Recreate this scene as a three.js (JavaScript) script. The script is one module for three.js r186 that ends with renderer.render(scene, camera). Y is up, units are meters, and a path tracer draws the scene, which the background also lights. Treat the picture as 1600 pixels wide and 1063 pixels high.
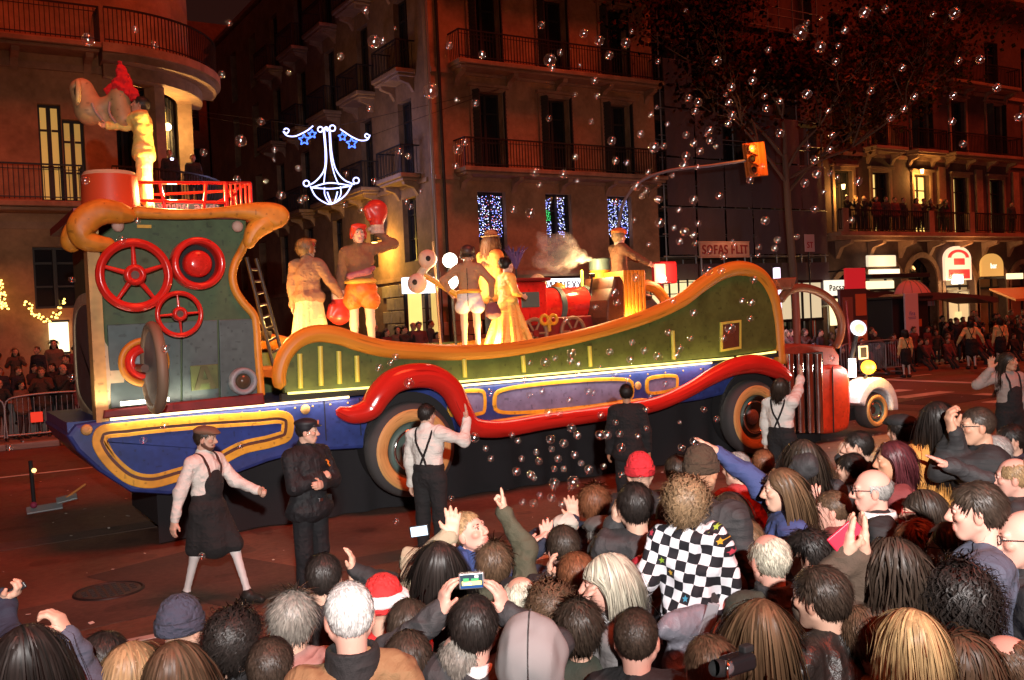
import * as THREE from 'three';
import { mergeGeometries, mergeVertices } from 'three/addons/utils/BufferGeometryUtils.js';
import { RoundedBoxGeometry } from 'three/addons/geometries/RoundedBoxGeometry.js';
import { FontLoader } from 'three/addons/loaders/FontLoader.js';
import { TextGeometry } from 'three/addons/geometries/TextGeometry.js';

// ---------------------------------------------------------------- camera, sky, lights, exposure
const scene = new THREE.Scene();
const EYE = new THREE.Vector3(0, 2.7, 0), FPX = 1500;               // street frame: x along the street, z towards the viewer's pavement
const YAW = 31.5 * Math.PI / 180, PITCH = 1.32 * Math.PI / 180, ROLL = 2.6 * Math.PI / 180;
const V = (x, y, z) => new THREE.Vector3(x, y, z);
const f0 = V(Math.sin(YAW), 0, -Math.cos(YAW)), r0 = V(Math.cos(YAW), 0, Math.sin(YAW));
const camF = f0.clone().multiplyScalar(Math.cos(PITCH)).add(V(0, -Math.sin(PITCH), 0));
const u0 = f0.clone().multiplyScalar(Math.sin(PITCH)).add(V(0, Math.cos(PITCH), 0));
const camR = r0.clone().multiplyScalar(Math.cos(ROLL)).addScaledVector(u0, -Math.sin(ROLL));
const camU = r0.clone().multiplyScalar(Math.sin(ROLL)).addScaledVector(u0, Math.cos(ROLL));
const camera = new THREE.PerspectiveCamera(2 * Math.atan(531.5 / FPX) * 180 / Math.PI, 1024 / 680, 0.1, 400);
camera.position.copy(EYE);
camera.quaternion.setFromRotationMatrix(new THREE.Matrix4().makeBasis(camR, camU, camF.clone().negate()));
camera.updateMatrixWorld();

{ // night sky over a lit city: a dim, slightly warmer glow towards the horizon
  const W = 64, H = 32, d = new Float32Array(W * H * 4);
  for (let j = 0; j < H; j++) for (let i = 0; i < W; i++) {
    const el = (j + 0.5) / H - 0.5, g = Math.exp(-Math.abs(el) * 5), o = (j * W + i) * 4;
    d[o] = 0.004 + 0.014 * g; d[o + 1] = 0.0018 + 0.003 * g; d[o + 2] = 0.0018 + 0.0016 * g; d[o + 3] = 1;
  }
  const t = new THREE.DataTexture(d, W, H, THREE.RGBAFormat, THREE.FloatType);
  t.mapping = THREE.EquirectangularReflectionMapping; t.magFilter = t.minFilter = THREE.LinearFilter; t.needsUpdate = true;
  scene.background = t; scene.environment = t;
}
const sun = new THREE.DirectionalLight(new THREE.Color().setRGB(1, 0.09, 0.028), 1.7);   // the sodium glow of the street's lamps
sun.position.set(20, 60, 12); sun.target.position.set(8, 0, -15); sun.shadow.radius = 38; sun.castShadow = true;
{ const c = sun.shadow.camera; c.left = c.bottom = -45; c.right = c.top = 45; c.far = 160; sun.shadow.mapSize.set(2048, 2048); }
sun.name = 'street_glow'; scene.add(sun, sun.target);
for (const a of [-19, 0, 19]) {                                        // the photographer's flash: three heads side by side, spread over the width of the view
  const l = new THREE.SpotLight(new THREE.Color().setRGB(1, 0.93, 0.89), a ? 270 : 225, 0, 0.43, 1, 2), d = f0.clone().multiplyScalar(Math.cos(a * Math.PI / 180)).addScaledVector(r0, Math.sin(a * Math.PI / 180));
  l.position.set(-0.5, 3.9, 2.2).addScaledVector(r0, a * 0.006); l.target.position.copy(l.position).addScaledVector(d, 10).add(V(0, -1.25, 0));
  l.shadow.radius = 3; l.castShadow = true; l.name = 'camera_flash'; scene.add(l, l.target);
}

const renderer = new THREE.WebGLRenderer({ antialias: true });
renderer.setSize(1024, 680); renderer.toneMapping = THREE.LinearToneMapping; renderer.toneMappingExposure = 1.42;
renderer.shadowMap.enabled = true;

// ---------------------------------------------------------------- helpers
const ray = (px, py) => camF.clone().addScaledVector(camR, (px - 800) / FPX).addScaledVector(camU, (531.5 - py) / FPX);
const at = (px, py, depth) => EYE.clone().addScaledVector(ray(px, py), depth);
const onZ = (px, py, z) => { const r = ray(px, py); return EYE.clone().addScaledVector(r, z / r.z); };
const onX = (px, py, x) => { const r = ray(px, py); return EYE.clone().addScaledVector(r, x / r.x); };
const onY = (px, py, y) => { const r = ray(px, py); return EYE.clone().addScaledVector(r, (y - 2.7) / r.y); };
let seed = 7;
const rnd = () => { seed = (seed + 0x6d2b79f5) | 0; let t = Math.imul(seed ^ (seed >>> 15), 1 | seed); t = (t + Math.imul(t ^ (t >>> 7), 61 | t)) ^ t; return ((t ^ (t >>> 14)) >>> 0) / 4294967296; };
const rr = (a, b) => a + (b - a) * rnd();
const clamp = (x, a, b) => Math.min(b, Math.max(a, x)), lerp = (a, b, t) => a + (b - a) * t;
const used = new Map();
const numbered = (n) => { const k = used.get(n) || 0; used.set(n, k + 1); return k ? n + '_' + String(k).padStart(3, '0') : n; };
function tag(o, label, category, group, kind) {
  if (label) o.userData.label = label; if (category) o.userData.category = category;
  if (group) o.userData.group = group; if (kind) o.userData.kind = kind; return o;
}
function thing(name, label, category, group, pos, turn = 0) {
  const o = new THREE.Group(); o.name = numbered(name); scene.add(o);
  if (pos) o.position.copy(pos); o.rotation.y = turn; return tag(o, label, category, group);
}
function mesh(name, geo, mat, parent) {
  const m = new THREE.Mesh(geo, mat); m.castShadow = m.receiveShadow = true;
  m.name = parent ? name : numbered(name); (parent || scene).add(m); return m;
}
const struct = (name, geo, mat) => tag(mesh(name, geo, mat), null, null, null, 'structure');
function mg(list) {
  list = list.filter(Boolean).map((g) => {
    g = g.index ? g.toNonIndexed() : g;
    for (const k of Object.keys(g.attributes)) if (!['position', 'normal', 'uv'].includes(k)) g.deleteAttribute(k);
    if (!g.attributes.uv) g.setAttribute('uv', new THREE.BufferAttribute(new Float32Array(g.attributes.position.count * 2), 2));
    if (!g.attributes.normal) g.computeVertexNormals();
    g.clearGroups(); return g;
  });
  return list.length === 1 ? list[0] : mergeGeometries(list);
}
const box = (w, h, d, x = 0, y = 0, z = 0) => new THREE.BoxGeometry(w, h, d).translate(x, y, z);
const rbox = (w, h, d, x = 0, y = 0, z = 0, r = 0.02, s = 2) => new RoundedBoxGeometry(w, h, d, s, Math.min(r, w / 2.01, h / 2.01, d / 2.01)).translate(x, y, z);
const cyl = (r1, r2, h, x = 0, y = 0, z = 0, n = 20) => new THREE.CylinderGeometry(r1, r2, h, n).translate(x, y, z);
const ball = (r, x = 0, y = 0, z = 0, n = 16) => new THREE.SphereGeometry(r, n, Math.ceil(n * 0.7)).translate(x, y, z);
const vv = (p) => (p.isVector3 ? p : V(...p));
function bar(a, b, r, n = 8, r2 = r) {
  a = vv(a); b = vv(b); const d = b.clone().sub(a);
  return new THREE.CylinderGeometry(r2, r, d.length(), n).applyQuaternion(new THREE.Quaternion().setFromUnitVectors(V(0, 1, 0), d.clone().normalize())).translate((a.x + b.x) / 2, (a.y + b.y) / 2, (a.z + b.z) / 2);
}
const tube = (pts, r, n = 48, m = 10, closed = false) => new THREE.TubeGeometry(new THREE.CatmullRomCurve3(pts.map(vv), closed, 'centripetal'), n, r, m, closed);
function vtube(pts, radii, n = 60, m = 14) {                          // a tube whose radius follows a list, with round ends
  const c = new THREE.CatmullRomCurve3(pts.map(vv), false, 'centripetal'), g = new THREE.TubeGeometry(c, n, 1, m, false), p = g.attributes.position;
  for (let i = 0; i <= n; i++) {
    const t = i / n, o = c.getPointAt(t), u = c.getUtoTmapping(t) * (radii.length - 1), k = Math.min(radii.length - 2, Math.floor(u));
    let r = lerp(radii[k], radii[k + 1], u - k); const e = Math.min(t, 1 - t) * c.getLength() / r; if (e < 1) r *= Math.sqrt(Math.max(0, 1 - (1 - e) ** 2));
    for (let j = 0; j <= m; j++) { const q = i * (m + 1) + j; p.setXYZ(q, o.x + (p.getX(q) - o.x) * r, o.y + (p.getY(q) - o.y) * r, o.z + (p.getZ(q) - o.z) * r); }
  }
  g.computeVertexNormals(); return g;
}
const shapeOf = (pts) => new THREE.Shape(pts.map((p) => new THREE.Vector2(p[0], p[1])));
const smooth = (pts, n = 60, closed = false) => new THREE.CatmullRomCurve3(pts.map((p) => V(p[0], p[1], 0)), closed, 'centripetal').getSpacedPoints(n).map((p) => [p.x, p.y]);
function extr(shape, depth, z = 0, bevel = 0, seg = 10) {              // occupies z-depth .. z
  const g = new THREE.ExtrudeGeometry(shape, { depth: depth - 2 * bevel, bevelEnabled: bevel > 0, bevelThickness: bevel, bevelSize: bevel, bevelOffset: -bevel, bevelSegments: 2, curveSegments: seg });
  return g.translate(0, 0, z - depth + bevel);
}
const lathe = (pts, n = 28) => new THREE.LatheGeometry(pts.map((p) => new THREE.Vector2(p[0], p[1])), n);
function metreUV(g, s = 1) {                                          // uv in metres by the dominant axis of each face
  g = g.index ? g.toNonIndexed() : g; const p = g.attributes.position, uv = new Float32Array(p.count * 2), a = V(), b = V(), c = V();
  for (let i = 0; i < p.count; i += 3) {
    a.fromBufferAttribute(p, i); b.fromBufferAttribute(p, i + 1); c.fromBufferAttribute(p, i + 2);
    const n = b.clone().sub(a).cross(c.clone().sub(a)), ax = Math.abs(n.x), ay = Math.abs(n.y), az = Math.abs(n.z);
    [a, b, c].forEach((q, k) => { const o = (i + k) * 2; const [x, y] = ay > ax && ay > az ? [q.x, q.z] : ax > az ? [q.z, q.y] : [q.x, q.y]; uv[o] = x * s; uv[o + 1] = y * s; });
  }
  g.setAttribute('uv', new THREE.BufferAttribute(uv, 2)); return g;
}
// periodic value noise and computed textures
function lattice(n, s) { let q = s; const r = () => { q = (Math.imul(q, 1664525) + 1013904223) | 0; return (q >>> 8) / 16777216; }; const a = new Float32Array(n * n); for (let i = 0; i < a.length; i++) a[i] = r(); return a; }
function noise2(n, s) {
  const a = lattice(n, s), sm = (t) => t * t * (3 - 2 * t);
  return (u, v) => { const x = u * n, y = v * n, x0 = Math.floor(x), y0 = Math.floor(y), fx = sm(x - x0), fy = sm(y - y0), g = (i, j) => a[(((j % n) + n) % n) * n + (((i % n) + n) % n)];
    return lerp(lerp(g(x0, y0), g(x0 + 1, y0), fx), lerp(g(x0, y0 + 1), g(x0 + 1, y0 + 1), fx), fy); };
}
function texture(size, fn, srgb = true, repeat = 1) {
  const d = new Uint8Array(size * size * 4);
  for (let j = 0; j < size; j++) for (let i = 0; i < size; i++) {
    const c = fn(i / size, j / size), o = (j * size + i) * 4, q = Array.isArray(c) ? c : [c, c, c];
    for (let k = 0; k < 3; k++) d[o + k] = clamp(q[k], 0, 1) * 255; d[o + 3] = 255;
  }
  const t = new THREE.DataTexture(d, size, size); t.wrapS = t.wrapT = THREE.RepeatWrapping; t.magFilter = THREE.LinearFilter; t.minFilter = THREE.LinearMipmapLinearFilter; t.generateMipmaps = true;
  if (srgb) t.colorSpace = THREE.SRGBColorSpace; t.repeat.set(repeat, repeat); t.needsUpdate = true; return t;
}
const nA = noise2(6, 11), nB = noise2(17, 23), nC = noise2(53, 5), nD = noise2(128, 77), nE = noise2(240, 91);
const mottled = texture(512, (u, v) => 0.66 + 0.16 * nA(u, v) + 0.14 * nB(u, v) + 0.1 * nC(u, v) + 0.06 * nD(u, v), true, 0.14);
const grainy = texture(512, (u, v) => 0.2 + 0.3 * nB(u, v) + 0.25 * nC(u, v) + 0.25 * nE(u, v), false, 0.3);
const asphaltMap = texture(1024, (u, v) => 0.62 + 0.22 * nA(u, v) + 0.12 * nB(u, v) + 0.14 * (nE(u, v) - 0.5) - (nB(v, u) > 0.86 ? 0.12 : 0), true, 0.11);
const asphaltRough = texture(512, (u, v) => 0.42 + 0.3 * nA(u, v) + 0.14 * nB(u, v) + 0.1 * nD(u, v), false, 0.11);
const weave = texture(256, (u, v) => 0.5 + 0.22 * Math.sin(u * 2 * Math.PI * 64) * Math.sin(v * 2 * Math.PI * 64) + 0.25 * (nC(u, v) - 0.5), false, 3);
const foldTex = texture(512, (u, v) => { const r = (n) => 1 - Math.abs(2 * n - 1); return 0.55 * r(nA(u + 0.3 * nB(u, v) * 0.2, v * 1)) + 0.3 * r(nB(u, v)) + 0.1 * nC(u, v) + 0.06 * nE(u, v); }, false, 1.3);
const paintRough = texture(256, (u, v) => 0.35 + 0.2 * nB(u, v) + 0.12 * nC(u, v), false, 0.6);
const brushed = texture(512, (u, v) => 0.78 + 0.12 * nB(u, v) + 0.1 * nA(v, u) + 0.1 * nC(u, v) - (nC(v, u) > 0.88 ? 0.16 : 0) - 0.25 * Math.max(0, nA(u, v) - 0.62), true, 0.4);
function M(r, g, b, o = {}) {
  const { phys, ...rest } = o, T = phys || rest.transmission || rest.clearcoat || rest.sheen || rest.iridescence ? THREE.MeshPhysicalMaterial : THREE.MeshStandardMaterial;
  const m = new T({ roughness: 0.7, ...rest }); m.color.setRGB(r, g, b); return m;
}
function glow(r, g, b, k = 1, base = 0.3) { const m = new THREE.MeshStandardMaterial({ roughness: 0.6 }); m.color.setRGB(base * r, base * g, base * b); m.emissive.setRGB(r, g, b); m.emissiveIntensity = k; return m; }
function lamp(color, power, pos, radius = 3, distance = 0) {
  const l = new THREE.PointLight(new THREE.Color().setRGB(...color), power, distance, 2); l.position.copy(vv(pos)); l.shadow.radius = radius; l.castShadow = true; scene.add(l); return l;
}
const font = await new FontLoader().loadAsync('fonts/droid/droid_sans_bold.typeface.json');
function text(s, size, depth = 0.01) { const g = new TextGeometry(s, { font, size, depth, curveSegments: 4 }); g.computeBoundingBox(); const b = g.boundingBox; return g.translate(-(b.max.x + b.min.x) / 2, -(b.max.y + b.min.y) / 2, 0); }

const MAT = {
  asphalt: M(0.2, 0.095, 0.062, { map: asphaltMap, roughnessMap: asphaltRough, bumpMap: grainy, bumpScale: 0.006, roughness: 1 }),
  pavement: M(0.27, 0.25, 0.23, { map: mottled, bumpMap: grainy, bumpScale: 0.003, roughness: 0.85 }),
  kerb: M(0.33, 0.31, 0.29, { map: mottled, roughness: 0.8 }),
  paint: M(0.7, 0.68, 0.64, { map: mottled, roughness: 0.6 }),
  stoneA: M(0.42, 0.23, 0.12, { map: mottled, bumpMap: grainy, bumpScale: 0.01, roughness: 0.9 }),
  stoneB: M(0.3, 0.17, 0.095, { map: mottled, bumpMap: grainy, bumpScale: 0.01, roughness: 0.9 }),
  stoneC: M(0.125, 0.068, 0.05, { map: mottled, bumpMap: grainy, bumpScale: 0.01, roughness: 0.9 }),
  trimStone: M(0.38, 0.22, 0.13, { map: mottled, bumpMap: grainy, bumpScale: 0.006, roughness: 0.85 }),
  iron: M(0.025, 0.022, 0.022, { roughness: 0.5, metalness: 0.4 }),
  darkWood: M(0.035, 0.025, 0.02, { roughness: 0.6, map: mottled }),
  shutter: M(0.05, 0.04, 0.032, { roughness: 0.7, map: mottled }),
  glassDark: M(0.015, 0.015, 0.018, { roughness: 0.08 }),
  black: M(0.012, 0.012, 0.013, { roughness: 0.8 }),
  blackCloth: M(0.012, 0.011, 0.013, { roughness: 0.95, bumpMap: weave, bumpScale: 0.002 }),
  steel: M(0.55, 0.55, 0.56, { roughness: 0.3, metalness: 1 }),
  chrome: M(0.75, 0.74, 0.72, { roughness: 0.22, metalness: 1, roughnessMap: paintRough }),
  greyMetal: M(0.3, 0.3, 0.31, { roughness: 0.45, metalness: 0.6 }),
  warmPane: glow(1.0, 0.62, 0.18, 0.85), whitePane: glow(1, 0.93, 0.82, 1.6), yellowPane: glow(1.0, 0.66, 0.16, 1.0),
};
// ---------------------------------------------------------------- ground
struct('ground', metreUV(new THREE.PlaneGeometry(700, 700).rotateX(-Math.PI / 2).translate(0, -0.03, -100)), MAT.pavement);
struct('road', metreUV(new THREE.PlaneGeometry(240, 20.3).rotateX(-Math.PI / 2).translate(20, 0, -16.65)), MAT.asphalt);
{ // the side street runs away between the two corner buildings, and another one beyond
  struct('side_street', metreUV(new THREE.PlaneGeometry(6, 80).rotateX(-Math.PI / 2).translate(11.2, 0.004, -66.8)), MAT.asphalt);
  for (const [x0, x1, z0, z1] of [[-80, 140, -6.5, 12], [-80, 7.9, -31.5, -26.8], [14.6, 140, -30.6, -26.8]])
    struct('pavement', metreUV(box(x1 - x0, 0.15, z1 - z0, (x0 + x1) / 2, 0.075, (z0 + z1) / 2)), MAT.pavement);
  for (const [x0, x1, z] of [[-80, 140, -6.62], [-80, 7.9, -26.68], [14.6, 140, -26.68]]) {
    const k = struct('kerb', new THREE.BufferGeometry(), MAT.kerb), L = [];
    for (let x = Math.max(x0, -14); x < Math.min(x1, 60); x += 1.2) L.push(rbox(1.19, 0.16, 0.24, x + 0.6, 0.08, z, 0.02, 1));
    k.geometry = mg(L); k.userData.kind = 'structure';
  }
}
{ // worn patches, a manhole, and paper litter on the road
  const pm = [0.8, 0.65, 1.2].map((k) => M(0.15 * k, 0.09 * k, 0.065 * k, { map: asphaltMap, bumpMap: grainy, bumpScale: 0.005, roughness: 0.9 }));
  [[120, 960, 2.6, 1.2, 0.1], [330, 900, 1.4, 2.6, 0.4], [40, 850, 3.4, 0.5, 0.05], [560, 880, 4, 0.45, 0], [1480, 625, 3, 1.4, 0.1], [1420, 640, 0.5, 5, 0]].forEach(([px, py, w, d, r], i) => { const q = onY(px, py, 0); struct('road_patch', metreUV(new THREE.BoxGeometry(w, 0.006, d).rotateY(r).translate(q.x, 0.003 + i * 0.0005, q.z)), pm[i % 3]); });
  { const q = onY(170, 925, 0), t = thing('manhole_cover', 'round iron manhole cover in the road near the walking man', 'manhole cover', null, q); mesh('lid', cyl(0.32, 0.32, 0.02, 0, 0.004, 0, 32), M(0.08, 0.06, 0.055, { roughness: 0.5, metalness: 0.6 }), t); mesh('ring', new THREE.TorusGeometry(0.34, 0.018, 6, 36).rotateX(Math.PI / 2).translate(0, 0.008, 0), MAT.iron, t); const L = []; for (let i = -3; i <= 3; i++) for (let j = -3; j <= 3; j++) if (i * i + j * j < 11) L.push(box(0.05, 0.01, 0.02, i * 0.08, 0.018, j * 0.08)); mesh('stud', mg(L), MAT.iron, t); }
  const L = []; for (let k = 0; k < 420; k++) { const x = rr(-6, 26), z = rr(-25, -7.2), s = rr(0.012, 0.05); L.push(box(s, 0.003, s * rr(0.4, 1), 0, 0, 0).rotateX(rr(-0.4, 0.4)).rotateY(rr(0, 3)).translate(x, 0.012, z)); }
  tag(mesh('paper_litter', mg(L), M(0.55, 0.5, 0.45, { roughness: 0.9 })), 'scraps of pale paper scattered on the road', 'litter', null, 'stuff');
}
{ // painted lines on the road: a stop line and crossing bars at the far junction, lane dashes along the street
  const L = [];
  for (const [px, py, w, l] of [[1478, 597, 0.45, 9.5]]) { const p = onY(px, py, 0); L.push(box(w, 0.004, l, p.x, 0.004, p.z)); }
  const q = onY(1440, 606, 0); for (let i = 0; i < 7; i++) L.push(box(2.2, 0.004, 0.5, q.x - 1.9, 0.004, q.z - 4 + i * 1.35));
  for (let x = -10; x < 20; x += 5.5) L.push(box(2.4, 0.004, 0.12, x, 0.004, -9.0));
  for (let x = -20; x < 60; x += 5.5) L.push(box(2.4, 0.004, 0.12, x, 0.004, -21.5));
  tag(mesh('road_marking', metreUV(mg(L)), MAT.paint), null, null, null, 'structure');
}
// ---------------------------------------------------------------- facades
// A face: u runs to the viewer's right along it, y up, w outwards. M places it.
const faceZ = (z) => new THREE.Matrix4().makeTranslation(0, 0, z);                              // faces +z, u = x
const faceMinusX = (x) => new THREE.Matrix4().makeBasis(V(0, 0, 1), V(0, 1, 0), V(-1, 0, 0)).setPosition(x, 0, 0);   // faces -x, u = z
const put = (name, list, mat, parent, m, uv = true) => mesh(name, (uv ? metreUV(mg(list)) : mg(list)).applyMatrix4(m), mat, parent);
function holePath(o) {
  const p = new THREE.Path(), a = o.u - o.w / 2, b = o.u + o.w / 2, top = o.y + o.h;
  p.moveTo(a, o.y); p.lineTo(b, o.y);
  if (o.arch) { const s = Math.min(o.w / 2, o.arch); p.lineTo(b, top - s); p.absellipse(o.u, top - s, o.w / 2, s, 0, Math.PI, false); } else { p.lineTo(b, top); p.lineTo(a, top); }
  p.lineTo(a, o.y); return p;
}
function wall(parent, m, u0, u1, y0, y1, openings, mat, t = 0.45) {
  const s = shapeOf([[u0, y0], [u1, y0], [u1, y1], [u0, y1]]);
  for (const o of openings) if (o.y + o.h < y1 && o.y > y0 - 0.001) { if (o.y <= y0) o.y = y0 + 0.02; s.holes.push(holePath(o)); }
  put('wall', [extr(s, t, 0)], mat, parent, m);
}
function windowUnit(parent, m, o) {                                     // frame, two leaves, glass, and a shutter or a lit room behind it
  const { u, y, w, h } = o, z = -0.26, L = [], f = 0.07, fm = o.frame || MAT.darkWood;
  L.push(box(f, h, 0.1, u - w / 2 + f / 2, y + h / 2, z), box(f, h, 0.1, u + w / 2 - f / 2, y + h / 2, z), box(w - 2 * f, f, 0.1, u, y + h - f / 2, z), box(w - 2 * f, f, 0.1, u, y + f / 2, z),
    box(0.1, h - 2 * f, 0.09, u, y + h / 2, z), box(w / 2 - 0.13, 0.06, 0.08, u - w / 4, y + h * 0.74, z), box(w / 2 - 0.13, 0.06, 0.08, u + w / 4, y + h * 0.74, z), box(w / 2 - 0.13, 0.05, 0.08, u - w / 4, y + h * 0.36, z), box(w / 2 - 0.13, 0.05, 0.08, u + w / 4, y + h * 0.36, z));
  const win = put('window', L, fm, parent, m, false);
  for (const s of [-1, 1]) put('pane', [box(w / 2 - 0.12, h - 2 * f, 0.012, u + s * w / 4, y + h / 2, z - 0.02)], o.lit && o.lit !== 'half' ? o.lit : o.lit === 'half' && s < 0 ? MAT.warmPane : MAT.glassDark, win, m, false);
  if (o.shutters) for (const s of [-1, 1]) {
    const S = [box(w / 2 * 0.9, h, 0.03, 0, 0, 0)]; for (let k = 0; k < h / 0.14; k++) S.push(box(w / 2 * 0.8, 0.05, 0.02, 0, -h / 2 + 0.1 + k * 0.14, 0.022));
    const g = mg(S).rotateY(s * 1.25).translate(u + s * (w / 2 + 0.03), y + h / 2, 0.1 + 0.04); put('shutter', [g], MAT.shutter, win, m, false);
  }
  return win;
}
function surround(parent, m, o, mat) {                                   // moulded stone architrave round an opening
  const { u, y, w, h } = o, t = 0.16, L = [box(t, h, 0.09, u - w / 2 - t / 2, y + h / 2, 0.045), box(t, h, 0.09, u + w / 2 + t / 2, y + h / 2, 0.045), box(w + 2 * t, t, 0.09, u, y + h + t / 2, 0.045), box(w + 2 * t + 0.2, 0.1, 0.2, u, y + h + t + 0.05, 0.1)];
  put('architrave', L, mat, parent, m);
}
function balcony(parent, m, u0, u1, y, d = 0.85, mat = MAT.trimStone, solid = false) {
  const w = u1 - u0, c = (u0 + u1) / 2;
  put('balcony_slab', [rbox(w, 0.16, d, c, y - 0.08, d / 2, 0.03, 1), rbox(w - 0.12, 0.1, d - 0.1, c, y - 0.215, d / 2 - 0.05, 0.03, 1)], mat, parent, m);
  const n = Math.max(2, Math.round(w / 1.7));
  for (let i = 0; i < n; i++) { const u = u0 + 0.3 + (w - 0.6) * i / (n - 1); put('bracket', [extr(shapeOf([[0, 0], [d * 0.75, 0], [d * 0.7, -0.12], [d * 0.25, -0.22], [0.02, -0.5]]), 0.2).rotateY(-Math.PI / 2).translate(u + 0.1 - 0.2, y - 0.268, 0)], mat, parent, m); }
  const R = [], H = 1.0, bars = (a, b, at0) => { const N = Math.round(Math.abs(b - a) / 0.125); for (let i = 1; i < N; i++) R.push(at0(a + (b - a) * i / N)); };
  R.push(box(w - 0.06, 0.045, 0.05, c, y + H, d - 0.07), box(w - 0.06, 0.03, 0.03, c, y + 0.1, d - 0.07), box(w - 0.06, 0.02, 0.02, c, y + H - 0.14, d - 0.07));
  bars(u0 + 0.05, u1 - 0.05, (u) => box(0.02, H - 0.08, 0.02, u, y + H / 2, d - 0.07));
  for (const u of [u0 + 0.05, u1 - 0.05]) { R.push(box(0.045, 0.045, d - 0.1, u, y + H, (d - 0.1) / 2), box(0.04, H, 0.04, u, y + H / 2, d - 0.07)); bars(0, d - 0.1, (z) => box(0.02, H - 0.06, 0.02, u, y + H / 2, z)); }
  put('railing', R, MAT.iron, parent, m, false);
}
const ux = (px, py = 300, z = -30) => onZ(px, py, z).x;
const hY = (px, py, z = -30) => onZ(px, py, z).y;

{ // ---- central corner building
  const b = thing('corner_building', 'tall ochre stucco corner block with iron balconies and fairy lights in its mezzanine windows', 'building');
  const xa = ux(681), xb = ux(1027), F = faceZ(-30), S = faceMinusX(xa), cols = [ux(763, 200), ux(868, 210), ux(964, 220)];
  const rows = [[4.95, 2.35, false], [8.12, 2.75, true], [11.85, 2.75, true], [15.5, 2.7, true]], ops = [];
  cols.forEach((u) => rows.forEach(([y, h, bal], k) => ops.push({ u, y, w: 1.18, h, k })));
  const shop = cols.map((u) => ({ u, y: 0.2, w: 2.3, h: 3.7, k: -1 }));
  wall(b, F, xa, xb, 0.15, 19.4, [...ops.map((o) => ({ ...o })), ...shop], MAT.stoneA);
  for (const o of ops) {
    const w = windowUnit(b, F, { ...o, shutters: o.k > 0 && o.k < 3 }); if (o.k > 0) surround(b, F, o, MAT.trimStone);
  }
  for (const o of shop) { const w = windowUnit(b, F, { ...o, frame: MAT.iron }); }
  for (const [y, u0, u1] of [[8.05, cols[0] - 1.5, xb - 0.1], [11.78, cols[0] - 1.55, xb - 0.1], [15.42, cols[0] - 1.5, xb - 0.1]]) balcony(b, F, u0, u1, y);
  for (const y of [4.35, 7.75, 11.5, 15.15]) put('string_course', [box(xb - xa - 0.004, 0.16, 0.07, (xa + xb) / 2, y, 0.035)], MAT.trimStone, b, F);
  put('cornice', [box(xb - xa + 0.5, 0.35, 0.9, (xa + xb) / 2 - 0.25, 19.57, 0.0), box(xb - xa + 0.3, 0.2, 0.5, (xa + xb) / 2 - 0.15, 19.3, 0.23)], MAT.trimStone, b, F);
  // side face down the side street
  const so = []; for (let i = 0; i < 7; i++) rows.forEach(([y, h], k) => so.push({ u: -32.2 - i * 3.6, y, w: 1.15, h, k }));
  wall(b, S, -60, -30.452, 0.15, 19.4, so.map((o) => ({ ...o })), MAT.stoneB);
  for (const o of so) if (o.u > -50) windowUnit(b, S, o);
  for (let i = 0; i < 5; i += 1) for (const y of [8.05, 11.78, 15.42]) balcony(b, S, -33.3 - i * 3.6, -31.1 - i * 3.6, y, 0.8);
  for (const y of [4.35, 7.75]) put('string_course', [box(29.5, 0.16, 0.07, -45.3, y, 0.035)], MAT.trimStone, b, S);
  // rusticated stone courses at the foot of the corner, each block its own
  const br = [0, 1, 2, 3].map(() => { const s = rr(0.93, 1.05); return M(0.42 * s, 0.33 * s, 0.24 * s, { map: mottled, bumpMap: grainy, bumpScale: 0.012, roughness: 0.9 }); });
  for (let r = 0; r < 8; r++) for (let k = 0; k < 5; k++) {
    const w = 0.78, off = r % 2 ? 0.39 : 0, u1 = -30.47 - k * (w + 0.02) - off;
    mesh('stone_block', metreUV(rbox(w, 0.47, 0.09, u1 - w / 2, 0.42 + r * 0.5, 0.045, 0.025, 1)).applyMatrix4(S), br[(r * 3 + k) % 4], b);
    if (k < 2) mesh('stone_block', metreUV(rbox(w, 0.47, 0.09, xa + 0.02 + (r % 2 ? 0.39 : 0) + k * 0.8 + w / 2, 0.42 + r * 0.5, 0.045, 0.025, 1)).applyMatrix4(F), br[(r * 5 + k) % 4], b);
  }
  put('roof', [box(xb - xa, 0.2, 30, (xa + xb) / 2, 19.84, -15)], MAT.trimStone, b, F);
  put('rear_wall', [box(xb - xa, 19, 0.4, (xa + xb) / 2, 9.6, -29.6), box(0.4, 19, 29, xb - 0.2, 9.6, -15.2)], MAT.stoneB, b, F);
  put('downpipe', [bar([xa + 0.28, 0.6, 0.12], [xa + 0.28, 19, 0.12], 0.06)], MAT.iron, b, F, false);
}
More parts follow.
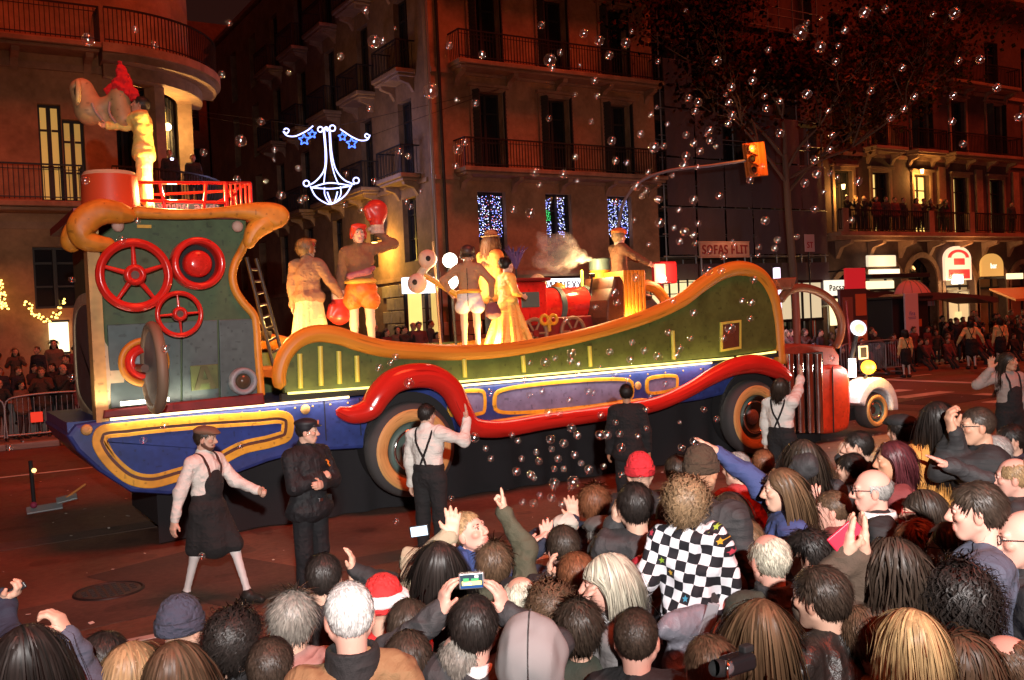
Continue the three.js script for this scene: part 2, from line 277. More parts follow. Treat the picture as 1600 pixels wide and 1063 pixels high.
// icicles of fairy lights hanging in the three mezzanine windows
{
  const blue = glow(0.28, 0.32, 1.0, 2.6), white = glow(0.75, 0.8, 1, 2.6), green = glow(0.1, 1, 0.25, 1.6), pink = glow(1, 0.3, 0.4, 1.2);
  [[763, 1.2], [868, 1.2], [964, 1.1]].forEach(([px, w], i) => {
    const u = ux(px, 200), t = thing('string_lights', ['white and blue fairy light curtain in the mezzanine window nearest the building corner', 'blue fairy light curtain with a green patch in the middle mezzanine window', 'small blue and violet fairy light curtain in the mezzanine window nearest the scaffold'][i], 'string lights', 'fairy light curtains', V(u, 5, -30.16));
    const Ls = { b: [], w: [], g: [], p: [] };
    for (let s = 0; s < 13; s++) { const x = -0.46 + s * 0.92 / 12; if (i !== 1 ? Math.abs(x) < 0.06 : x > -0.28 && x < 0.02 || x > 0.34) continue; const n = 22;
      for (let k = 0; k < n; k++) if (rnd() < 0.72) { const g = new THREE.IcosahedronGeometry(0.017, 0).translate(x + rr(-0.03, 0.03), 2.15 - k * 1.5 / n + rr(-0.03, 0.03), rr(-0.03, 0.03)); (i === 0 && rnd() < 0.2 ? Ls.p : i === 1 && x < -0.3 && k > 6 && k < 13 ? Ls.g : rnd() < 0.45 ? Ls.w : Ls.b).push(g); } }
    for (const [k, m] of [['b', blue], ['w', white], ['g', green], ['p', pink]]) if (Ls[k].length) tag(mesh('light', mg(Ls[k]), m, t), null, null, null, 'stuff');
    const wires = []; for (let s = 0; s < 13; s += 1) wires.push(box(0.006, 1.6, 0.006, -0.46 + s * 0.92 / 12, 1.45, 0)); mesh('wire', mg([...wires, box(0.98, 0.02, 0.02, 0, 2.26, 0)]), MAT.black, t);
  });
}
{ // ---- left building with the rounded corner
  const b = thing('rounded_corner_building', 'building with a rounded corner, curved stone balcony and tall lit windows behind it', 'building');
  const R = 3.2, cx = 4.81, zc = -30 - R, F = faceZ(-30);
  const arc = (r0, r1, y0, y1, a0, a1, n = 24) => {                        // a curved solid; angle 0 faces +z, 90 faces +x
    const s = new THREE.Shape(); for (let i = 0; i <= n; i++) { const a = lerp(a0, a1, i / n); s[i ? 'lineTo' : 'moveTo'](Math.sin(a) * r1, Math.cos(a) * r1); } for (let i = n; i >= 0; i--) { const a = lerp(a0, a1, i / n); s.lineTo(Math.sin(a) * r0, Math.cos(a) * r0); }
    return metreUV(new THREE.ExtrudeGeometry(s, { depth: y1 - y0, bevelEnabled: false }).rotateX(-Math.PI / 2).scale(1, 1, -1).translate(cx, y0, zc));
  };
  const fix = (g) => { const p = g.attributes.position.array, n = g.attributes.normal.array, u = g.attributes.uv.array; for (let i = 0; i < p.length; i += 9) for (let k = 0; k < 3; k++) { [p[i + 3 + k], p[i + 6 + k]] = [p[i + 6 + k], p[i + 3 + k]]; [n[i + 3 + k], n[i + 6 + k]] = [n[i + 6 + k], n[i + 3 + k]]; } g.computeVertexNormals(); return g; };
  const A = (...a) => fix(arc(...a)), I = MAT.id, Q = Math.PI / 2;
  const id = new THREE.Matrix4();
  // ground storey, first storey glazed between pillars, upper storey wall
  put('wall', [A(R - 0.45, R, 0.15, 6.2, 0.0, Q)], MAT.stoneB, b, id);
  put('wall', [A(R - 0.45, R, 10.2, 18, 0, Q)], MAT.stoneA, b, id);
  put('balcony_slab', [A(R - 0.4, R + 0.95, 10.75, 11.0, -0.02, Q), A(R - 0.4, R + 0.8, 10.55, 10.75, -0.02, Q), A(R, R + 0.35, 10.2, 10.55, 0, Q)], MAT.trimStone, b, id);
  put('balcony_slab', [A(R - 0.4, R + 0.95, 6.3, 6.5, -0.02, Q), A(R, R + 0.5, 6.02, 6.3, 0, Q)], MAT.trimStone, b, id);
  put('glazing', [A(R - 0.75, R - 0.7, 6.5, 10.2, 0, Q)], MAT.glassDark, b, id);
  for (const [a0, a1] of [[0, 0.1], [0.5, 0.62], [1.32, Q]]) put('pillar', [A(R - 0.45, R - 0.001, 6.5, 10.2, a0, a1, 6)], MAT.trimStone, b, id);
  const lit = [[0.16, 0.235], [0.72, 0.9], [0.98, 1.1]]; 
  put('lit_pane', [A(R - 0.69, R - 0.66, 6.9, 9.75, 0.84, 1.0, 4)], glow(1, 0.62, 0.12, 1.5), b, id);
  put('lit_pane', [A(R - 0.69, R - 0.66, 6.9, 9.45, 1.05, 1.15, 3)], glow(1, 0.66, 0.2, 0.9), b, id);
  const fr = []; for (let i = 0; i <= 14; i++) { const a = Q * i / 14; fr.push(box(0.07, 3.7, 0.08, 0, 8.35, R - 0.62).rotateY(a).translate(cx, 0, zc)); }
  put('window_frame', [...fr, A(R - 0.68, R - 0.6, 6.5, 6.62, 0, Q), A(R - 0.68, R - 0.6, 9.8, 9.9, 0, Q)], MAT.iron, b, id, false);
  for (const [y, r] of [[11.0, R + 0.85], [6.5, R + 0.85]]) {
    const L = [A(r - 0.04, r + 0.01, y + 1.0, y + 1.05, 0, Q), A(r - 0.03, r, y + 0.1, y + 0.13, 0, Q)]; for (let i = 0; i <= 52; i++) L.push(box(0.02, 1.0, 0.02, 0, y + 0.52, r - 0.015).rotateY(Q * i / 52).translate(cx, 0, zc));
    put('railing', L, MAT.iron, b, id, false);
  }
  // the flat street face runs on to the side
  const u0 = -22, cols = [-17, -13.4, -9.8, -6.2, -2.6, 0.4], ops = [];
  for (const u of cols) for (const [y, h] of [[6.6, 3.0], [11.1, 2.9]]) ops.push({ u, y, w: 1.3, h });
  const two = [{ u: ux(80, 240), y: 6.6, w: 0.6, h: 2.75 }, { u: ux(116, 240), y: 6.6, w: 0.58, h: 2.35 }], low = [{ u: ux(88, 440), y: hY(88, 482), w: 1.15, h: 1.75 }, { u: -6, y: 0.3, w: 2.4, h: 3.2 }, { u: -1.2, y: 0.3, w: 2.0, h: 3.2 }];
  wall(b, F, u0, 1.9, 0.15, 18, [...ops, ...low.slice(1)].map((o) => ({ ...o })), MAT.stoneA); wall(b, F, 1.9, cx, 0.15, 18, [...two, low[0]].map((o) => ({ ...o })), MAT.stoneA);
  for (const o of ops) windowUnit(b, F, { ...o, shutters: true });
  two.forEach((o, i) => windowUnit(b, F, { ...o, lit: glow(1, 0.52, 0.12, i ? 0.24 : 0.3) })); low.forEach((o) => windowUnit(b, F, o));
  balcony(b, F, -3.4, ux(128, 300), 6.5, 0.9); balcony(b, F, -10.6, -5.2, 6.5, 0.9); balcony(b, F, -3.4, ux(150, 60), 11.0, 0.9);
  for (const y of [5.9, 10.4]) put('string_course', [box(cx - u0 - 0.01, 0.2, 0.08, (u0 + cx) / 2, y, 0.04)], MAT.trimStone, b, F);
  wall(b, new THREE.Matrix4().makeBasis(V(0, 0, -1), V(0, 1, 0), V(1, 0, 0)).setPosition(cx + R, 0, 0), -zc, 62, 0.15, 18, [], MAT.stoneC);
  put('roof', [box(cx + R - u0, 0.3, 30, (cx + R + u0) / 2, 18.15, -15.6)], MAT.trimStone, b, F);
  lamp([1, 0.62, 0.2], 14, [cx + Math.sin(0.86) * (R - 0.45), 9.2, zc + Math.cos(0.86) * (R - 0.45)], 4);
  const bulb = thing('wall_lamp', 'glaring warm lamp in the window bay behind the yellow suit', 'lamp', null, V(cx + Math.sin(0.86) * (R - 0.45), 9.2, zc + Math.cos(0.86) * (R - 0.45)));
  mesh('bulb', ball(0.12), glow(1, 0.75, 0.4, 6), bulb); mesh('bracket', box(0.03, 0.5, 0.03, 0, 0.3, 0), MAT.iron, bulb);
}
{ // ---- narrow dark end of the side street
  const b = thing('dark_side_house', 'dark house closing the side street beyond the light chandelier', 'building'), F = faceZ(-62), ops = [];
  for (let i = 0; i < 8; i++) for (const y of [1, 5, 8.2, 11.8, 15.4]) ops.push({ u: 0 + i * 3, y, w: 1.1, h: 2.5 });
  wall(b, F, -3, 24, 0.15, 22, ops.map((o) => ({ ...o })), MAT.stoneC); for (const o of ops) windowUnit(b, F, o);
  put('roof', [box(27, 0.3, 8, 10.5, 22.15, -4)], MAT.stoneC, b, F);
}
{ // ---- building under renovation behind scaffolding
  const b = thing('scaffolded_building', 'dark plastered house hidden behind scaffolding', 'building'), x0 = ux(1029), x1 = ux(1286), F = faceZ(-31), ops = [];
  for (let i = 0; i < 5; i++) for (const y of [4.9, 8.2, 11.9]) ops.push({ u: lerp(x0, x1, (i + 0.5) / 5), y, w: 1.2, h: 2.5 });
  const shopw = [0, 1, 2, 3].map((i) => ({ u: lerp(x0, x1, (i + 0.5) / 4), y: 0.3, w: 2.2, h: 3.2 }));
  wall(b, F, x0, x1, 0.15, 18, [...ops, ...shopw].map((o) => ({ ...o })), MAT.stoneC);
  for (const o of ops) windowUnit(b, F, o); shopw.forEach((o, i) => windowUnit(b, F, { ...o, frame: MAT.iron, lit: i === 0 ? glow(1, 0.82, 0.4, 0.9) : undefined }));
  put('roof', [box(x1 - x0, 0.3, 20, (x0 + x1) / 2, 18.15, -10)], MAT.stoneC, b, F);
  const s = thing('scaffold', 'steel scaffold hung with grey violet dust netting over the dark house', 'scaffold'), P = [], lev = [0.15, 2.6, 4.9, 6.9, 8.9, 10.9, 12.9, 14.9];
  const n = 6; for (let i = 0; i <= n; i++) for (const z of [-29.9, -30.7]) P.push(bar([lerp(x0 + 0.2, x1 - 0.1, i / n), 0.15, z], [lerp(x0 + 0.2, x1 - 0.1, i / n), 17, z], 0.035));
  mesh('standard', mg(P), MAT.greyMetal, s);
  const Lg = []; for (const y of lev.slice(1)) for (const z of [-29.84, -30.64]) { Lg.push(bar([x0, y, z], [x1, y, z], 0.03)); Lg.push(bar([x0, y + 0.9, z], [x1, y + 0.9, z], 0.024)); } mesh('ledger', mg(Lg), MAT.greyMetal, s);
  for (const y of lev.slice(1)) mesh('walk_board', box(x1 - x0, 0.05, 0.7, (x0 + x1) / 2, y - 0.06, -30.3), M(0.12, 0.09, 0.07, { map: mottled }), s);
  const net = M(0.1, 0.075, 0.085, { roughness: 1, transmission: 0.35, side: THREE.DoubleSide, bumpMap: weave, bumpScale: 0.004 });
  for (let i = 0; i < n; i++) for (let k = 1; k < 6; k++) {
    if (k > 3 && (i + k) % 3 === 0) continue; const a = lerp(x0 + 0.2, x1 - 0.1, i / n), c = lerp(x0 + 0.2, x1 - 0.1, (i + 1) / n), g = new THREE.PlaneGeometry(c - a - 0.05, 1.92, 10, 10), p = g.attributes.position;
    for (let q = 0; q < p.count; q++) p.setZ(q, 0.05 * Math.sin(p.getX(q) * 4 + i + k) + 0.04 * (nB(p.getX(q) * 0.3 + i * 0.37, p.getY(q) * 0.3 + k * 0.21) - 0.5)); g.computeVertexNormals();
    mesh('net_panel', g.translate((a + c) / 2, lev[k] + 1.02, -29.72), net, s);
  }
}
{ // ---- right building with arcades and a long balcony
  const b = thing('arcaded_building', 'red lit stone building with round ground floor arches and a long crowded balcony', 'building'), x0 = ux(1290), x1 = 82, F = faceZ(-30.4);
  const X = (px, py = 420) => onZ(px, py, -30.4).x, Y = (px, py) => onZ(px, py, -30.4).y;
  const ar = [{ u: X(1325), w: 2.4, h: 3.9 }, { u: X(1381), w: 2.7, h: 4.4 }, { u: X(1440), w: 2.4, h: 4.6 }, { u: X(1499), w: 2.6, h: 4.4 }, { u: X(1550), w: 2.5, h: 4.2 }, { u: X(1598), w: 2.5, h: 4.2 }, { u: X(1650), w: 2.5, h: 4.2 }].map((o) => ({ ...o, y: 0.2, arch: o.w / 2 }));
  const cols = [X(1318, 300), X(1376, 300), X(1440, 300), X(1500, 300), X(1556, 300), X(1612, 300), X(1668, 300)], ops = [];
  cols.forEach((u, i) => { ops.push({ u, y: 6.05, w: 1.3, h: 2.9, k: 0, i }, { u, y: 10.3, w: 1.25, h: 2.6, k: 1, i }, { u, y: 13.9, w: 1.2, h: 2.4, k: 2, i }); });
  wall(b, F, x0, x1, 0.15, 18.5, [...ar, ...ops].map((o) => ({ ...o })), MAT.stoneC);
  const warm = glow(1, 0.62, 0.15, 1.3), dimw = glow(1, 0.4, 0.12, 0.28);
  for (const o of ops) { windowUnit(b, F, { ...o, lit: o.k === 0 ? (o.i === 2 ? warm : o.i === 1 || o.i === 3 || o.i === 4 ? 'half' : undefined) : undefined, shutters: o.k === 1 && o.i % 2 === 0 }); if (o.k < 2) surround(b, F, o, MAT.trimStone); }
  ar.forEach((o, i) => {
    put('arch_moulding', [(() => { const s = new THREE.Shape(), r = o.w / 2, t = 0.26, c = o.y + o.h - r; s.moveTo(o.u + r + t, 0.2); s.lineTo(o.u + r + t, c); s.absarc(o.u, c, r + t, 0, Math.PI, false); s.lineTo(o.u - r - t, 0.2); s.lineTo(o.u - r, 0.2); s.lineTo(o.u - r, c); s.absarc(o.u, c, r, Math.PI, 0, true); s.lineTo(o.u + r, 0.2); return extr(s, 0.09, 0.09); })()], MAT.trimStone, b, F);
    put('arch_glazing', [box(o.w + 0.2, o.h, 0.03, o.u, o.y + o.h / 2, -0.5)], i === 6 ? MAT.glassDark : [MAT.glassDark, glow(1, 0.7, 0.35, 0.25), MAT.glassDark, glow(1, 0.65, 0.3, 0.25), M(0.3, 0.16, 0.08), M(0.25, 0.13, 0.07), MAT.glassDark][i], b, F, false);
    put('door_frame', [box(0.1, o.h - 0.3, 0.08, o.u - o.w * 0.24, o.y + o.h / 2 - 0.15, -0.42), box(0.1, o.h - 0.3, 0.08, o.u + o.w * 0.24, o.y + o.h / 2 - 0.15, -0.42), box(o.w, 0.12, 0.08, o.u, o.y + o.h - o.w / 2, -0.41)], MAT.darkWood, b, F, false);
  });
  const yb = 5.95; put('balcony_slab', [rbox(x1 - x0, 0.2, 1.2, (x0 + x1) / 2, yb - 0.1, 0.6, 0.03, 1), box(x1 - x0, 0.16, 0.9, (x0 + x1) / 2, yb - 0.28, 0.45)], MAT.trimStone, b, F);
  for (let u = x0 + 1; u < 60; u += 2.3) put('bracket', [extr(shapeOf([[0, 0], [0.9, 0], [0.85, -0.15], [0.3, -0.3], [0.02, -0.8]]), 0.26).rotateY(-Math.PI / 2).translate(u, yb - 0.365, 0)], MAT.trimStone, b, F);
  const piers = []; for (const px of [1290, 1424, 1487, 1588, 1640]) piers.push(box(0.4, 1.05, 0.3, X(px, 350), yb + 0.53, 1.02)); put('pier', piers.slice(0, 1), MAT.trimStone, b, F); piers.slice(1).forEach((g) => put('pier', [g], MAT.trimStone, b, F));
  const R = [box(x1 - x0, 0.06, 0.06, (x0 + x1) / 2, yb + 1.0, 1.1), box(x1 - x0, 0.04, 0.04, (x0 + x1) / 2, yb + 0.12, 1.1)]; for (let u = x0; u < 66; u += 0.14) R.push(box(0.03, 0.9, 0.03, u, yb + 0.55, 1.1)); put('railing', R, MAT.iron, b, F, false);
  const y2 = 10.1; for (const [a, c] of [[X(1440, 300) - 1.2, X(1440, 300) + 1.2], [X(1500, 300) - 1.4, X(1556, 300) + 1.4], [X(1376, 300) - 1.2, X(1376, 300) + 1.2]]) balcony(b, F, a, c, y2, 0.8);
  balcony(b, F, X(1500, 300) - 1.4, X(1556, 300) + 1.4, 13.8, 0.8);
  for (const y of [9.75, 13.4]) put('string_course', [box(x1 - x0, 0.18, 0.08, (x0 + x1) / 2, y, 0.04)], MAT.trimStone, b, F);
  for (const px of [1470, 1528, 1585]) put('pilaster', [box(0.55, 3.3, 0.14, X(px, 300), 7.75, 0.07)], MAT.trimStone, b, F);
  put('roof', [box(x1 - x0, 0.3, 20, (x0 + x1) / 2, 18.65, -9.4)], MAT.trimStone, b, F);
  // warm lamps on the balcony walls
  [[1441, 268, 7], [1318, 292, 8]].forEach(([px, py, k], i) => { const p = onZ(px, py, -30.0), t = thing('wall_lantern', ['small glowing lantern above the lit balcony door', 'small glowing lantern on the balcony wall half behind the tree'][i], 'lantern', 'balcony lanterns', p.clone());
    mesh('glass', cyl(0.09, 0.06, 0.22, 0, 0, 0, 8), glow(1, 0.65, 0.25, 5), t); mesh('cap', cyl(0.02, 0.12, 0.08, 0, 0.15, 0, 8), MAT.iron, t); mesh('bracket', box(0.03, 0.03, 0.36, 0, 0.2, -0.2), MAT.iron, t); lamp([1, 0.52, 0.12], k, p.clone().add(V(0, -0.3, 0.1)), 4); });
}
{ // ---- shop fronts, lit signs, kiosk and street furniture by the right building
  const Z = -30.1, P = (px, py, z = Z) => onZ(px, py, z);
  let p = P(1498, 412); const s = thing('shop_sign', 'arched red and white glowing shop sign over the bright doorway', 'sign', null, p);
  const sh = new THREE.Shape(); sh.moveTo(-1.1, -0.85); sh.lineTo(1.1, -0.85); sh.lineTo(1.1, 0.25); sh.absellipse(0, 0.25, 1.1, 0.65, 0, Math.PI, false);
  mesh('box', extr(sh, 0.16, 0), glow(1, 0.62, 0.4, 0.9), s);
  const red = glow(1, 0.03, 0.03, 0.8); mesh('red_band', extr(shapeOf([[-0.85, -0.78], [0.9, -0.78], [0.9, -0.3], [-0.85, -0.3]]), 0.02, 0.03), red, s);
  mesh('red_emblem', mg([new THREE.TorusGeometry(0.5, 0.1, 6, 24, Math.PI).scale(1.5, 0.7, 0.3).translate(0, 0.3, 0.02), rbox(0.9, 0.34, 0.03, 0.05, 0.1, 0.02)]), red, s);
  lamp([1, 0.42, 0.12], 6, p.clone().add(V(0, 0, 0.9)), 8);
  p = P(1496, 437); const d = thing('doorway_lamp', 'dazzling white lamp in the shop doorway below the red sign', 'lamp', null, p); mesh('diffuser', rbox(0.9, 0.45, 0.12, 0, 0, 0, 0.05), glow(0.95, 1, 1, 3), d); mesh('housing', rbox(1.0, 0.08, 0.16, 0, 0.27, 0), MAT.greyMetal, d); lamp([1, 0.72, 0.35], 8, p.clone().add(V(0, 0, 0.35)), 10);
  p = P(1498, 476); const dw = thing('shop_door', 'glazed shop door lit from inside under the white lamp', 'door', null, p.setY(0.18)); mesh('frame', mg([box(0.08, 2.9, 0.08, -0.9, 1.45, 0), box(0.08, 2.9, 0.08, 0.9, 1.45, 0), box(1.8, 0.08, 0.08, 0, 2.88, 0), box(0.06, 2.8, 0.06, 0, 1.42, 0)]), MAT.greyMetal, dw); mesh('pane', box(1.76, 2.8, 0.02, 0, 1.42, -0.03), glow(1, 0.72, 0.35, 0.5), dw); mesh('notice', box(0.55, 0.6, 0.01, -0.1, 1.5, 0.05), glow(1, 0.9, 0.4, 0.6), dw);
  p = P(1551, 414); const s2 = thing('shop_sign', 'dim arched yellow sign panel in the archway beside the red sign', 'sign', null, p); mesh('panel', extr((() => { const q = new THREE.Shape(); q.moveTo(-1, -0.6); q.lineTo(1, -0.6); q.lineTo(1, 0); q.absellipse(0, 0, 1, 0.6, 0, Math.PI, false); return q; })(), 0.1, 0), glow(1, 0.5, 0.12, 0.5), s2); mesh('lettering', text('bar', 0.26, 0.01).translate(0.1, -0.05, 0.005), glow(1, 0.9, 0.7, 1.2), s2); mesh('ledge', box(2.2, 0.1, 0.3, 0, -0.7, 0.05), MAT.iron, s2);
  // first arch: bright fascia strips
  [[1377, 408, 2.1, 0.55], [1382, 425, 2.2, 0.3]].forEach(([px, py, w, h], i) => { const q = P(px, py, -29.9), t = thing('fascia_light', ['bright white fascia panel in the first wide arch', 'lower white light strip under the first wide arch'][i], 'light', 'shop fascia lights', q); mesh('diffuser', rbox(w, h, 0.14, 0, 0, 0, 0.05), glow(1, 0.84, 0.58, i ? 1.1 : 0.6), t); mesh('frame', box(w + 0.3, 0.12, 0.3, 0, -h / 2 - 0.06, -0.05), MAT.black, t); lamp([1, 0.5, 0.18], 4, q.clone().add(V(0, 0, 0.6)), 10); });
  { const q = P(1372, 446, -29), t = thing('awning_sign', 'yellow white light box with a dark awning above the kiosk', 'light box', null, q); mesh('diffuser', rbox(2.3, 0.36, 0.2, -0.1, 0.02, 0, 0.03), glow(1, 0.8, 0.45, 1.2), t); mesh('canopy', rbox(4.2, 0.2, 1.2, 0.8, 0.4, 0.1), MAT.black, t); mesh('curtain', extr(smoothShape([[-1.4, -0.2], [-0.8, -0.28], [0.6, -0.3], [1.4, -0.5], [1.5, -1.1], [-1.5, -1.1]]), 0.3, 0.3), M(0.12, 0.035, 0.025, { bumpMap: weave, bumpScale: 0.002 }), t); }
  { const q = P(1427, 461, -26.4), t = thing('fan_awning', 'pale pink quarter round fan awning above the black kiosk', 'awning', null, q), L = [], mat = M(0.55, 0.3, 0.32, { roughness: 0.9, side: THREE.DoubleSide }); for (let k = 0; k < 7; k++) { const g = new THREE.SphereGeometry(1.15, 5, 10, k * Math.PI / 7, Math.PI / 7, 0, Math.PI / 2).scale(1, 1, 0.8); const rib = mesh('gore', g.translate(0, -0.5, -0.2), mat, t); } const ribs = []; for (let k = 0; k <= 7; k++) { const a = k * Math.PI / 7, pts = []; for (let j = 0; j <= 8; j++) { const e = j / 8 * Math.PI / 2; pts.push([-Math.cos(a) * Math.cos(e) * 1.16, Math.sin(e) * 1.16 - 0.5, Math.sin(a) * Math.cos(e) * 0.93 - 0.2]); } ribs.push(tube(pts, 0.015, 12, 5)); } mesh('rib', mg(ribs), MAT.greyMetal, t); }
  { const q = P(1397, 496, -25.5), w = 2.3, h = 2.7, t = thing('kiosk', 'black street kiosk with a small orange sticker', 'kiosk', null, V(q.x, 0, q.z)); mesh('body', metreUV(rbox(w, h, 1.6, 0, 1.4, 0, 0.04)), M(0.012, 0.01, 0.012, { roughness: 0.6 }), t); mesh('roof', rbox(w + 0.3, 0.1, 1.9, 0, 2.8, 0, 0.03), MAT.iron, t); mesh('sticker', box(0.45, 0.3, 0.01, 0.45, 1.75, 0.806), M(0.5, 0.12, 0.03), t); mesh('base', box(w, 0.3, 1.7, 0, -0.001 + 0.15, 0), MAT.greyMetal, t);
    const r = P(1424, 487, -24.5), t2 = thing('poster', 'pink white upright poster panel beside the black kiosk', 'poster', null, V(r.x, 1.0, r.z)); mesh('panel', rbox(0.85, 1.75, 0.08, 0, 1.1, 0, 0.02), M(0.62, 0.48, 0.5), t2); mesh('lettering', text('fira', 0.16, 0.006).translate(0, 1.15, 0.042), M(0.2, 0.18, 0.45), t2); mesh('small_print', mg([box(0.5, 0.03, 0.005, 0, 1.0, 0.043), box(0.44, 0.03, 0.005, 0, 0.94, 0.043)]), M(0.25, 0.2, 0.4), t2); mesh('post', bar([0, -1, 0], [0, 0.3, 0], 0.04), MAT.iron, t2); }
  { const q = P(1462, 474, -25.5), t = thing('van_roof_canopy', 'long low dark canopy roof reaching from the kiosk over the crowd', 'canopy', null, V(q.x, 0, q.z)); mesh('roof', extr(smoothShape([[-2.6, 0.02], [-1, 0.1], [1, -0.02], [3.2, -0.3], [3.2, -0.42], [1, -0.16], [-2.6, -0.12]]), 1.8, 0.9).translate(0, 2.85, 0), M(0.1, 0.05, 0.045, { roughness: 0.6 }), t); mesh('post', mg([bar([-2.4, 0.1, 0.6], [-2.4, 2.8, 0.6], 0.04), bar([2.9, 0.1, 0.6], [2.9, 2.6, 0.6], 0.04)]), MAT.iron, t); }
  { const q = P(1336, 436, -28), t = thing('red_sign', 'red illuminated sign board beside the white light column', 'sign', null, q); mesh('board', rbox(1.3, 0.95, 0.12, 0, 0, 0), glow(0.6, 0.015, 0.02, 0.55), t); mesh('bracket', box(0.06, 0.06, 1.4, 0, 0.4, -0.7), MAT.iron, t); }
  { const q = onY(1350, 596, 0.15), c = P(1349, 480, q.z), t = thing('light_column', 'slim glowing white advertising column behind the tractor', 'light column', null, V(c.x, 0.15, -24)); mesh('tube', rbox(0.2, 3.4, 0.2, 0, 2.2, 0, 0.04), glow(0.95, 0.8, 1, 1.3), t); mesh('base', cyl(0.2, 0.25, 0.5, 0, 0.25, 0), MAT.greyMetal, t); mesh('cap', cyl(0.16, 0.16, 0.06, 0, 3.93, 0), MAT.iron, t); lamp([0.9, 0.7, 1], 5, [c.x, 2.4, -23.5], 10); }
  { const q = P(1333, 492, -23.5), t = thing('notice_board', 'tall notice board with orange posters beside the white column', 'notice board', null, V(q.x, 0.15, q.z)); mesh('board', rbox(1.5, 2.3, 0.12, 0, 1.9, 0), M(0.06, 0.03, 0.03), t); mesh('poster', box(0.6, 0.8, 0.01, 0.38, 2.45, 0.066), M(0.5, 0.14, 0.05), t); mesh('poster', box(0.58, 0.75, 0.01, 0.38, 1.5, 0.066), M(0.55, 0.2, 0.08), t); mesh('poster', box(0.55, 1.1, 0.01, -0.35, 2.2, 0.066), M(0.2, 0.08, 0.06), t); mesh('leg', mg([box(0.1, 0.8, 0.1, -0.65, 0.4, 0), box(0.1, 0.8, 0.1, 0.65, 0.4, 0)]), MAT.iron, t); }
  { const q = P(1305, 450, -29.5), t = thing('shop_sign', 'white lit shop sign with dark script seen through the windscreen hoop', 'sign', null, q); mesh('box', rbox(1.3, 0.7, 0.2, 0, 0, 0), glow(1, 0.9, 0.7, 0.9), t); mesh('lettering', text('Pacsa', 0.28, 0.01).translate(0, 0, 0.105), MAT.black, t); mesh('lower_panel', rbox(1.0, 1.2, 0.15, 0.15, -1.1, 0), glow(1, 0.8, 0.4, 1.3), t); }
  { const q = P(1590, 452, -29.2), t = thing('shop_awning', 'orange lit shop awning near the last arch', 'awning', null, q); mesh('canopy', extr(shapeOf([[-0.1, 0.1], [1.3, -0.5], [1.3, -0.62], [-0.1, 0]]), 3.5, 1.7).rotateY(-Math.PI / 2).translate(0, 0, -0.4), M(0.5, 0.25, 0.1), t); mesh('lamp', rbox(1.4, 0.3, 0.12, 0.3, 0.7, -0.3), glow(1, 0.7, 0.35, 1.4), t); }
  { const q = P(1253, 470, -29.3), t = thing('shop_window', 'pair of bright white shop windows at the foot of the scaffold', 'window', null, q); mesh('frame', mg([box(2.6, 0.1, 0.12, 0, 0.85, 0), box(2.6, 0.1, 0.12, 0, -0.85, 0), box(0.1, 1.6, 0.12, 0, 0, 0)]), MAT.iron, t); for (const s of [-1, 1]) mesh('pane', box(1.15, 1.55, 0.04, s * 0.65, 0, 0), glow(1, 0.8, 0.48, 0.5), t); }
  { const q = P(1060, 468, -29.3), t = thing('shop_window', 'yellow white lit shop window with thin bars behind the orange trim', 'window', null, q); mesh('pane', box(2.9, 1.5, 0.04, 0, 0, 0), glow(1, 0.8, 0.4, 0.8), t); const L = []; for (let k = 0; k <= 6; k++) L.push(box(0.05, 1.6, 0.06, -1.45 + k * 0.483, 0, 0.05)); for (let k = 0; k < 4; k++) L.push(box(2.9, 0.04, 0.05, 0, -0.7 + k * 0.46, 0.08)); mesh('bars', mg(L), MAT.iron, t); }
}
function smoothShape(pts, n = 40) { return shapeOf(smooth(pts, n, true)); }
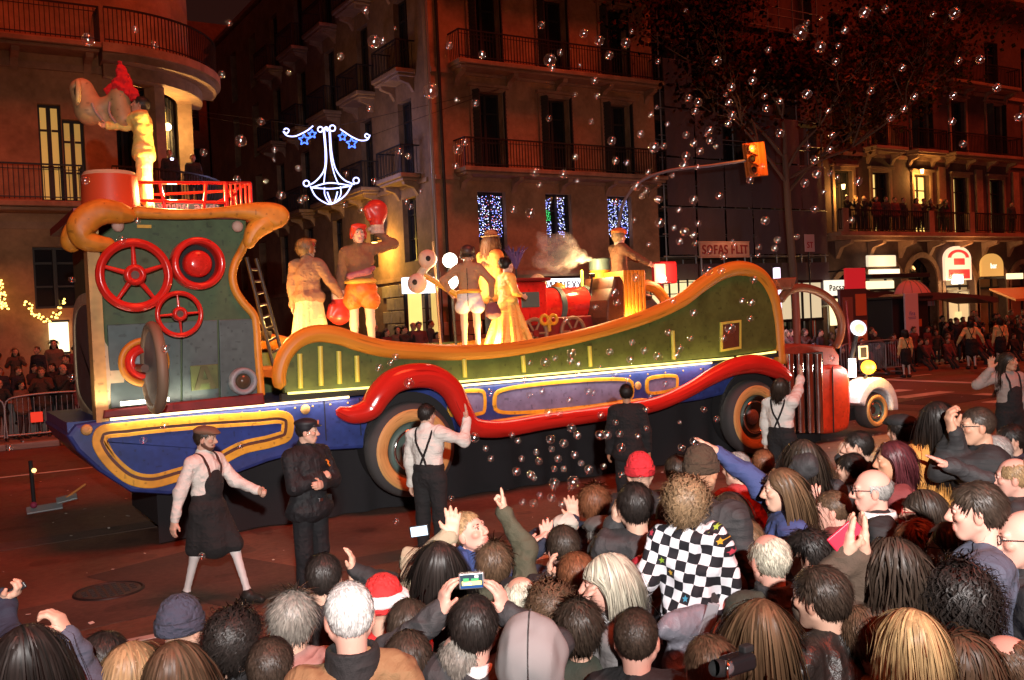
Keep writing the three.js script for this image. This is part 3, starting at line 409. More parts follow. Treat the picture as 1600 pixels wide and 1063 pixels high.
{ // ---- SOFAS sign and little sign
  const p = onZ(1132, 390, -28.6), t = thing('sofa_shop_sign', 'pale orange board with dark capital letters on a post before the scaffold', 'sign', null, p), w = 2.75, h = 0.62;
  mesh('board', rbox(w, h, 0.1, 0, 0, 0, 0.05), M(0.62, 0.4, 0.28, { map: mottled }), t);
  mesh('edge', mg([box(w, 0.03, 0.12, 0, h / 2, 0), box(w, 0.03, 0.12, 0, -h / 2, 0)]), M(0.5, 0.3, 0.2), t);
  mesh('lettering', text('SOFAS FLIT', 0.36, 0.012).scale(0.96, 1, 1).translate(0, 0, 0.052), M(0.2, 0.02, 0.02), t);
  mesh('post', mg([bar([-1.2, -p.y + 0.15, -0.08], [-1.2, 0.2, -0.08], 0.04), bar([1.2, -p.y + 0.15, -0.08], [1.2, 0.2, -0.08], 0.04)]), MAT.greyMetal, t);
  lamp([1, 0.42, 0.2], 2.2, p.clone().add(V(0.2, 0.9, 1.1)), 6);
  const q = onZ(1265, 380, -28.4), s = thing('small_street_sign', 'small pinkish square sign with red letters beside the tree trunk', 'sign', null, q); mesh('board', rbox(0.6, 0.75, 0.05, 0, 0, 0), M(0.6, 0.4, 0.38), s); mesh('lettering', text('ST', 0.26, 0.008).translate(0, -0.08, 0.026), M(0.4, 0.03, 0.03), s); mesh('post', bar([0, -q.y + 0.15, -0.06], [0, 0.4, -0.06], 0.035), MAT.iron, s);
  const l = onZ(655, 446, -29.8), e = thing('corner_shop_sign', 'white glowing light box over the corner shop door', 'sign', null, l); mesh('box', rbox(1.2, 0.55, 0.3, 0, 0, 0), glow(0.95, 0.95, 1, 1.6), e); mesh('bracket', box(0.06, 0.06, 0.6, 0, 0.2, -0.4), MAT.iron, e);
  const dd = onZ(655, 487, -29.84), e2 = thing('corner_shop_door', 'yellow lit door and side light of the corner shop', 'door', null, dd); mesh('pane', box(0.5, 1.5, 0.04, -0.15, 0, 0), glow(1, 0.72, 0.2, 0.9), e2); mesh('side_pane', box(0.28, 1.5, 0.04, 0.62, 0, 0), glow(1, 0.7, 0.2, 0.55), e2); mesh('frame', mg([box(0.1, 1.7, 0.1, 0.3, 0, 0), box(0.1, 1.7, 0.1, -0.5, 0, 0), box(0.1, 1.7, 0.1, 0.85, 0, 0), box(1.5, 0.1, 0.1, 0.2, 0.85, 0)]), MAT.black, e2);
  const n = onZ(876, 446, -29.6), e3 = thing('neon_sign', 'long white lit sign box with dark lettering behind the toy locomotive', 'sign', null, n); mesh('box', rbox(1.75, 0.5, 0.14, 0, 0, 0), glow(0.95, 0.97, 1, 2.0), e3); mesh('lettering', text('MANEXY', 0.3, 0.012).translate(0.1, 0, 0.07), M(0.25, 0.28, 0.4), e3); mesh('frame', mg([box(1.95, 0.09, 0.2, 0, 0.3, 0), box(1.95, 0.09, 0.2, 0, -0.3, 0)]), MAT.black, e3);
  // lamp on the rusticated side wall that lights the stones yellow
  const c = onX(604, 384, ux(681)).add(V(-0.5, 0, 0)), w2 = thing('facade_lantern', 'yellow lamp lighting the stone courses of the corner building', 'lamp', null, c); mesh('glass', cyl(0.12, 0.08, 0.26, 0, 0, 0, 8), glow(1, 0.75, 0.2, 3.5), w2); mesh('cap', cyl(0.03, 0.15, 0.1, 0, 0.18, 0, 8), MAT.iron, w2); mesh('bracket', box(0.7, 0.04, 0.04, 0.35, 0.24, 0), MAT.iron, w2); lamp([1, 0.58, 0.1], 20, c.clone().add(V(-0.25, -0.3, 0.1)), 4);
}
{ // ---- chandelier of light tubes over the side street
  const D = 33, c = at(512, 255, D), s = D / FPX, t = thing('light_chandelier', 'blue white Christmas chandelier of light tubes hanging over the side street', 'light decoration', null, c);
  t.quaternion.setFromRotationMatrix(new THREE.Matrix4().makeBasis(r0, V(0, 1, 0), f0.clone().negate()));
  const T = (pts, r = 0.03, dz = 0) => tube(pts.map(([x, y]) => [(x - 512) * s, (255 - y) * s, dz]), r * 0.8, 40, 6);
  const arc2 = (cx, cy, r, a0, a1) => Array.from({ length: 12 }, (_, i) => { const a = lerp(a0, a1, i / 11); return [cx + Math.cos(a) * r, cy + Math.sin(a) * r]; });
  const W = glow(0.45, 0.5, 1.0, 2.6), Bl = glow(0.06, 0.16, 1, 2.2);
  mesh('stem', mg([T([[508, 205], [509, 240], [506, 265], [492, 282], [477, 290]]), T([[518, 205], [519, 240], [524, 265], [536, 282], [552, 290]]), T([[511, 205], [512, 250], [508, 275], [506, 288]], 0.025, 0.2), T([[515, 205], [516, 250], [521, 275], [526, 288]], 0.025, -0.2)]), W, t);
  mesh('bowl', mg([T([[483, 290], [490, 305], [502, 315], [512, 319], [524, 315], [538, 305], [548, 290]]), T([[484, 292], [512, 286], [548, 292]]), T([[484, 292], [515, 295], [548, 292]]), T([[505, 292], [505, 304], [512, 317], [518, 317]], 0.025), T([[530, 292], [530, 304], [522, 317]], 0.025), T([[509, 300], [512, 310], [514, 317]], 0.03), T([[525, 300], [522, 310], [519, 317]], 0.03)]), W, t);
  mesh('scroll', mg([T(arc2(477, 285, 4.5, 0.5, 6.6)), T(arc2(555, 284, 4.5, 2.6, 8.8)), T(arc2(503, 202, 4, 0, 6.3)), T(arc2(522, 201, 4.5, 0, 6.3)), T([[506, 205], [513, 200], [515, 205]], 0.06)]), W, t);
  mesh('arm', mg([T([[446, 200], [450, 198], [454, 201], [450, 206], [445, 202], [450, 209], [462, 211], [474, 207], [484, 202], [492, 196]], 0.028), T([[578, 214], [574, 212], [572, 216], [577, 219], [580, 214], [576, 221], [565, 222], [552, 216], [542, 209], [534, 203]], 0.028)]), W, t);
  for (const [x, y, r] of [[477, 217, 9], [490, 209, 7], [537, 215, 7], [551, 226, 9]]) { const p = []; for (let k = 0; k <= 10; k++) { const a = -Math.PI / 2 + k * Math.PI / 5, q = k % 2 ? r * 0.45 : r; p.push([x + Math.cos(a) * q, y + Math.sin(a) * q]); } const segs = []; for (let k = 0; k < 10; k++) segs.push(bar([(p[k][0] - 512) * s, (255 - p[k][1]) * s, 0], [(p[k + 1][0] - 512) * s, (255 - p[k + 1][1]) * s, 0], 0.022, 5)); mesh('star', mg(segs), Bl, t); }
  lamp([0.5, 0.5, 1], 9, c.clone().addScaledVector(f0, 0.9), 20);
  mesh('suspension_cable', mg([bar([-1.45, 1.15, 0], [-7, 2.6, -1], 0.008, 4), bar([1.45, 0.85, 0], [6, 2.5, -1], 0.008, 4), bar([0, 1.2, 0], [-7, 2.6, -1], 0.008, 4), bar([0, 1.2, 0], [6, 2.5, -1], 0.008, 4)]), MAT.black, t);
}
{ // ---- traffic light on its long arm
  const D = 34, c = at(1180, 249, D), t = thing('traffic_light', 'yellow backed traffic light showing red on a long curved arm', 'traffic light', null, c), s = D / FPX;
  const yel = M(0.75, 0.22, 0.03, { roughness: 0.5 });
  const face = new THREE.Group(); 
  const turn = new THREE.Matrix4().makeRotationFromEuler(new THREE.Euler(0, -0.35, 0.09));
  const G = (g) => g.applyMatrix4(turn);
  mesh('backboard', G(rbox(0.86, 1.22, 0.06, 0.06, 0, -0.12, 0.04)), yel, t);
  mesh('side_flap', G(rbox(0.3, 1.2, 0.06, 0.32, 0, 0.0, 0.03).rotateY(0.35)), yel, t);
  mesh('housing', G(rbox(0.38, 1.14, 0.2, -0.14, 0, -0.02, 0.04)), yel, t);
  const lens = [glow(1, 0.2, 0.02, 4, 0.6), MAT.black, MAT.black];
  for (let k = 0; k < 3; k++) { mesh('lens', G(new THREE.SphereGeometry(0.13, 20, 10, 0, Math.PI * 2, 0, 1.2).rotateX(Math.PI / 2).translate(-0.14, 0.37 - k * 0.37, 0.03)), lens[k], t); mesh('visor', G(new THREE.CylinderGeometry(0.165, 0.165, 0.22, 20, 1, true, Math.PI * 0.65, Math.PI * 1.7).rotateX(Math.PI / 2).translate(-0.14, 0.37 - k * 0.37, 0.15)), M(0.5, 0.15, 0.03, { side: THREE.DoubleSide }), t); }
  lamp([1, 0.3, 0.05], 5, c.clone().add(V(-0.25, 0.4, 0.55)), 8);
  const A = (px, py) => at(px, py, D).sub(c), ground = at(962, 400, D); 
  mesh('arm', tube([A(1170, 250), A(1110, 259), A(1040, 268), A(1000, 284), A(975, 315), A(965, 360)], 0.055, 60, 8), MAT.greyMetal, t);
  mesh('pole', bar(A(965, 360), V(A(965, 360).x, -c.y + 0.15, A(965, 360).z), 0.09, 12, 0.06), MAT.greyMetal, t);
  const d2 = 30, lp = at(673, 190, d2), lp2 = thing('street_pole', 'slim dark pole standing before the corner of the ochre building', 'pole', null, V(lp.x, 0.15, lp.z)); mesh('shaft', bar([0, 0, 0], [0, 13, 0], 0.07, 10, 0.04), MAT.greyMetal, lp2); mesh('base', cyl(0.14, 0.18, 0.7, 0, 0.35, 0), MAT.greyMetal, lp2);
}
{ // ---- plane tree on the far pavement: trunk, limbs, sparse dead-leaf crown
  const base = onZ(1243, 470, -27.6), t = thing('plane_tree', 'tall street tree with a leaning bare trunk and sparse rust red leaves', 'tree', null, V(base.x, 0.15, -27.6));
  const top = onZ(1226, 235, -27.6).sub(t.position), bark = M(0.2, 0.15, 0.11, { map: mottled, bumpMap: grainy, bumpScale: 0.02, roughness: 0.95 });
  mesh('trunk', vtube([[0, -0.1, 0], [0.0, 2.5, 0], top.clone().multiplyScalar(0.75), top], [0.2, 0.17, 0.14, 0.11], 40, 10), bark, t);
  const limbs = [], tips = [];
  const grow = (p, d, len, r, lvl) => { const q = p.clone().addScaledVector(d, len), mid = p.clone().lerp(q, 0.5).add(V(rr(-0.15, 0.15), 0.1, rr(-0.15, 0.15))); limbs.push(vtube([p, mid, q], [r, r * 0.8, r * 0.6], 8, 6)); if (lvl > 1) tips.push(mid, q); if (lvl < 4) for (let k = 0; k < (lvl < 2 ? 4 : 3); k++) grow(q, d.clone().multiplyScalar(0.8).add(V(rr(-0.85, 0.85), rr(-0.05, 0.65), rr(-0.85, 0.85))).normalize(), len * rr(0.62, 0.85), r * 0.6, lvl + 1); };
  grow(top.clone().multiplyScalar(0.97), V(-0.05, 1, 0), 1.6, 0.1, 0); grow(top.clone().multiplyScalar(0.8), V(0.9, 0.75, 0.1).normalize(), 2.4, 0.08, 1); grow(top.clone().multiplyScalar(0.85), V(-0.9, 0.6, 0.2).normalize(), 2.4, 0.08, 1); grow(top.clone().multiplyScalar(0.9), V(0.5, 0.9, 0.5).normalize(), 2.2, 0.07, 1); grow(top.clone().multiplyScalar(0.86), V(1, 0.45, 0.3).normalize(), 3.4, 0.08, 0); grow(top.clone().multiplyScalar(0.96), V(-0.8, 0.8, -0.2).normalize(), 2.9, 0.08, 0);
  mesh('limb', mg(limbs), bark, t);
  const P = [], N = [], C = [], U = []; 
  const leaf = (c, s) => { const a = V(rr(-1, 1), rr(-0.7, 0.7), rr(-1, 1)).normalize(), b = a.clone().cross(V(rr(-1, 1), rr(-1, 1), rr(-1, 1))).normalize(), n = a.clone().cross(b), k = rr(0.55, 1.15), q = rnd(); const col = [0.2 * k + 0.06 * q, 0.09 * k, 0.04 * k];
    for (const [x, y] of [[0, 0], [0.5, 0.45], [0, 1], [0, 0], [0, 1], [-0.5, 0.45]]) { const p = c.clone().addScaledVector(a, y * s).addScaledVector(b, x * s); P.push(p.x, p.y, p.z); N.push(n.x, n.y, n.z); C.push(...col); U.push(x, y); } };
  for (const p of tips) { const n = rnd() < 0.3 ? 5 : 16; for (let k = 0; k < n; k++) leaf(p.clone().add(V(rr(-0.95, 0.95), rr(-0.8, 0.7), rr(-0.95, 0.95))), rr(0.1, 0.22)); }
  const g = new THREE.BufferGeometry(); for (const [k, a, n] of [['position', P, 3], ['normal', N, 3], ['color', C, 3], ['uv', U, 2]]) g.setAttribute(k, new THREE.Float32BufferAttribute(a, n));
  const lm = new THREE.MeshPhysicalMaterial({ vertexColors: true, roughness: 0.8, side: THREE.DoubleSide }); mesh('crown', g, lm, t);
}
// ---------------------------------------------------------------- parade float
const ZN = -12.6, ZF = -15.1, DECK = 2.12;
const fp = (px, py, z = ZN) => { const p = onZ(px, py, z); return [p.x, p.y]; };
const fps = (l, z = ZN) => { const o = []; for (let i = 0; i < l.length; i += 2) o.push(fp(l[i], l[i + 1], z)); return o; };
const f3 = (px, py, z = ZN) => { const p = onZ(px, py, z); return [p.x, p.y, p.z]; };
const ppm = (px, py, z = ZN) => FPX / (z / ray(px, py).z);
function inset(pts, d) {                                              // pts closed, smooth; moved inwards by d
  const n = pts.length; let area = 0; for (let i = 0; i < n; i++) { const a = pts[i], b = pts[(i + 1) % n]; area += a[0] * b[1] - b[0] * a[1]; } const s = Math.sign(area);
  return pts.map((p, i) => { const a = pts[(i + n - 1) % n], b = pts[(i + 1) % n], dx = b[0] - a[0], dy = b[1] - a[1], l = Math.hypot(dx, dy) || 1; return [p[0] - s * dy / l * d, p[1] + s * dx / l * d]; });
}
const ringShape = (a, b) => { const s = shapeOf(a); s.holes.push(new THREE.Path(b.map((p) => new THREE.Vector2(p[0], p[1])))); return s; };
const FM = {
  orange: M(0.74, 0.27, 0.025, { map: brushed, roughness: 0.5, bumpMap: grainy, bumpScale: 0.002 }), green: M(0.055, 0.095, 0.035, { map: brushed, roughness: 0.6 }), olive: M(0.095, 0.125, 0.03, { map: brushed, roughness: 0.5 }),
  slate: M(0.07, 0.1, 0.1, { map: brushed, roughness: 0.5 }), red: M(0.74, 0.03, 0.02, { map: brushed, roughness: 0.36, roughnessMap: paintRough }), darkRed: M(0.22, 0.012, 0.012, { map: brushed, roughness: 0.5 }),
  blue: M(0.012, 0.035, 0.22, { map: brushed, roughness: 0.42 }), violet: M(0.03, 0.055, 0.24, { map: brushed, roughness: 0.42 }), lilac: M(0.2, 0.19, 0.33, { map: brushed, roughness: 0.45 }),
  yellow: M(0.78, 0.4, 0.025, { map: brushed, roughness: 0.5 }), lime: M(0.55, 0.5, 0.08, { roughness: 0.5 }), cream: M(0.6, 0.46, 0.28, { map: brushed, roughness: 0.6 }), tyre: M(0.05, 0.05, 0.05, { roughness: 0.75, bumpMap: grainy, bumpScale: 0.003 }),
  wall: M(0.66, 0.37, 0.12, { map: brushed, roughness: 0.6 }), grey: M(0.28, 0.28, 0.3, { map: brushed, roughness: 0.5 }), teal: M(0.09, 0.14, 0.12, { roughness: 0.5 }), brown: M(0.12, 0.04, 0.02, { map: brushed, roughness: 0.45 }), woodTone: M(0.3, 0.17, 0.09, { map: brushed, roughness: 0.6 }),
  white: M(0.75, 0.78, 0.82, { map: brushed, roughness: 0.35 }),
  ledWarm: glow(1, 0.74, 0.36, 2.6), ledLime: glow(0.95, 0.78, 0.2, 2.2),
};
function led(parent, a, b, mat, color, k, w = 0.035) {                 // a strip of light along the float's side, with its lamp; a, b on the side plane
  const d = V(...b).sub(V(...a)), L = d.length(), c = V(...a).addScaledVector(d, 0.5), ang = Math.atan2(d.y, d.x);
  mesh('light_strip', new THREE.BoxGeometry(L, w, 0.03).rotateZ(ang).translate(c.x, c.y, c.z), mat, parent);
  const l = new THREE.RectAreaLight(new THREE.Color().setRGB(...color), k, L, 0.06); l.position.set(c.x, c.y - 0.01, c.z + 0.05); l.lookAt(c.x, c.y - 1, c.z - 0.28); scene.add(l); l.castShadow = true;
}
const fl = thing('parade_float', 'long fairground parade float with green tower, red gear wheels and blue hull', 'parade float', null, V(0, 0, 0));
{ // hull
  const up = fps([104, 682, 118, 664, 170, 655, 255, 648, 400, 635, 560, 620, 735, 602, 1000, 578, 1212, 556]), dn = fps([1200, 600, 1100, 625, 1000, 640, 760, 676, 700, 690, 590, 700, 480, 706, 420, 722, 340, 752, 265, 774, 205, 770, 155, 738, 120, 706]);
  mesh('hull', metreUV(extr(shapeOf([...up, ...dn]), 2.5, ZN, 0.05)), FM.violet, fl);
  const o = smooth(fps([143, 690, 152, 668, 205, 659, 300, 650, 400, 644, 441, 642, 456, 650, 458, 672, 452, 688, 425, 699, 380, 710, 330, 736, 280, 752, 235, 763, 200, 757, 172, 737, 150, 710]), 110, true);
  mesh('side_panel', metreUV(extr(shapeOf(inset(o, 0.05)), 0.02, ZN + 0.012)), FM.blue, fl);
  mesh('yellow_border', metreUV(extr(ringShape(o, inset(o, 0.085)), 0.04, ZN + 0.032, 0.008)), FM.yellow, fl); mesh('dark_line', metreUV(extr(ringShape(inset(o, 0.088), inset(o, 0.125)), 0.03, ZN + 0.02)), FM.brown, fl); mesh('thin_border', metreUV(extr(ringShape(inset(o, 0.13), inset(o, 0.17)), 0.03, ZN + 0.026, 0.006)), FM.yellow, fl);
  for (const q of [[700, 617, 706, 612, 750, 608, 757, 612, 757, 645, 750, 649, 706, 652, 700, 648], [771, 616, 780, 608, 978, 591, 988, 596, 988, 622, 978, 628, 782, 647, 771, 641], [1009, 594, 1014, 589, 1052, 585, 1058, 588, 1058, 607, 1052, 611, 1014, 617, 1009, 613]]) {
    const p = smooth(fps(q), 70, true); mesh('side_panel', metreUV(extr(shapeOf(inset(p, 0.03)), 0.02, ZN + 0.012)), FM.lilac, fl); mesh('yellow_border', metreUV(extr(ringShape(p, inset(p, 0.05)), 0.04, ZN + 0.03, 0.008)), FM.yellow, fl);
  }
  for (const [px, py] of [[135, 672], [477, 640], [997, 603]]) mesh('bolt_head', new THREE.SphereGeometry(0.07, 8, 6).scale(1, 1, 0.6).translate(...f3(px, py, ZN + 0.02)), FM.wall, fl);
  led(fl, f3(172, 655.5, ZN + 0.03), f3(545, 620.5, ZN + 0.03), FM.ledWarm, [1, 0.84, 0.66], 13, 0.028); led(fl, f3(712, 603.5, ZN + 0.03), f3(1112, 567, ZN + 0.03), FM.ledWarm, [1, 0.84, 0.66], 13, 0.028);
  for (const px of [318, 505, 560, 1100]) { const t = fp(px, 600)[0], y1 = fp(px, lerp(645, 575, (px - 300) / 800))[1], y0 = px < 450 ? 0 : fp(px, lerp(690, 600, (px - 500) / 600))[1]; if (px > 450) mesh('panel_joint', box(0.012, y1 - y0, 0.012, t, (y0 + y1) / 2, ZN + 0.004), MAT.black, fl); }
  for (let k = 0; k < 34; k++) { const px = lerp(185, 1095, k / 33), py = lerp(661, 574, k / 33) + 3; if (px > 590 && px < 715) continue; mesh('rivet', new THREE.SphereGeometry(0.016, 6, 4).translate(...f3(px, py, ZN)), FM.wall, fl); }
  // black underbody cloth hanging to the road, in folds
  const a = fp(250, 760)[0], b = fp(1300, 600)[0], n = 320, g = new THREE.PlaneGeometry(b - a, 1.2, n, 6), p = g.attributes.position;
  for (let i = 0; i < p.count; i++) { const x = p.getX(i); p.setZ(i, 0.05 * Math.sin(x * 9 + 2 * Math.sin(x * 1.7)) * (0.4 + 0.6 * (0.6 - p.getY(i)) / 1.2)); } g.computeVertexNormals();
  mesh('skirt', g.translate((a + b) / 2, 0.62, ZN - 0.28), MAT.blackCloth, fl);
  mesh('underbody', box(b - a - 0.1, 1.0, 2.0, (a + b) / 2, 0.7, -13.95), MAT.black, fl);
}
{ // tower
  const face = fps([154, 372, 200, 336, 300, 334, 388, 334, 386, 372, 376, 392, 366, 412, 362, 432, 366, 452, 378, 472, 395, 492, 398, 510, 405, 618, 171, 640]);
  mesh('tower', metreUV(extr(shapeOf(face), 2.4, ZN - 0.06, 0.03)), FM.green, fl);
  const edge = fps([386, 372, 376, 392, 366, 412, 362, 432, 366, 452, 378, 472, 395, 492, 399, 512, 402, 560, 407, 618]); mesh('orange_edge', mg([tube(edge.map((p) => [p[0] + 0.02, p[1], ZN - 0.04]), 0.055, 50, 8), tube(edge.map((p) => [p[0] + 0.02, p[1], ZN - 2.4]), 0.055, 50, 8)]), FM.orange, fl);
  // yellow inside reveal that the deck floods light
  const rev = shapeOf([...edge.map((p) => [p[0] + 0.012, p[1]]), ...[...edge].reverse().map((p) => [p[0] - 0.05, p[1]])]); mesh('reveal', metreUV(extr(rev, 2.3, ZN - 0.1)), FM.yellow, fl);
  // lower control panels, separate boards
  for (const q of [[168, 508, 236, 505, 283, 503, 283, 629, 174, 638], [286, 502, 340, 500, 343, 624, 286, 628.5], [343, 500, 397, 498, 403, 617, 346, 623.5]]) mesh('control_panel', metreUV(extr(shapeOf(fps(q)), 0.05, ZN - 0.025, 0.008)), FM.slate, fl);
  mesh('letter_plate', metreUV(extr(shapeOf(fps([297, 572, 340, 569, 341, 607, 299, 611])), 0.03, ZN + 0.01, 0.006)), FM.olive, fl); mesh('lettering', text('A', 0.3, 0.03).translate(...f3(319, 590, ZN + 0.005)), M(0.06, 0.06, 0.02), fl);
  mesh('base_band', metreUV(extr(shapeOf(fps([160, 654, 162, 641, 410, 614, 412, 632])), 0.2, ZN + 0.06, 0.02)), FM.darkRed, fl);
  led(fl, f3(188, 631.5, ZN + 0.09), f3(264, 624, ZN + 0.09), glow(1, 0.9, 0.7, 4), [1, 0.92, 0.75], 0.001, 0.05);
  { const l = new THREE.RectAreaLight(new THREE.Color().setRGB(1, 0.9, 0.66), 22, 1.6, 0.05); l.position.set(...f3(226, 627, ZN + 0.12)); l.lookAt(l.position.x, l.position.y + 1, l.position.z - 0.35); scene.add(l); }
  // big wavy orange crown of the tower with its two scrolls
  const fz = (l, z) => l.map(([x, y]) => f3(x, y, z)), sq = (g, z) => { const p = g.attributes.position; for (let i = 0; i < p.count; i++) p.setZ(i, z + clamp(p.getZ(i) - z, -0.13, 0.13)); g.computeVertexNormals(); return metreUV(g); }, k = 1 / 118;
  for (const [zz, nm] of [[ZN + 0.08, 'orange_crown'], [ZN - 2.35, 'orange_crown_rear']]) {
    mesh(nm, sq(vtube(fz([[205, 331], [245, 334], [300, 335], [350, 332], [385, 331], [420, 336], [438, 343], [447, 350]], zz), [0.08, 0.07, 0.065, 0.07, 0.11, 0.17, 0.19, 0.19], 90, 18), zz), FM.orange, fl);
    mesh('scroll', sq(vtube(fz([[213, 340], [190, 334], [160, 331], [138, 340], [127, 356], [130, 372], [150, 380], [180, 382]], zz), [0.06, 0.13, 0.16, 0.17, 0.17, 0.14, 0.11, 0.07], 90, 18), zz + 0.02), FM.orange, fl);
    mesh('scroll', sq(vtube(fz([[428, 340], [410, 350], [396, 364], [386, 388]], zz - 0.01), [0.16, 0.15, 0.12, 0.06], 40, 16), zz), FM.orange, fl);
    mesh('scroll', sq(vtube(fz([[132, 345], [116, 362], [111, 380], [122, 392]], zz - 0.28), [0.1, 0.13, 0.12, 0.06], 40, 14), zz - 0.28), FM.orange, fl);
  }
  mesh('platform', metreUV(box(2.2, 0.1, 2.5, fp(262, 335)[0], fp(262, 335)[1], ZN - 1.2)), FM.darkRed, fl);
  for (const [px, py] of [[184, 353], [371, 354]]) mesh('bolt_head', new THREE.SphereGeometry(0.075, 10, 8).scale(1, 1, 0.8).translate(...f3(px, py, ZN + 0.0)), M(0.5, 0.32, 0.26), fl);
  mesh('label_plate', box(0.17, 0.04, 0.02, ...f3(225, 354, ZN - 0.03)), FM.yellow, fl);
  // gear wheels
  const wheel = (px, py, rp, spokes, w, hub, ph, proud) => { const r = rp / ppm(px, py), c = f3(px, py, ZN + proud), rim = new THREE.TorusGeometry(r - w / 2, w / 2, 12, 48).scale(1, 1, 0.9); const m = mesh('gear_wheel', mg([rim, new THREE.TorusGeometry(r - w * 0.5, w * 0.3, 8, 48).translate(0, 0, w * 0.3)]).translate(...c), FM.red, fl);
    for (let k = 0; k < spokes; k++) { const a = ph + k * 2 * Math.PI / spokes; mesh('spoke', new THREE.CylinderGeometry(w * 0.2, w * 0.34, r - w * 0.6, 8).rotateZ(-Math.PI / 2).translate((r - w * 0.4) / 2, 0, 0).rotateZ(a).translate(...c), FM.red, m); }
    mesh('hub', lathe([[0, -0.06], [hub, -0.06], [hub, 0.05], [hub * 0.8, 0.08], [hub * 0.55, 0.08], [hub * 0.4, 0.03], [0, 0.03]]).rotateX(Math.PI / 2).translate(...c), FM.red, m); mesh('axle', new THREE.CylinderGeometry(0.05, 0.05, proud + 0.1, 10).rotateX(Math.PI / 2).translate(c[0], c[1], c[2] - proud / 2), FM.brown, m); };
  wheel(210, 430, 57, 5, 0.11, 0.13, 0.32, 0.16); wheel(280, 491, 36, 4, 0.06, 0.09, 0.05, 0.24);
  { const c = f3(309, 412, ZN + 0.06), r = 41 / ppm(309, 412); const m = mesh('ring_gauge', lathe([[r * 0.72, -0.1], [r * 0.74, 0.06], [r * 0.8, 0.1], [r * 0.95, 0.1], [r, 0.05], [r, -0.1]], 40).rotateX(Math.PI / 2).translate(...c), FM.red, fl); mesh('disc', lathe([[0, 0.1], [r * 0.25, 0.1], [r * 0.45, 0.07], [r * 0.52, 0.02], [r * 0.52, -0.1]], 32).rotateX(Math.PI / 2).translate(...c), FM.red, m); mesh('dark_plate', new THREE.CircleGeometry(r * 0.74, 32).translate(c[0], c[1], ZN - 0.05), MAT.black, m); }
  { const c = f3(225, 566, ZN + 0.05), r = 37 / ppm(225, 566); const m = mesh('valve_dial', new THREE.TorusGeometry(r * 0.9, r * 0.14, 10, 40).translate(...c), FM.orange, fl); mesh('red_ring', lathe([[r * 0.35, -0.02], [r * 0.4, 0.05], [r * 0.6, 0.06], [r * 0.76, 0]], 32).rotateX(Math.PI / 2).translate(...c), FM.red, m); mesh('dark_plate', new THREE.CircleGeometry(r * 0.7, 32).translate(c[0], c[1], ZN - 0.02), FM.grey, m);
    const w = f3(240, 575, ZN + 0.5), R = 0.5; const hw = mesh('hand_wheel', new THREE.TorusGeometry(R, 0.065, 12, 44).rotateY(Math.PI / 2).translate(...w), M(0.3, 0.2, 0.13, { map: mottled, roughness: 0.6 }), fl); mesh('hand_wheel_disc', new THREE.CylinderGeometry(R, R, 0.05, 30).rotateZ(Math.PI / 2).translate(...w), M(0.22, 0.2, 0.2, { map: mottled }), hw); mesh('axle', bar([w[0] - 0.1, w[1], w[2]], [w[0] - 0.1, w[1], ZN], 0.05), FM.brown, hw); }
  { const c = f3(380, 596, ZN + 0.05); const m = mesh('porthole_lamp', lathe([[0.1, 0], [0.12, 0.05], [0.16, 0.06], [0.18, 0.03], [0.18, -0.06]], 32).rotateX(Math.PI / 2).translate(...c), FM.grey, fl); mesh('lens', new THREE.SphereGeometry(0.12, 20, 8, 0, 6.3, 0, 1.0).rotateX(Math.PI / 2).translate(c[0], c[1], c[2] - 0.06), M(0.08, 0.05, 0.03, { roughness: 0.1 }), m); }
  // rear face: cream rounded fender plate
  const rx = fp(160, 500)[0]; const q = smooth([[-12.75, 1.7], [-12.75, 2.9], [-13.1, 3.2], [-14.6, 3.2], [-15.0, 2.9], [-15.0, 1.9], [-14.4, 1.65]], 60, true);
  const back = (s, x, d) => extr(s, d, 0, 0.02).rotateY(-Math.PI / 2).translate(x, 0, 0);
  const zsh = (pts) => shapeOf(pts.map((p) => [p[0], p[1]]));
  mesh('rear_fender', metreUV(back(ringShape(q, inset(q, 0.16)), rx - 0.05, 0.28)), FM.cream, fl); mesh('rear_plate', metreUV(back(zsh(inset(q, 0.14)), rx - 0.03, 0.1)), FM.slate, fl);
  mesh('rear_post', metreUV(box(0.14, 2.6, 0.3, rx - 0.06, 2.95, ZN - 0.16)), FM.wall, fl); mesh('rear_bumper', metreUV(box(0.5, 0.12, 2.3, rx - 0.2, 1.62, -13.85)), FM.blue, fl);
  // red drum and railing on top
  const dc = f3(172, 300, -13.0); mesh('drum', mg([cyl(0.33, 0.35, 0.42, dc[0], dc[1] - 0.02, dc[2], 30)]), M(0.6, 0.07, 0.02, { roughness: 0.45 }), fl); mesh('drum_skin', cyl(0.3, 0.33, 0.05, dc[0], dc[1] + 0.215, dc[2], 30), FM.cream, fl);
  const rb = 0.022, TZ = [-13.0, -14.6], yb = fp(300, 326, -13)[1] - 0.05; const P = (px, py, z) => V(...f3(px, py, z)), L = [];
  const c1 = P(209, 285, -13.0), c2 = P(352, 286, -13.0), c3 = P(390, 286, -14.6 + 0.9), lo = (v) => V(v.x, yb, v.z), mid = (v) => V(v.x, yb + 0.14, v.z);
  L.push(bar(c1, c2, rb), bar(c2, c3, rb), bar(mid(c1), mid(c2), rb), bar(c1, lo(c1), rb), bar(c2, lo(c2), rb * 1.4), bar(c3, lo(c3), rb * 1.4), bar(P(322, 286, -13.0), lo(P(317, 320, -13.0)), rb), bar(P(249, 285, -13), lo(P(258, 320, -13)), rb), bar(mid(c1).setX(P(340, 318, -13).x), c3.clone().lerp(c2, 0.6).setY(c2.y - 0.1), rb));
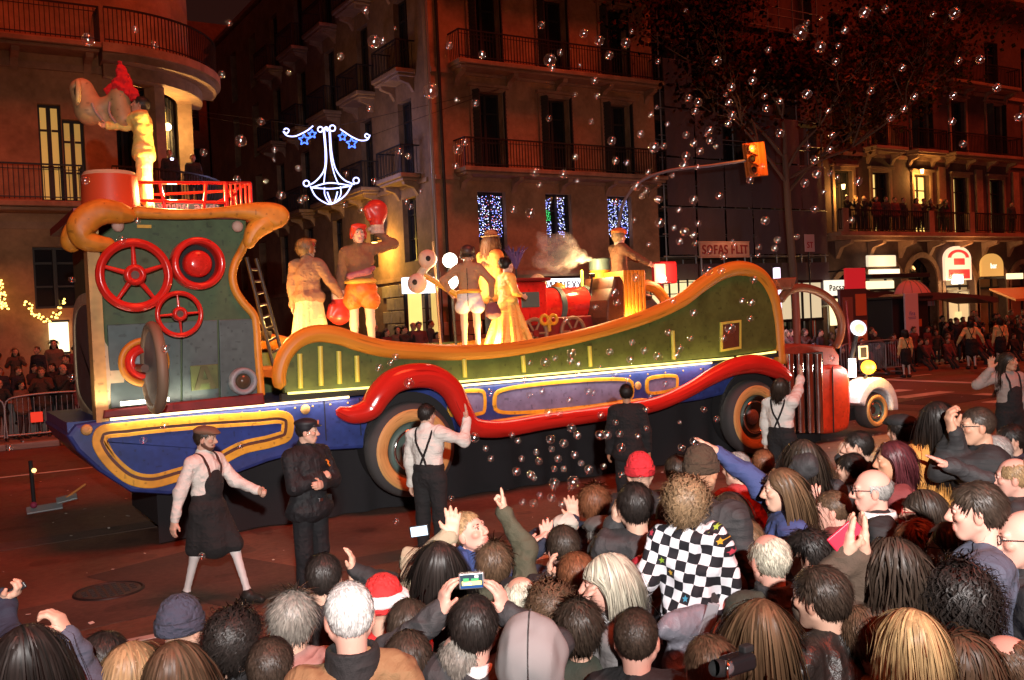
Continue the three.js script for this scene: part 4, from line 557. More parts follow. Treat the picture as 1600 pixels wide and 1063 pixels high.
  for (let k = 0; k < 5; k++) { const a = c2.clone().lerp(c3, k / 5); L.push(bar(a, lo(a), rb * 0.8)); } const c4 = V(c1.x, c1.y, -14.4), c5 = V(c3.x, c3.y, -14.5); L.push(bar(c1, c4, rb), bar(c4, c5, rb), bar(c5, c3, rb), bar(c4, lo(c4), rb), bar(c5, lo(c5), rb));
  mesh('railing', mg(L), FM.red, fl);
  const bw = c2.x - c1.x; mesh('banner', box(bw * 0.95, 0.3, 0.01, (c1.x + c2.x) / 2 + 0.25, yb + 0.17, -14.3), M(0.03, 0.03, 0.06), fl); mesh('banner_lettering', text('www.audi', 0.12, 0.006).translate((c1.x + c2.x) / 2 + 0.1, yb + 0.08, -13.06), M(0.3, 0.28, 0.3), fl);
}
{ // green side with its wavy orange rim
  const top = smooth(fps([441, 612, 438, 590, 447, 558, 468, 534, 496, 524, 528, 527, 562, 538, 600, 547, 660, 552, 740, 553, 810, 547, 890, 532, 960, 514, 1020, 494, 1070, 470, 1100, 447, 1130, 428, 1160, 421, 1190, 431, 1208, 458, 1217, 495, 1221, 540, 1223, 575]), 140);
  const bot = fps([1214, 546, 1140, 557, 1000, 570.5, 700, 597, 446, 614.5]);
  mesh('green_side', metreUV(extr(shapeOf([...top.slice(4, -8), ...bot]), 0.12, ZN - 0.02, 0.01)), FM.olive, fl);
  mesh('orange_rim', vtube(top.map((p) => [p[0], p[1] + 0.02, ZN - 0.06]), [0.09, 0.13, 0.13, 0.12, 0.11, 0.11, 0.12, 0.13, 0.14, 0.12, 0.1], 220, 14), FM.orange, fl);
  const low = smooth(fps([452, 612, 452, 580, 470, 545, 500, 533, 560, 545, 660, 556, 740, 557, 810, 550, 890, 536, 940, 526]), 60).map((p) => [p[0], Math.min(p[1], 2.5), ZF + 0.06]);
  mesh('orange_rim_rear', vtube(low, [0.1, 0.13, 0.13, 0.12, 0.11, 0.12], 120, 12), FM.orange, fl);
  mesh('rear_side', metreUV(box(fp(1212, 540)[0] - fp(446, 600)[0], 0.65, 0.1, (fp(1212, 540)[0] + fp(446, 600)[0]) / 2, 2.0, ZF)), FM.olive, fl);
  mesh('deck', metreUV(box(fp(1212, 540)[0] - fp(446, 600)[0], 0.1, 2.3, (fp(1212, 540)[0] + fp(446, 600)[0]) / 2, DECK - 0.05, -13.85)), M(0.3, 0.12, 0.03, { map: brushed }), fl);
  mesh('black_band', metreUV(extr(shapeOf(fps([440, 630, 440, 616, 700, 599, 1140, 559, 1222, 548, 1222, 557, 1140, 566, 700, 603.5])), 0.1, ZN + 0.0)), MAT.black, fl);
  led(fl, f3(450, 615, ZN + 0.02), f3(590, 605, ZN + 0.02), FM.ledLime, [1, 0.8, 0.2], 0.001, 0.03); led(fl, f3(702, 598, ZN + 0.02), f3(1146, 559.5, ZN + 0.02), FM.ledLime, [1, 0.8, 0.2], 0.001, 0.03); led(fl, f3(1152, 558, ZN + 0.02), f3(1212, 550, ZN + 0.02), FM.ledLime, [1, 0.8, 0.2], 0.001, 0.03);
  for (const [a, b] of [[[450, 614], [590, 604]], [[702, 597], [1146, 558]]]) { const p = V(...f3(...a, ZN + 0.16)), q = V(...f3(...b, ZN + 0.16)), l = new THREE.RectAreaLight(new THREE.Color().setRGB(1, 0.8, 0.25), 7, p.distanceTo(q), 0.05); l.position.copy(p).add(q).multiplyScalar(0.5); l.lookAt(l.position.x, l.position.y + 1, l.position.z - 0.55); scene.add(l); }
  for (const [px, y0, y1] of [[468, 553, 607], [500, 541, 603], [529, 549, 600], [557, 556, 597], [725, 561, 590], [817, 556, 582], [921, 541, 573], [1051, 517, 562]]) mesh('upright_rib', bar(f3(px, y0, ZN + 0.0), f3(px + 1.5, y1, ZN + 0.0), 0.035, 10), FM.lime, fl);
  const w = fps([1126, 504, 1158, 500, 1158, 545, 1126, 550]); mesh('little_window_frame', extr(ringShape(w, inset(w, 0.05)), 0.05, ZN + 0.015, 0.008), FM.lime, fl); mesh('little_window', extr(shapeOf(inset(w, 0.04)), 0.02, ZN - 0.004), FM.brown, fl);
  // end of the deck
  mesh('front_end', metreUV(box(0.15, 1.6, 2.4, fp(1216, 520)[0] + 0.02, 2.2, -13.85)), FM.orange, fl);
}
{ // red wave of the mudguards and running board
  mesh('mudguard', vtube([f3(524, 641, ZN + 0.16), f3(548, 648, ZN + 0.18), f3(576, 640, ZN + 0.2), f3(592, 618, ZN + 0.22), f3(612, 598, ZN + 0.22), f3(642, 588, ZN + 0.22), f3(678, 590, ZN + 0.22), f3(704, 608, ZN + 0.22), f3(720, 638, ZN + 0.22), f3(736, 664, ZN + 0.22), f3(770, 671, ZN + 0.22), f3(860, 658, ZN + 0.22), f3(960, 644, ZN + 0.22), f3(1030, 630, ZN + 0.22), f3(1075, 610, ZN + 0.22), f3(1110, 590, ZN + 0.22), f3(1145, 574, ZN + 0.22), f3(1180, 569, ZN + 0.22), f3(1212, 578, ZN + 0.2), f3(1232, 592, ZN + 0.1)], [0.06, 0.13, 0.17, 0.18, 0.18, 0.18, 0.17, 0.16, 0.14, 0.13, 0.12, 0.12, 0.12, 0.13, 0.15, 0.17, 0.16, 0.12], 260, 18), FM.red, fl);
  mesh('running_board', metreUV(extr(shapeOf(fps([745, 660, 1000, 622, 1000, 628, 748, 668])), 0.35, ZN + 0.2, 0.02)), FM.orange, fl);
  const well = (px, py, r) => { const c = fp(px, py); mesh('wheel_arch', new THREE.CylinderGeometry(r, r, 0.3, 40, 1, false).rotateX(Math.PI / 2).translate(c[0], c[1], ZN - 0.09), MAT.black, fl); };
  const road = (name, px, py, r, z, ctr) => { const c = f3(px, py, z); const m = mesh('wheel', lathe([[r * 0.5, -0.16], [r * 0.82, -0.17], [r * 0.96, -0.12], [r, -0.04], [r, 0.06], [r * 0.96, 0.13], [r * 0.84, 0.17]], 48).rotateX(Math.PI / 2).translate(...c), FM.tyre, fl);
    mesh('whitewall', lathe([[r * 0.86, 0.165], [r * 0.82, 0.19], [r * 0.66, 0.185], [r * 0.6, 0.15]], 48).rotateX(Math.PI / 2).translate(...c), FM.wall, m); mesh('rim', lathe([[r * 0.6, 0.16], [r * 0.56, 0.1], [r * 0.46, 0.08], [r * 0.44, 0.13], [r * 0.4, 0.13], [r * 0.36, 0.05], [0, 0.04]], 48).rotateX(Math.PI / 2).translate(...c), FM.teal, m); mesh('chrome_ring', new THREE.TorusGeometry(r * 0.43, 0.018, 8, 40).translate(c[0], c[1], c[2] + 0.13), MAT.chrome, m); mesh('hub_cap', new THREE.SphereGeometry(r * 0.22, 20, 10, 0, 6.3, 0, 1.5).scale(1, 0.6, 1).rotateX(Math.PI / 2).translate(c[0], c[1], c[2] + 0.05), ctr, m); };
  well(640, 690, 0.72); well(1172, 640, 0.72); road('', 640, 702, 0.68, ZN + 0.1, FM.grey); road('', 1172, 651, 0.66, ZN + 0.1, FM.grey);
  const s = f3(1360, 641, ZN - 0.2); road('', 1360, 641, 0.37, ZN - 0.2, FM.brown);
}
{ // tractor front: chrome pipes, red bonnet, hoop, white mudguard
  for (const px of [1233, 1248, 1263, 1277]) mesh('chrome_pipe', mg([bar(f3(px, 553, ZN + 0.05), f3(px + 3, 676, ZN + 0.05), 0.085, 18)]), MAT.chrome, fl);
  mesh('pipe_backing', metreUV(extr(shapeOf(fps([1224, 556, 1290, 550, 1292, 672, 1226, 678])), 0.3, ZN - 0.06)), MAT.black, fl);
  const hood = smooth(fps([1284, 576, 1300, 571, 1324, 573, 1331, 585, 1332, 665, 1328, 672, 1290, 678, 1284, 672]), 60, true); mesh('bonnet', metreUV(extr(shapeOf(hood), 2.0, ZN - 0.05, 0.08)), M(0.62, 0.05, 0.015, { map: brushed, roughness: 0.38 }), fl);
  mesh('bonnet_seam', bar(f3(1301, 573, ZN - 0.04), f3(1303, 676, ZN - 0.04), 0.012), MAT.black, fl);
  mesh('dashboard', metreUV(extr(shapeOf(fps([1228, 556, 1230, 543, 1262, 537, 1312, 541, 1322, 556, 1322, 575, 1226, 572])), 2.0, ZN - 0.15, 0.04)), M(0.3, 0.045, 0.02, { map: brushed }), fl);
  const hp = [[1218, 472], [1228, 458], [1246, 450], [1276, 455], [1302, 474], [1314, 500], [1314, 522], [1306, 545]]; mesh('windscreen_hoop', vtube(hp.map(([x, y]) => f3(x, y, ZN - 0.35)), [0.08, 0.085, 0.085, 0.08, 0.07], 70, 12), M(0.24, 0.085, 0.04, { map: brushed, roughness: 0.5 }), fl); mesh('windscreen_hoop_rear', vtube(hp.map(([x, y]) => [f3(x, y, ZN - 0.35)[0], f3(x, y, ZN - 0.35)[1], ZN - 2.1]), [0.1, 0.1, 0.08], 60, 10), M(0.3, 0.06, 0.03), fl);
  mesh('hoop_cap', metreUV(extr(shapeOf(fps([1227, 434, 1259, 432, 1256, 444, 1252, 451, 1236, 452, 1232, 446])), 0.4, ZN - 0.2, 0.04)), M(0.24, 0.085, 0.04, { map: brushed }), fl); mesh('hoop_post', bar(f3(1243, 452, ZN - 0.4), f3(1246, 545, ZN - 0.4), 0.07), M(0.2, 0.05, 0.03), fl);
  const wc = f3(1358, 640, ZN - 0.25), a = []; for (let k = 0; k <= 16; k++) { const t = lerp(2.9, -0.15, k / 16); a.push([wc[0] + Math.cos(t) * 0.62, wc[1] + 0.04 + Math.sin(t) * 0.62]); } for (let k = 16; k >= 0; k--) { const t = lerp(2.9, -0.15, k / 16); a.push([wc[0] + Math.cos(t) * 0.42, wc[1] + 0.02 + Math.sin(t) * 0.4]); }
  mesh('white_mudguard', metreUV(extr(shapeOf(a), 0.5, ZN - 0.0, 0.04)), FM.white, fl); mesh('axle_beam', metreUV(box(1.4, 0.25, 1.6, wc[0] - 0.4, 0.45, -13.7)), MAT.black, fl);
  const al = f3(1357, 574, ZN - 0.15), ml = f3(1332, 575, ZN - 0.05), sl = f3(1340, 514, ZN - 0.3);
  const am = mesh('amber_lamp', ball(0.145, ...al, 20), glow(1, 0.36, 0.02, 2.2, 0.6), fl); mesh('stalk', bar(al, [al[0] - 0.1, al[1] - 0.5, al[2] - 0.1], 0.03), MAT.iron, am); lamp([1, 0.45, 0.08], 5, [al[0], al[1] + 0.0, al[2] + 0.2], 6);
  const wl = mesh('white_lamp', cyl(0.07, 0.07, 0.36, ...ml, 12), glow(1, 0.97, 0.9, 5), fl); lamp([1, 0.9, 0.8], 3, [ml[0] + 0.05, ml[1], ml[2] + 0.16], 5);
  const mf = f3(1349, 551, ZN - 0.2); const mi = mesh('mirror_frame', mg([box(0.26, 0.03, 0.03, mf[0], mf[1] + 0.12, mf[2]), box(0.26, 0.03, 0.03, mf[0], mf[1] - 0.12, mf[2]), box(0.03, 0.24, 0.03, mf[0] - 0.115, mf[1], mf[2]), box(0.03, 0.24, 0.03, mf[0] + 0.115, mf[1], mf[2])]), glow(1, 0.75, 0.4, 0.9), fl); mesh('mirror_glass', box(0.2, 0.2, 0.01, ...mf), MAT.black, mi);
  const sh = mesh('horn_lamp', lathe([[0.03, -0.2], [0.05, -0.1], [0.11, 0.02], [0.17, 0.05], [0.16, 0.07], [0.11, 0.04], [0, 0.02]], 26).rotateX(1.25).rotateY(-0.5).translate(...sl), glow(0.8, 0.85, 1, 0.8, 0.6), fl); mesh('bulb', ball(0.1, sl[0], sl[1], sl[2] + 0.05, 12), glow(1, 0.7, 0.3, 1.2), sh); mesh('post', bar([sl[0] - 0.05, sl[1] - 0.15, sl[2]], [ml[0], ml[1] - 0.4, ml[2] - 0.2], 0.05), MAT.black, sh);
  mesh('front_bar', mg([bar(f3(1322, 470, ZN - 0.5), f3(1330, 560, ZN - 0.5), 0.03)]), FM.darkRed, fl);
}
{ // ladder behind the tower
  const t = thing('ladder', 'dark metal ladder leaning between the tower and the green side', 'ladder', null, V(...f3(430, 570, -13.4))), c = t.position, P = (px, py) => V(...f3(px, py, -13.4)).sub(c);
  mesh('rail', bar(P(385, 402), P(427, 572), 0.028), MAT.iron, t); mesh('rail', bar(P(400, 404), P(443, 562), 0.028), MAT.iron, t);
  for (let k = 1; k < 9; k++) mesh('rung', bar(P(lerp(385, 427, k / 9), lerp(402, 572, k / 9)), P(lerp(400, 443, k / 9), lerp(404, 562, k / 9)), 0.018), MAT.iron, t);
}
// flood lamps standing on the deck and the tower, throwing warm light up at the figures
const floods = [[528, 545, -13.15, 3, 'behind the wavy rim under the raised boxing glove'], [772, 548, -13.1, 4.5, 'at the hem of the yellow gown'], [985, 512, -13.3, 3.5, 'beneath the slatted orange seat'], [415, 520, -13.6, 6, 'beside the foot of the ladder'], [640, 552, -14.7, 1.5, 'under the two pale ball heads']];
floods.forEach(([px, py, z, k, where]) => { const p = V(...f3(px, py, z)); p.y = Math.max(p.y, DECK + 0.12); const t = thing('flood_lamp', 'warm flood lamp ' + where, 'flood lamp', 'deck flood lamps', p); mesh('housing', lathe([[0.0, -0.1], [0.07, -0.1], [0.09, 0], [0.085, 0.02]], 16), MAT.iron, t); mesh('lens', cyl(0.075, 0.075, 0.02, 0, 0.01, 0), glow(1, 0.6, 0.18, 8), t); mesh('foot', box(0.12, 0.02, 0.12, 0, -0.11, 0), MAT.iron, t); lamp([1, 0.56, 0.16], k, p.clone().add(V(0, 0.12, 0)), 3); });
{ const p = V(...f3(262, 322, -13.25)); const t = thing('flood_lamp', 'small warm flood lamp on the tower top lighting the yellow suit', 'flood lamp', 'deck flood lamps', p.setY(fp(262, 330, -13.2)[1] + 0.12)); mesh('housing', lathe([[0, -0.1], [0.07, -0.1], [0.09, 0], [0.085, 0.02]], 16), MAT.iron, t); mesh('lens', cyl(0.075, 0.075, 0.02, 0, 0.01, 0), glow(1, 0.7, 0.2, 8), t); mesh('foot', box(0.12, 0.02, 0.12, 0, -0.11, 0), MAT.iron, t); lamp([1, 0.68, 0.22], 11, p.clone().add(V(0.05, 0.15, 0.1)), 3); }
{ // toy locomotive
  const Z = -14.1, q = (px, py, z = Z) => V(...f3(px, py, z)), o = q(872, 520), t = thing('toy_locomotive', 'red wooden toy locomotive with grey bands and a yellow winding key', 'toy locomotive', null, V(o.x, DECK, Z)), L = (px, py, z = Z) => q(px, py, z).sub(t.position);
  const b0 = L(832, 480), b1 = L(940, 474), r = 0.33; b1.y = b0.y;
  mesh('boiler', metreUV(cyl(r, r, b1.x - b0.x, 0, 0, 0, 36).rotateZ(Math.PI / 2).translate((b0.x + b1.x) / 2, b0.y, 0)), FM.red, t);
  for (const px of [866, 912]) { const x = L(px, 478).x; mesh('band', cyl(r + 0.02, r + 0.02, 0.1, 0, 0, 0, 36).rotateZ(Math.PI / 2).translate(x, b0.y, 0), FM.teal, t); }
  mesh('chassis', metreUV(rbox(b1.x - b0.x + 1.0, 0.34, 0.8, (b0.x + b1.x) / 2 - 0.2, b0.y - 0.36, 0, 0.04)), FM.darkRed, t);
  const cb = L(812, 480); const cab = mesh('cab', metreUV(rbox(0.62, 0.75, 0.85, cb.x, b0.y + 0.05, 0, 0.05)), FM.red, t); mesh('cab_window', rbox(0.36, 0.26, 0.03, cb.x - 0.05, b0.y + 0.12, 0.43, 0.05), FM.teal, cab); mesh('cab_roof', rbox(0.75, 0.06, 0.95, cb.x, b0.y + 0.46, 0, 0.03), FM.darkRed, cab);
  for (const px of [836, 896]) { const w = L(px, 528, Z + 0.45); w.y = 0.26; const m = mesh('wheel', new THREE.TorusGeometry(0.24, 0.035, 8, 30).translate(w.x, w.y + 0.04, 0.45), FM.woodTone, t); for (let k = 0; k < 6; k++) mesh('spoke', bar([w.x, w.y + 0.04, 0.45], [w.x + Math.cos(k * 1.047) * 0.24, w.y + 0.04 + Math.sin(k * 1.047) * 0.24, 0.45], 0.022, 6), FM.woodTone, m); mesh('hub', cyl(0.06, 0.06, 0.1, 0, 0, 0, 12).rotateX(Math.PI / 2).translate(w.x, w.y + 0.04, 0.45), FM.darkRed, m); }
  const k = L(858, 505, Z + 0.48); mesh('winding_key', mg([new THREE.TorusGeometry(0.075, 0.03, 8, 20).translate(k.x - 0.09, k.y + 0.06, 0.48), new THREE.TorusGeometry(0.075, 0.03, 8, 20).translate(k.x + 0.09, k.y + 0.06, 0.48), bar([k.x, k.y + 0.05, 0.48], [k.x + 0.01, k.y - 0.14, 0.46], 0.035), rbox(0.14, 0.04, 0.05, k.x, k.y - 0.02, 0.48)]), FM.yellow, t);
  const ch = L(938, 440); const cm = mesh('chimney', mg([lathe([[0.14, -0.3], [0.16, 0.1], [0.2, 0.18]], 24).translate(ch.x, ch.y + 0.02, 0)]), FM.orange, t); mesh('funnel', lathe([[0.17, 0.16], [0.2, 0.2], [0.19, 0.34], [0.22, 0.37], [0.2, 0.4], [0.14, 0.38], [0.12, 0.2]], 24).translate(ch.x, ch.y + 0.02, 0), FM.teal, cm);
  const dm = L(872, 452); mesh('dome', lathe([[0.13, 0], [0.12, 0.07], [0, 0.13]], 20).translate(dm.x, b0.y + r - 0.03, 0), FM.orange, t); mesh('whistle', bar([L(909, 430).x, b0.y + r, 0], [L(909, 430).x, b0.y + r + 0.3, 0], 0.03), FM.lime, t);
  const sb = L(951, 478, -13.5); mesh('smokebox', metreUV(extr(shapeOf([[-0.16, -0.5], [0.16, -0.5], [0.16, 0.42], [0.1, 0.5], [-0.03, 0.5], [-0.08, 0.3], [-0.2, 0.1], [-0.24, -0.2]]), 0.9, 0.85, 0.03).translate(sb.x, sb.y + 0.0, 0)), FM.brown, t);
  { const d = L(841, 442, Z + 0.2), g = mesh('striped_disc', lathe([[0, 0.05], [0.12, 0.05], [0.16, 0.02], [0.16, -0.03]], 24).rotateX(1.3).translate(d.x, d.y, 0.2), FM.cream, t); for (let i = 0; i < 3; i++) mesh('stripe', bar([d.x - 0.12 + i * 0.08, d.y - 0.12, 0.27], [d.x - 0.06 + i * 0.08, d.y + 0.08, 0.27], 0.014), i === 1 ? FM.red : FM.yellow, g); }
  { const p = q(925, 428, -13.75), f = thing('steam_lamp', 'small warm lamp shining up at the steam from the locomotive', 'lamp', null, p); mesh('housing', lathe([[0, -0.07], [0.05, -0.07], [0.06, 0]], 14), MAT.iron, f); mesh('lens', cyl(0.05, 0.05, 0.012, 0, 0, 0), glow(1, 0.7, 0.3, 5), f); mesh('stem', bar([0, -0.07, 0], [0, -0.4, -0.1], 0.015), MAT.iron, f); lamp([1, 0.66, 0.3], 4.5, p.clone().add(V(-0.05, 0.1, 0.02)), 3); }
  // the orange driver's seat, slatted, and the arch behind it
  const p = q(990, 470, -13.7), s = thing('driver_seat_box', 'tall slatted orange seat box with an orange arch beside it', 'seat box', null, V(p.x, DECK, -13.7)), SL = (px, py, z = -13.7) => q(px, py, z).sub(s.position);
  const x0 = SL(958, 470).x, x1 = SL(992, 470).x, yt = SL(975, 424).y; for (let i = 0; i < 6; i++) mesh('slat', metreUV(rbox((x1 - x0) / 6 - 0.012, yt, 0.05, lerp(x0, x1, (i + 0.5) / 6), yt / 2, 0.3, 0.015, 1)), FM.orange, s); mesh('body', metreUV(box(x1 - x0, yt - 0.02, 0.56, (x0 + x1) / 2, yt / 2, 0)), FM.orange, s); mesh('arch', vtube([SL(984, 460), SL(1000, 447), SL(1020, 449), SL(1037, 466), SL(1047, 490), SL(1051, 510)], [0.08, 0.1, 0.1, 0.09, 0.08], 40, 12), FM.orange, s); mesh('inner_arch', vtube([SL(992, 458, -13.9), SL(1005, 470, -13.9), SL(1009, 495, -13.9)], [0.04, 0.05, 0.04], 20, 8), FM.woodTone, s); mesh('arch_panel', extr(shapeOf([SL(996, 458), SL(1018, 455), SL(1036, 475), SL(1046, 508), SL(990, 508)].map((v) => [v.x, v.y])), 0.06, -0.15), M(0.1, 0.06, 0.045), s); mesh('floor_board', metreUV(box(1.3, 0.16, 0.9, SL(1010, 490).x, 0.3, -0.1)), FM.orange, s);
  const rl = q(1036, 426, -13.9), rt = thing('red_lantern', 'red cloth lantern glowing white inside behind the driver', 'lantern', null, rl); mesh('shade', rbox(0.42, 0.42, 0.3, 0.12, 0, -0.1, 0.05), M(0.6, 0.02, 0.03, { roughness: 0.8 }), rt); mesh('pane', rbox(0.26, 0.36, 0.05, -0.14, -0.02, 0.08, 0.04), glow(1, 0.35, 0.22, 1.7), rt); mesh('bulb', ball(0.08, -0.13, -0.12, 0.12, 12), glow(1, 0.85, 0.7, 3), rt); mesh('post', bar([0, -0.2, -0.05], [0, DECK - rl.y, -0.05], 0.04), FM.darkRed, rt); lamp([1, 0.25, 0.12], 4, rl.clone().add(V(-0.16, 0, 0.3)), 6);
}
{ // pale ball heads with black spots on a pole, and lit globes
  const Z = -14.0, q = (px, py, z = Z) => V(...f3(px, py, z)), base = q(690, 555), t = thing('globe_lamp_post', 'slim brass post carrying two pale balls with black spots', 'post', null, V(base.x, DECK, Z)), L = (px, py, z = Z) => q(px, py, z).sub(t.position);
  mesh('post', bar(L(676, 378), L(690, 552).setY(0), 0.02), M(0.5, 0.28, 0.12, { metalness: 0.6, roughness: 0.4 }), t);
  [[668, 405, 0.155, 669, 404], [652, 443, 0.16, 648, 441]].forEach(([px, py, r, hx, hy], i) => { const c = L(px, py, Z + 0.1), h = L(hx, hy, Z + 0.1 + r * 0.8); const m = mesh('ball_head', new THREE.SphereGeometry(r, 28, 20).scale(1, 1, 0.85).translate(c.x, c.y, c.z), M(0.62, 0.45, 0.34, { roughness: 0.6 }), t); mesh('black_spot', new THREE.SphereGeometry(0.045, 14, 10).scale(1, 1, 0.4).translate(h.x, h.y, c.z + r * 0.8), MAT.black, m); });
  mesh('neck', tube([L(668, 415, Z + 0.05), L(656, 430, Z + 0.05), L(652, 440, Z + 0.05)], 0.07, 12, 8), M(0.6, 0.42, 0.3), t);
  [[703, 407, 0.125, 'upper dazzling white globe lamp behind the pale ball heads'], [704, 440, 0.13, 'lower dazzling white globe lamp half behind the figure in white shorts']].forEach(([px, py, r, lab]) => { const c = q(px, py, -14.3), g = thing('globe_lamp', lab, 'lamp', 'white globe lamps', c); mesh('globe', ball(r, 0, 0, 0, 24), glow(1, 0.93, 0.75, 5), g); mesh('collar', cyl(0.05, 0.06, 0.06, 0, -r - 0.02, 0), MAT.iron, g); mesh('stem', bar([0, -r, 0], [0.05, DECK - c.y, 0], 0.02), MAT.iron, g); lamp([1, 0.82, 0.5], 3.5, c.clone().add(V(0, 0, 0.2)), 6); });
  const pr = q(300, 300, -13.6);
}
{ // steam from the little chimney: many thin wisps
  const Z = -14.1, t = thing('steam', 'pale puff of steam drifting from the toy locomotive chimney', 'steam', null, V(...f3(930, 400, Z))); t.userData.kind = 'stuff';
  const m = M(0.92, 0.85, 0.78, { transparent: true, opacity: 0.03, roughness: 1, side: THREE.DoubleSide }), L = [];
  for (let k = 0; k < 480; k++) { const u = Math.pow(rnd(), 0.7), p = V(...f3(lerp(935, 862, u) + rr(-1, 1) * 26 * u, lerp(407, 400, u) + rr(-38, 22) * u * u, Z + rr(-0.35, 0.35) * u)).sub(t.position), r = lerp(0.018, 0.1, u) * rr(0.4, 1.3); L.push(new THREE.IcosahedronGeometry(r, 2).scale(1.2, rr(0.7, 1), 1).translate(p.x, p.y, p.z)); }
  mesh('wisp', mg(L), m, t);
}
// ---------------------------------------------------------------- people: one smooth skin over a skeleton of tapered bones
const NZ = (() => { const p = new Uint8Array(512), q = new Uint8Array(256).map((_, i) => i); let s = 99; for (let i = 255; i > 0; i--) { s = (Math.imul(s, 1103515245) + 12345) & 0x7fffffff; const j = s % (i + 1); [q[i], q[j]] = [q[j], q[i]]; } for (let i = 0; i < 512; i++) p[i] = q[i & 255];
  const h = (x, y, z) => p[p[p[x & 255] + (y & 255)] + (z & 255)] / 255, sm = (t) => t * t * (3 - 2 * t);
  return (x, y, z) => { const X = Math.floor(x), Y = Math.floor(y), Z = Math.floor(z), u = sm(x - X), v = sm(y - Y), w = sm(z - Z), L = (a, b, t) => a + (b - a) * t; return L(L(L(h(X, Y, Z), h(X + 1, Y, Z), u), L(h(X, Y + 1, Z), h(X + 1, Y + 1, Z), u), v), L(L(h(X, Y, Z + 1), h(X + 1, Y, Z + 1), u), L(h(X, Y + 1, Z + 1), h(X + 1, Y + 1, Z + 1), u), v), w) * 2 - 1; }; })();
const C = (a, b, ra, rb = ra, col = null, k = null) => ({ a: vv(a), b: vv(b), ra, rb, col, k });
const E = (c, r, col = null, k = null, sub = false) => ({ c: vv(c), r, col, k, sub });
function skinOver(prims, cell, k0 = 0.02) {
  const lo = V(9, 9, 9), hi = V(-9, -9, -9), box3 = prims.map((p) => { const m = (p.k || k0) * 4; const l = V(), h = V(); if (p.c) { l.set(p.c.x - p.r[0] - m, p.c.y - p.r[1] - m, p.c.z - p.r[2] - m); h.set(p.c.x + p.r[0] + m, p.c.y + p.r[1] + m, p.c.z + p.r[2] + m); } else { const R = Math.max(p.ra, p.rb) + m; l.copy(p.a).min(p.b).subScalar(R); h.copy(p.a).max(p.b).addScalar(R); } if (!p.sub) { lo.min(l); hi.max(h); } return [l, h]; });
  const nx = Math.ceil((hi.x - lo.x) / cell) + 2, ny = Math.ceil((hi.y - lo.y) / cell) + 2, nz = Math.ceil((hi.z - lo.z) / cell) + 2, N = nx * ny * nz, F = new Float32Array(N), W = new Float32Array(N), id = new Uint8Array(N), S = new Float32Array(N);
  prims.forEach((p, pi) => {
    const [l, h] = box3[pi], k = p.k || k0, cl = (v, n) => clamp(v, 0, n - 1);
    const x0 = cl(Math.floor((l.x - lo.x) / cell), nx), x1 = cl(Math.ceil((h.x - lo.x) / cell), nx), y0 = cl(Math.floor((l.y - lo.y) / cell), ny), y1 = cl(Math.ceil((h.y - lo.y) / cell), ny), z0 = cl(Math.floor((l.z - lo.z) / cell), nz), z1 = cl(Math.ceil((h.z - lo.z) / cell), nz);
    let bx, by, bz, bb; if (!p.c) { bx = p.b.x - p.a.x; by = p.b.y - p.a.y; bz = p.b.z - p.a.z; bb = bx * bx + by * by + bz * bz || 1e-9; }
    for (let z = z0; z <= z1; z++) for (let y = y0; y <= y1; y++) for (let x = x0; x <= x1; x++) {
      const X = lo.x + x * cell, Y = lo.y + y * cell, Z = lo.z + z * cell; let d;
      if (p.c) { const ex = (X - p.c.x) / p.r[0], ey = (Y - p.c.y) / p.r[1], ez = (Z - p.c.z) / p.r[2], q = Math.sqrt(ex * ex + ey * ey + ez * ez), gx = ex / p.r[0], gy = ey / p.r[1], gz = ez / p.r[2], g = Math.sqrt(gx * gx + gy * gy + gz * gz); d = q < 1e-6 ? -Math.min(...p.r) : q * (q - 1) / g; }
      else { const ax = X - p.a.x, ay = Y - p.a.y, az = Z - p.a.z, t = clamp((ax * bx + ay * by + az * bz) / bb, 0, 1), dx = ax - bx * t, dy = ay - by * t, dz = az - bz * t; d = Math.sqrt(dx * dx + dy * dy + dz * dz) - (p.ra + (p.rb - p.ra) * t); }
      const i = (z * ny + y) * nx + x; if (p.sub) { S[i] += Math.exp(Math.min(-d / k, 20)); continue; }
      const w = Math.exp(Math.min(-d / k, 30)); F[i] += w; if (w > W[i]) { W[i] = w; id[i] = pi; }
    }
  });
  const g = new Float32Array(N); for (let i = 0; i < N; i++) { g[i] = F[i] > 1e-9 ? Math.log(F[i]) : -20; if (S[i] > 0) g[i] = Math.min(g[i], -Math.log(S[i])); }
  const map = new Int32Array(N).fill(-1), P = [], Cc = [], I = [], off = [0, 1, nx, nx + 1, nx * ny, nx * ny + 1, nx * ny + nx, nx * ny + nx + 1], ED = [[0, 1], [2, 3], [4, 5], [6, 7], [0, 2], [1, 3], [4, 6], [5, 7], [0, 4], [1, 5], [2, 6], [3, 7]], one = [1, 1, 1];
  for (let z = 0; z < nz - 1; z++) for (let y = 0; y < ny - 1; y++) for (let x = 0; x < nx - 1; x++) {
    const i = (z * ny + y) * nx + x; let m = 0; for (let c = 0; c < 8; c++) if (g[i + off[c]] > 0) m |= 1 << c; if (m === 0 || m === 255) continue;
    let sx = 0, sy = 0, sz = 0, n = 0; for (const [a, b] of ED) { const A = (m >> a) & 1, B = (m >> b) & 1; if (A === B) continue; const ga = g[i + off[a]], gb = g[i + off[b]], t = ga / (ga - gb); sx += (a & 1) + t * ((b & 1) - (a & 1)); sy += ((a >> 1) & 1) + t * (((b >> 1) & 1) - ((a >> 1) & 1)); sz += (a >> 2) + t * ((b >> 2) - (a >> 2)); n++; }
    map[i] = P.length / 3; P.push(lo.x + (x + sx / n) * cell, lo.y + (y + sy / n) * cell, lo.z + (z + sz / n) * cell);
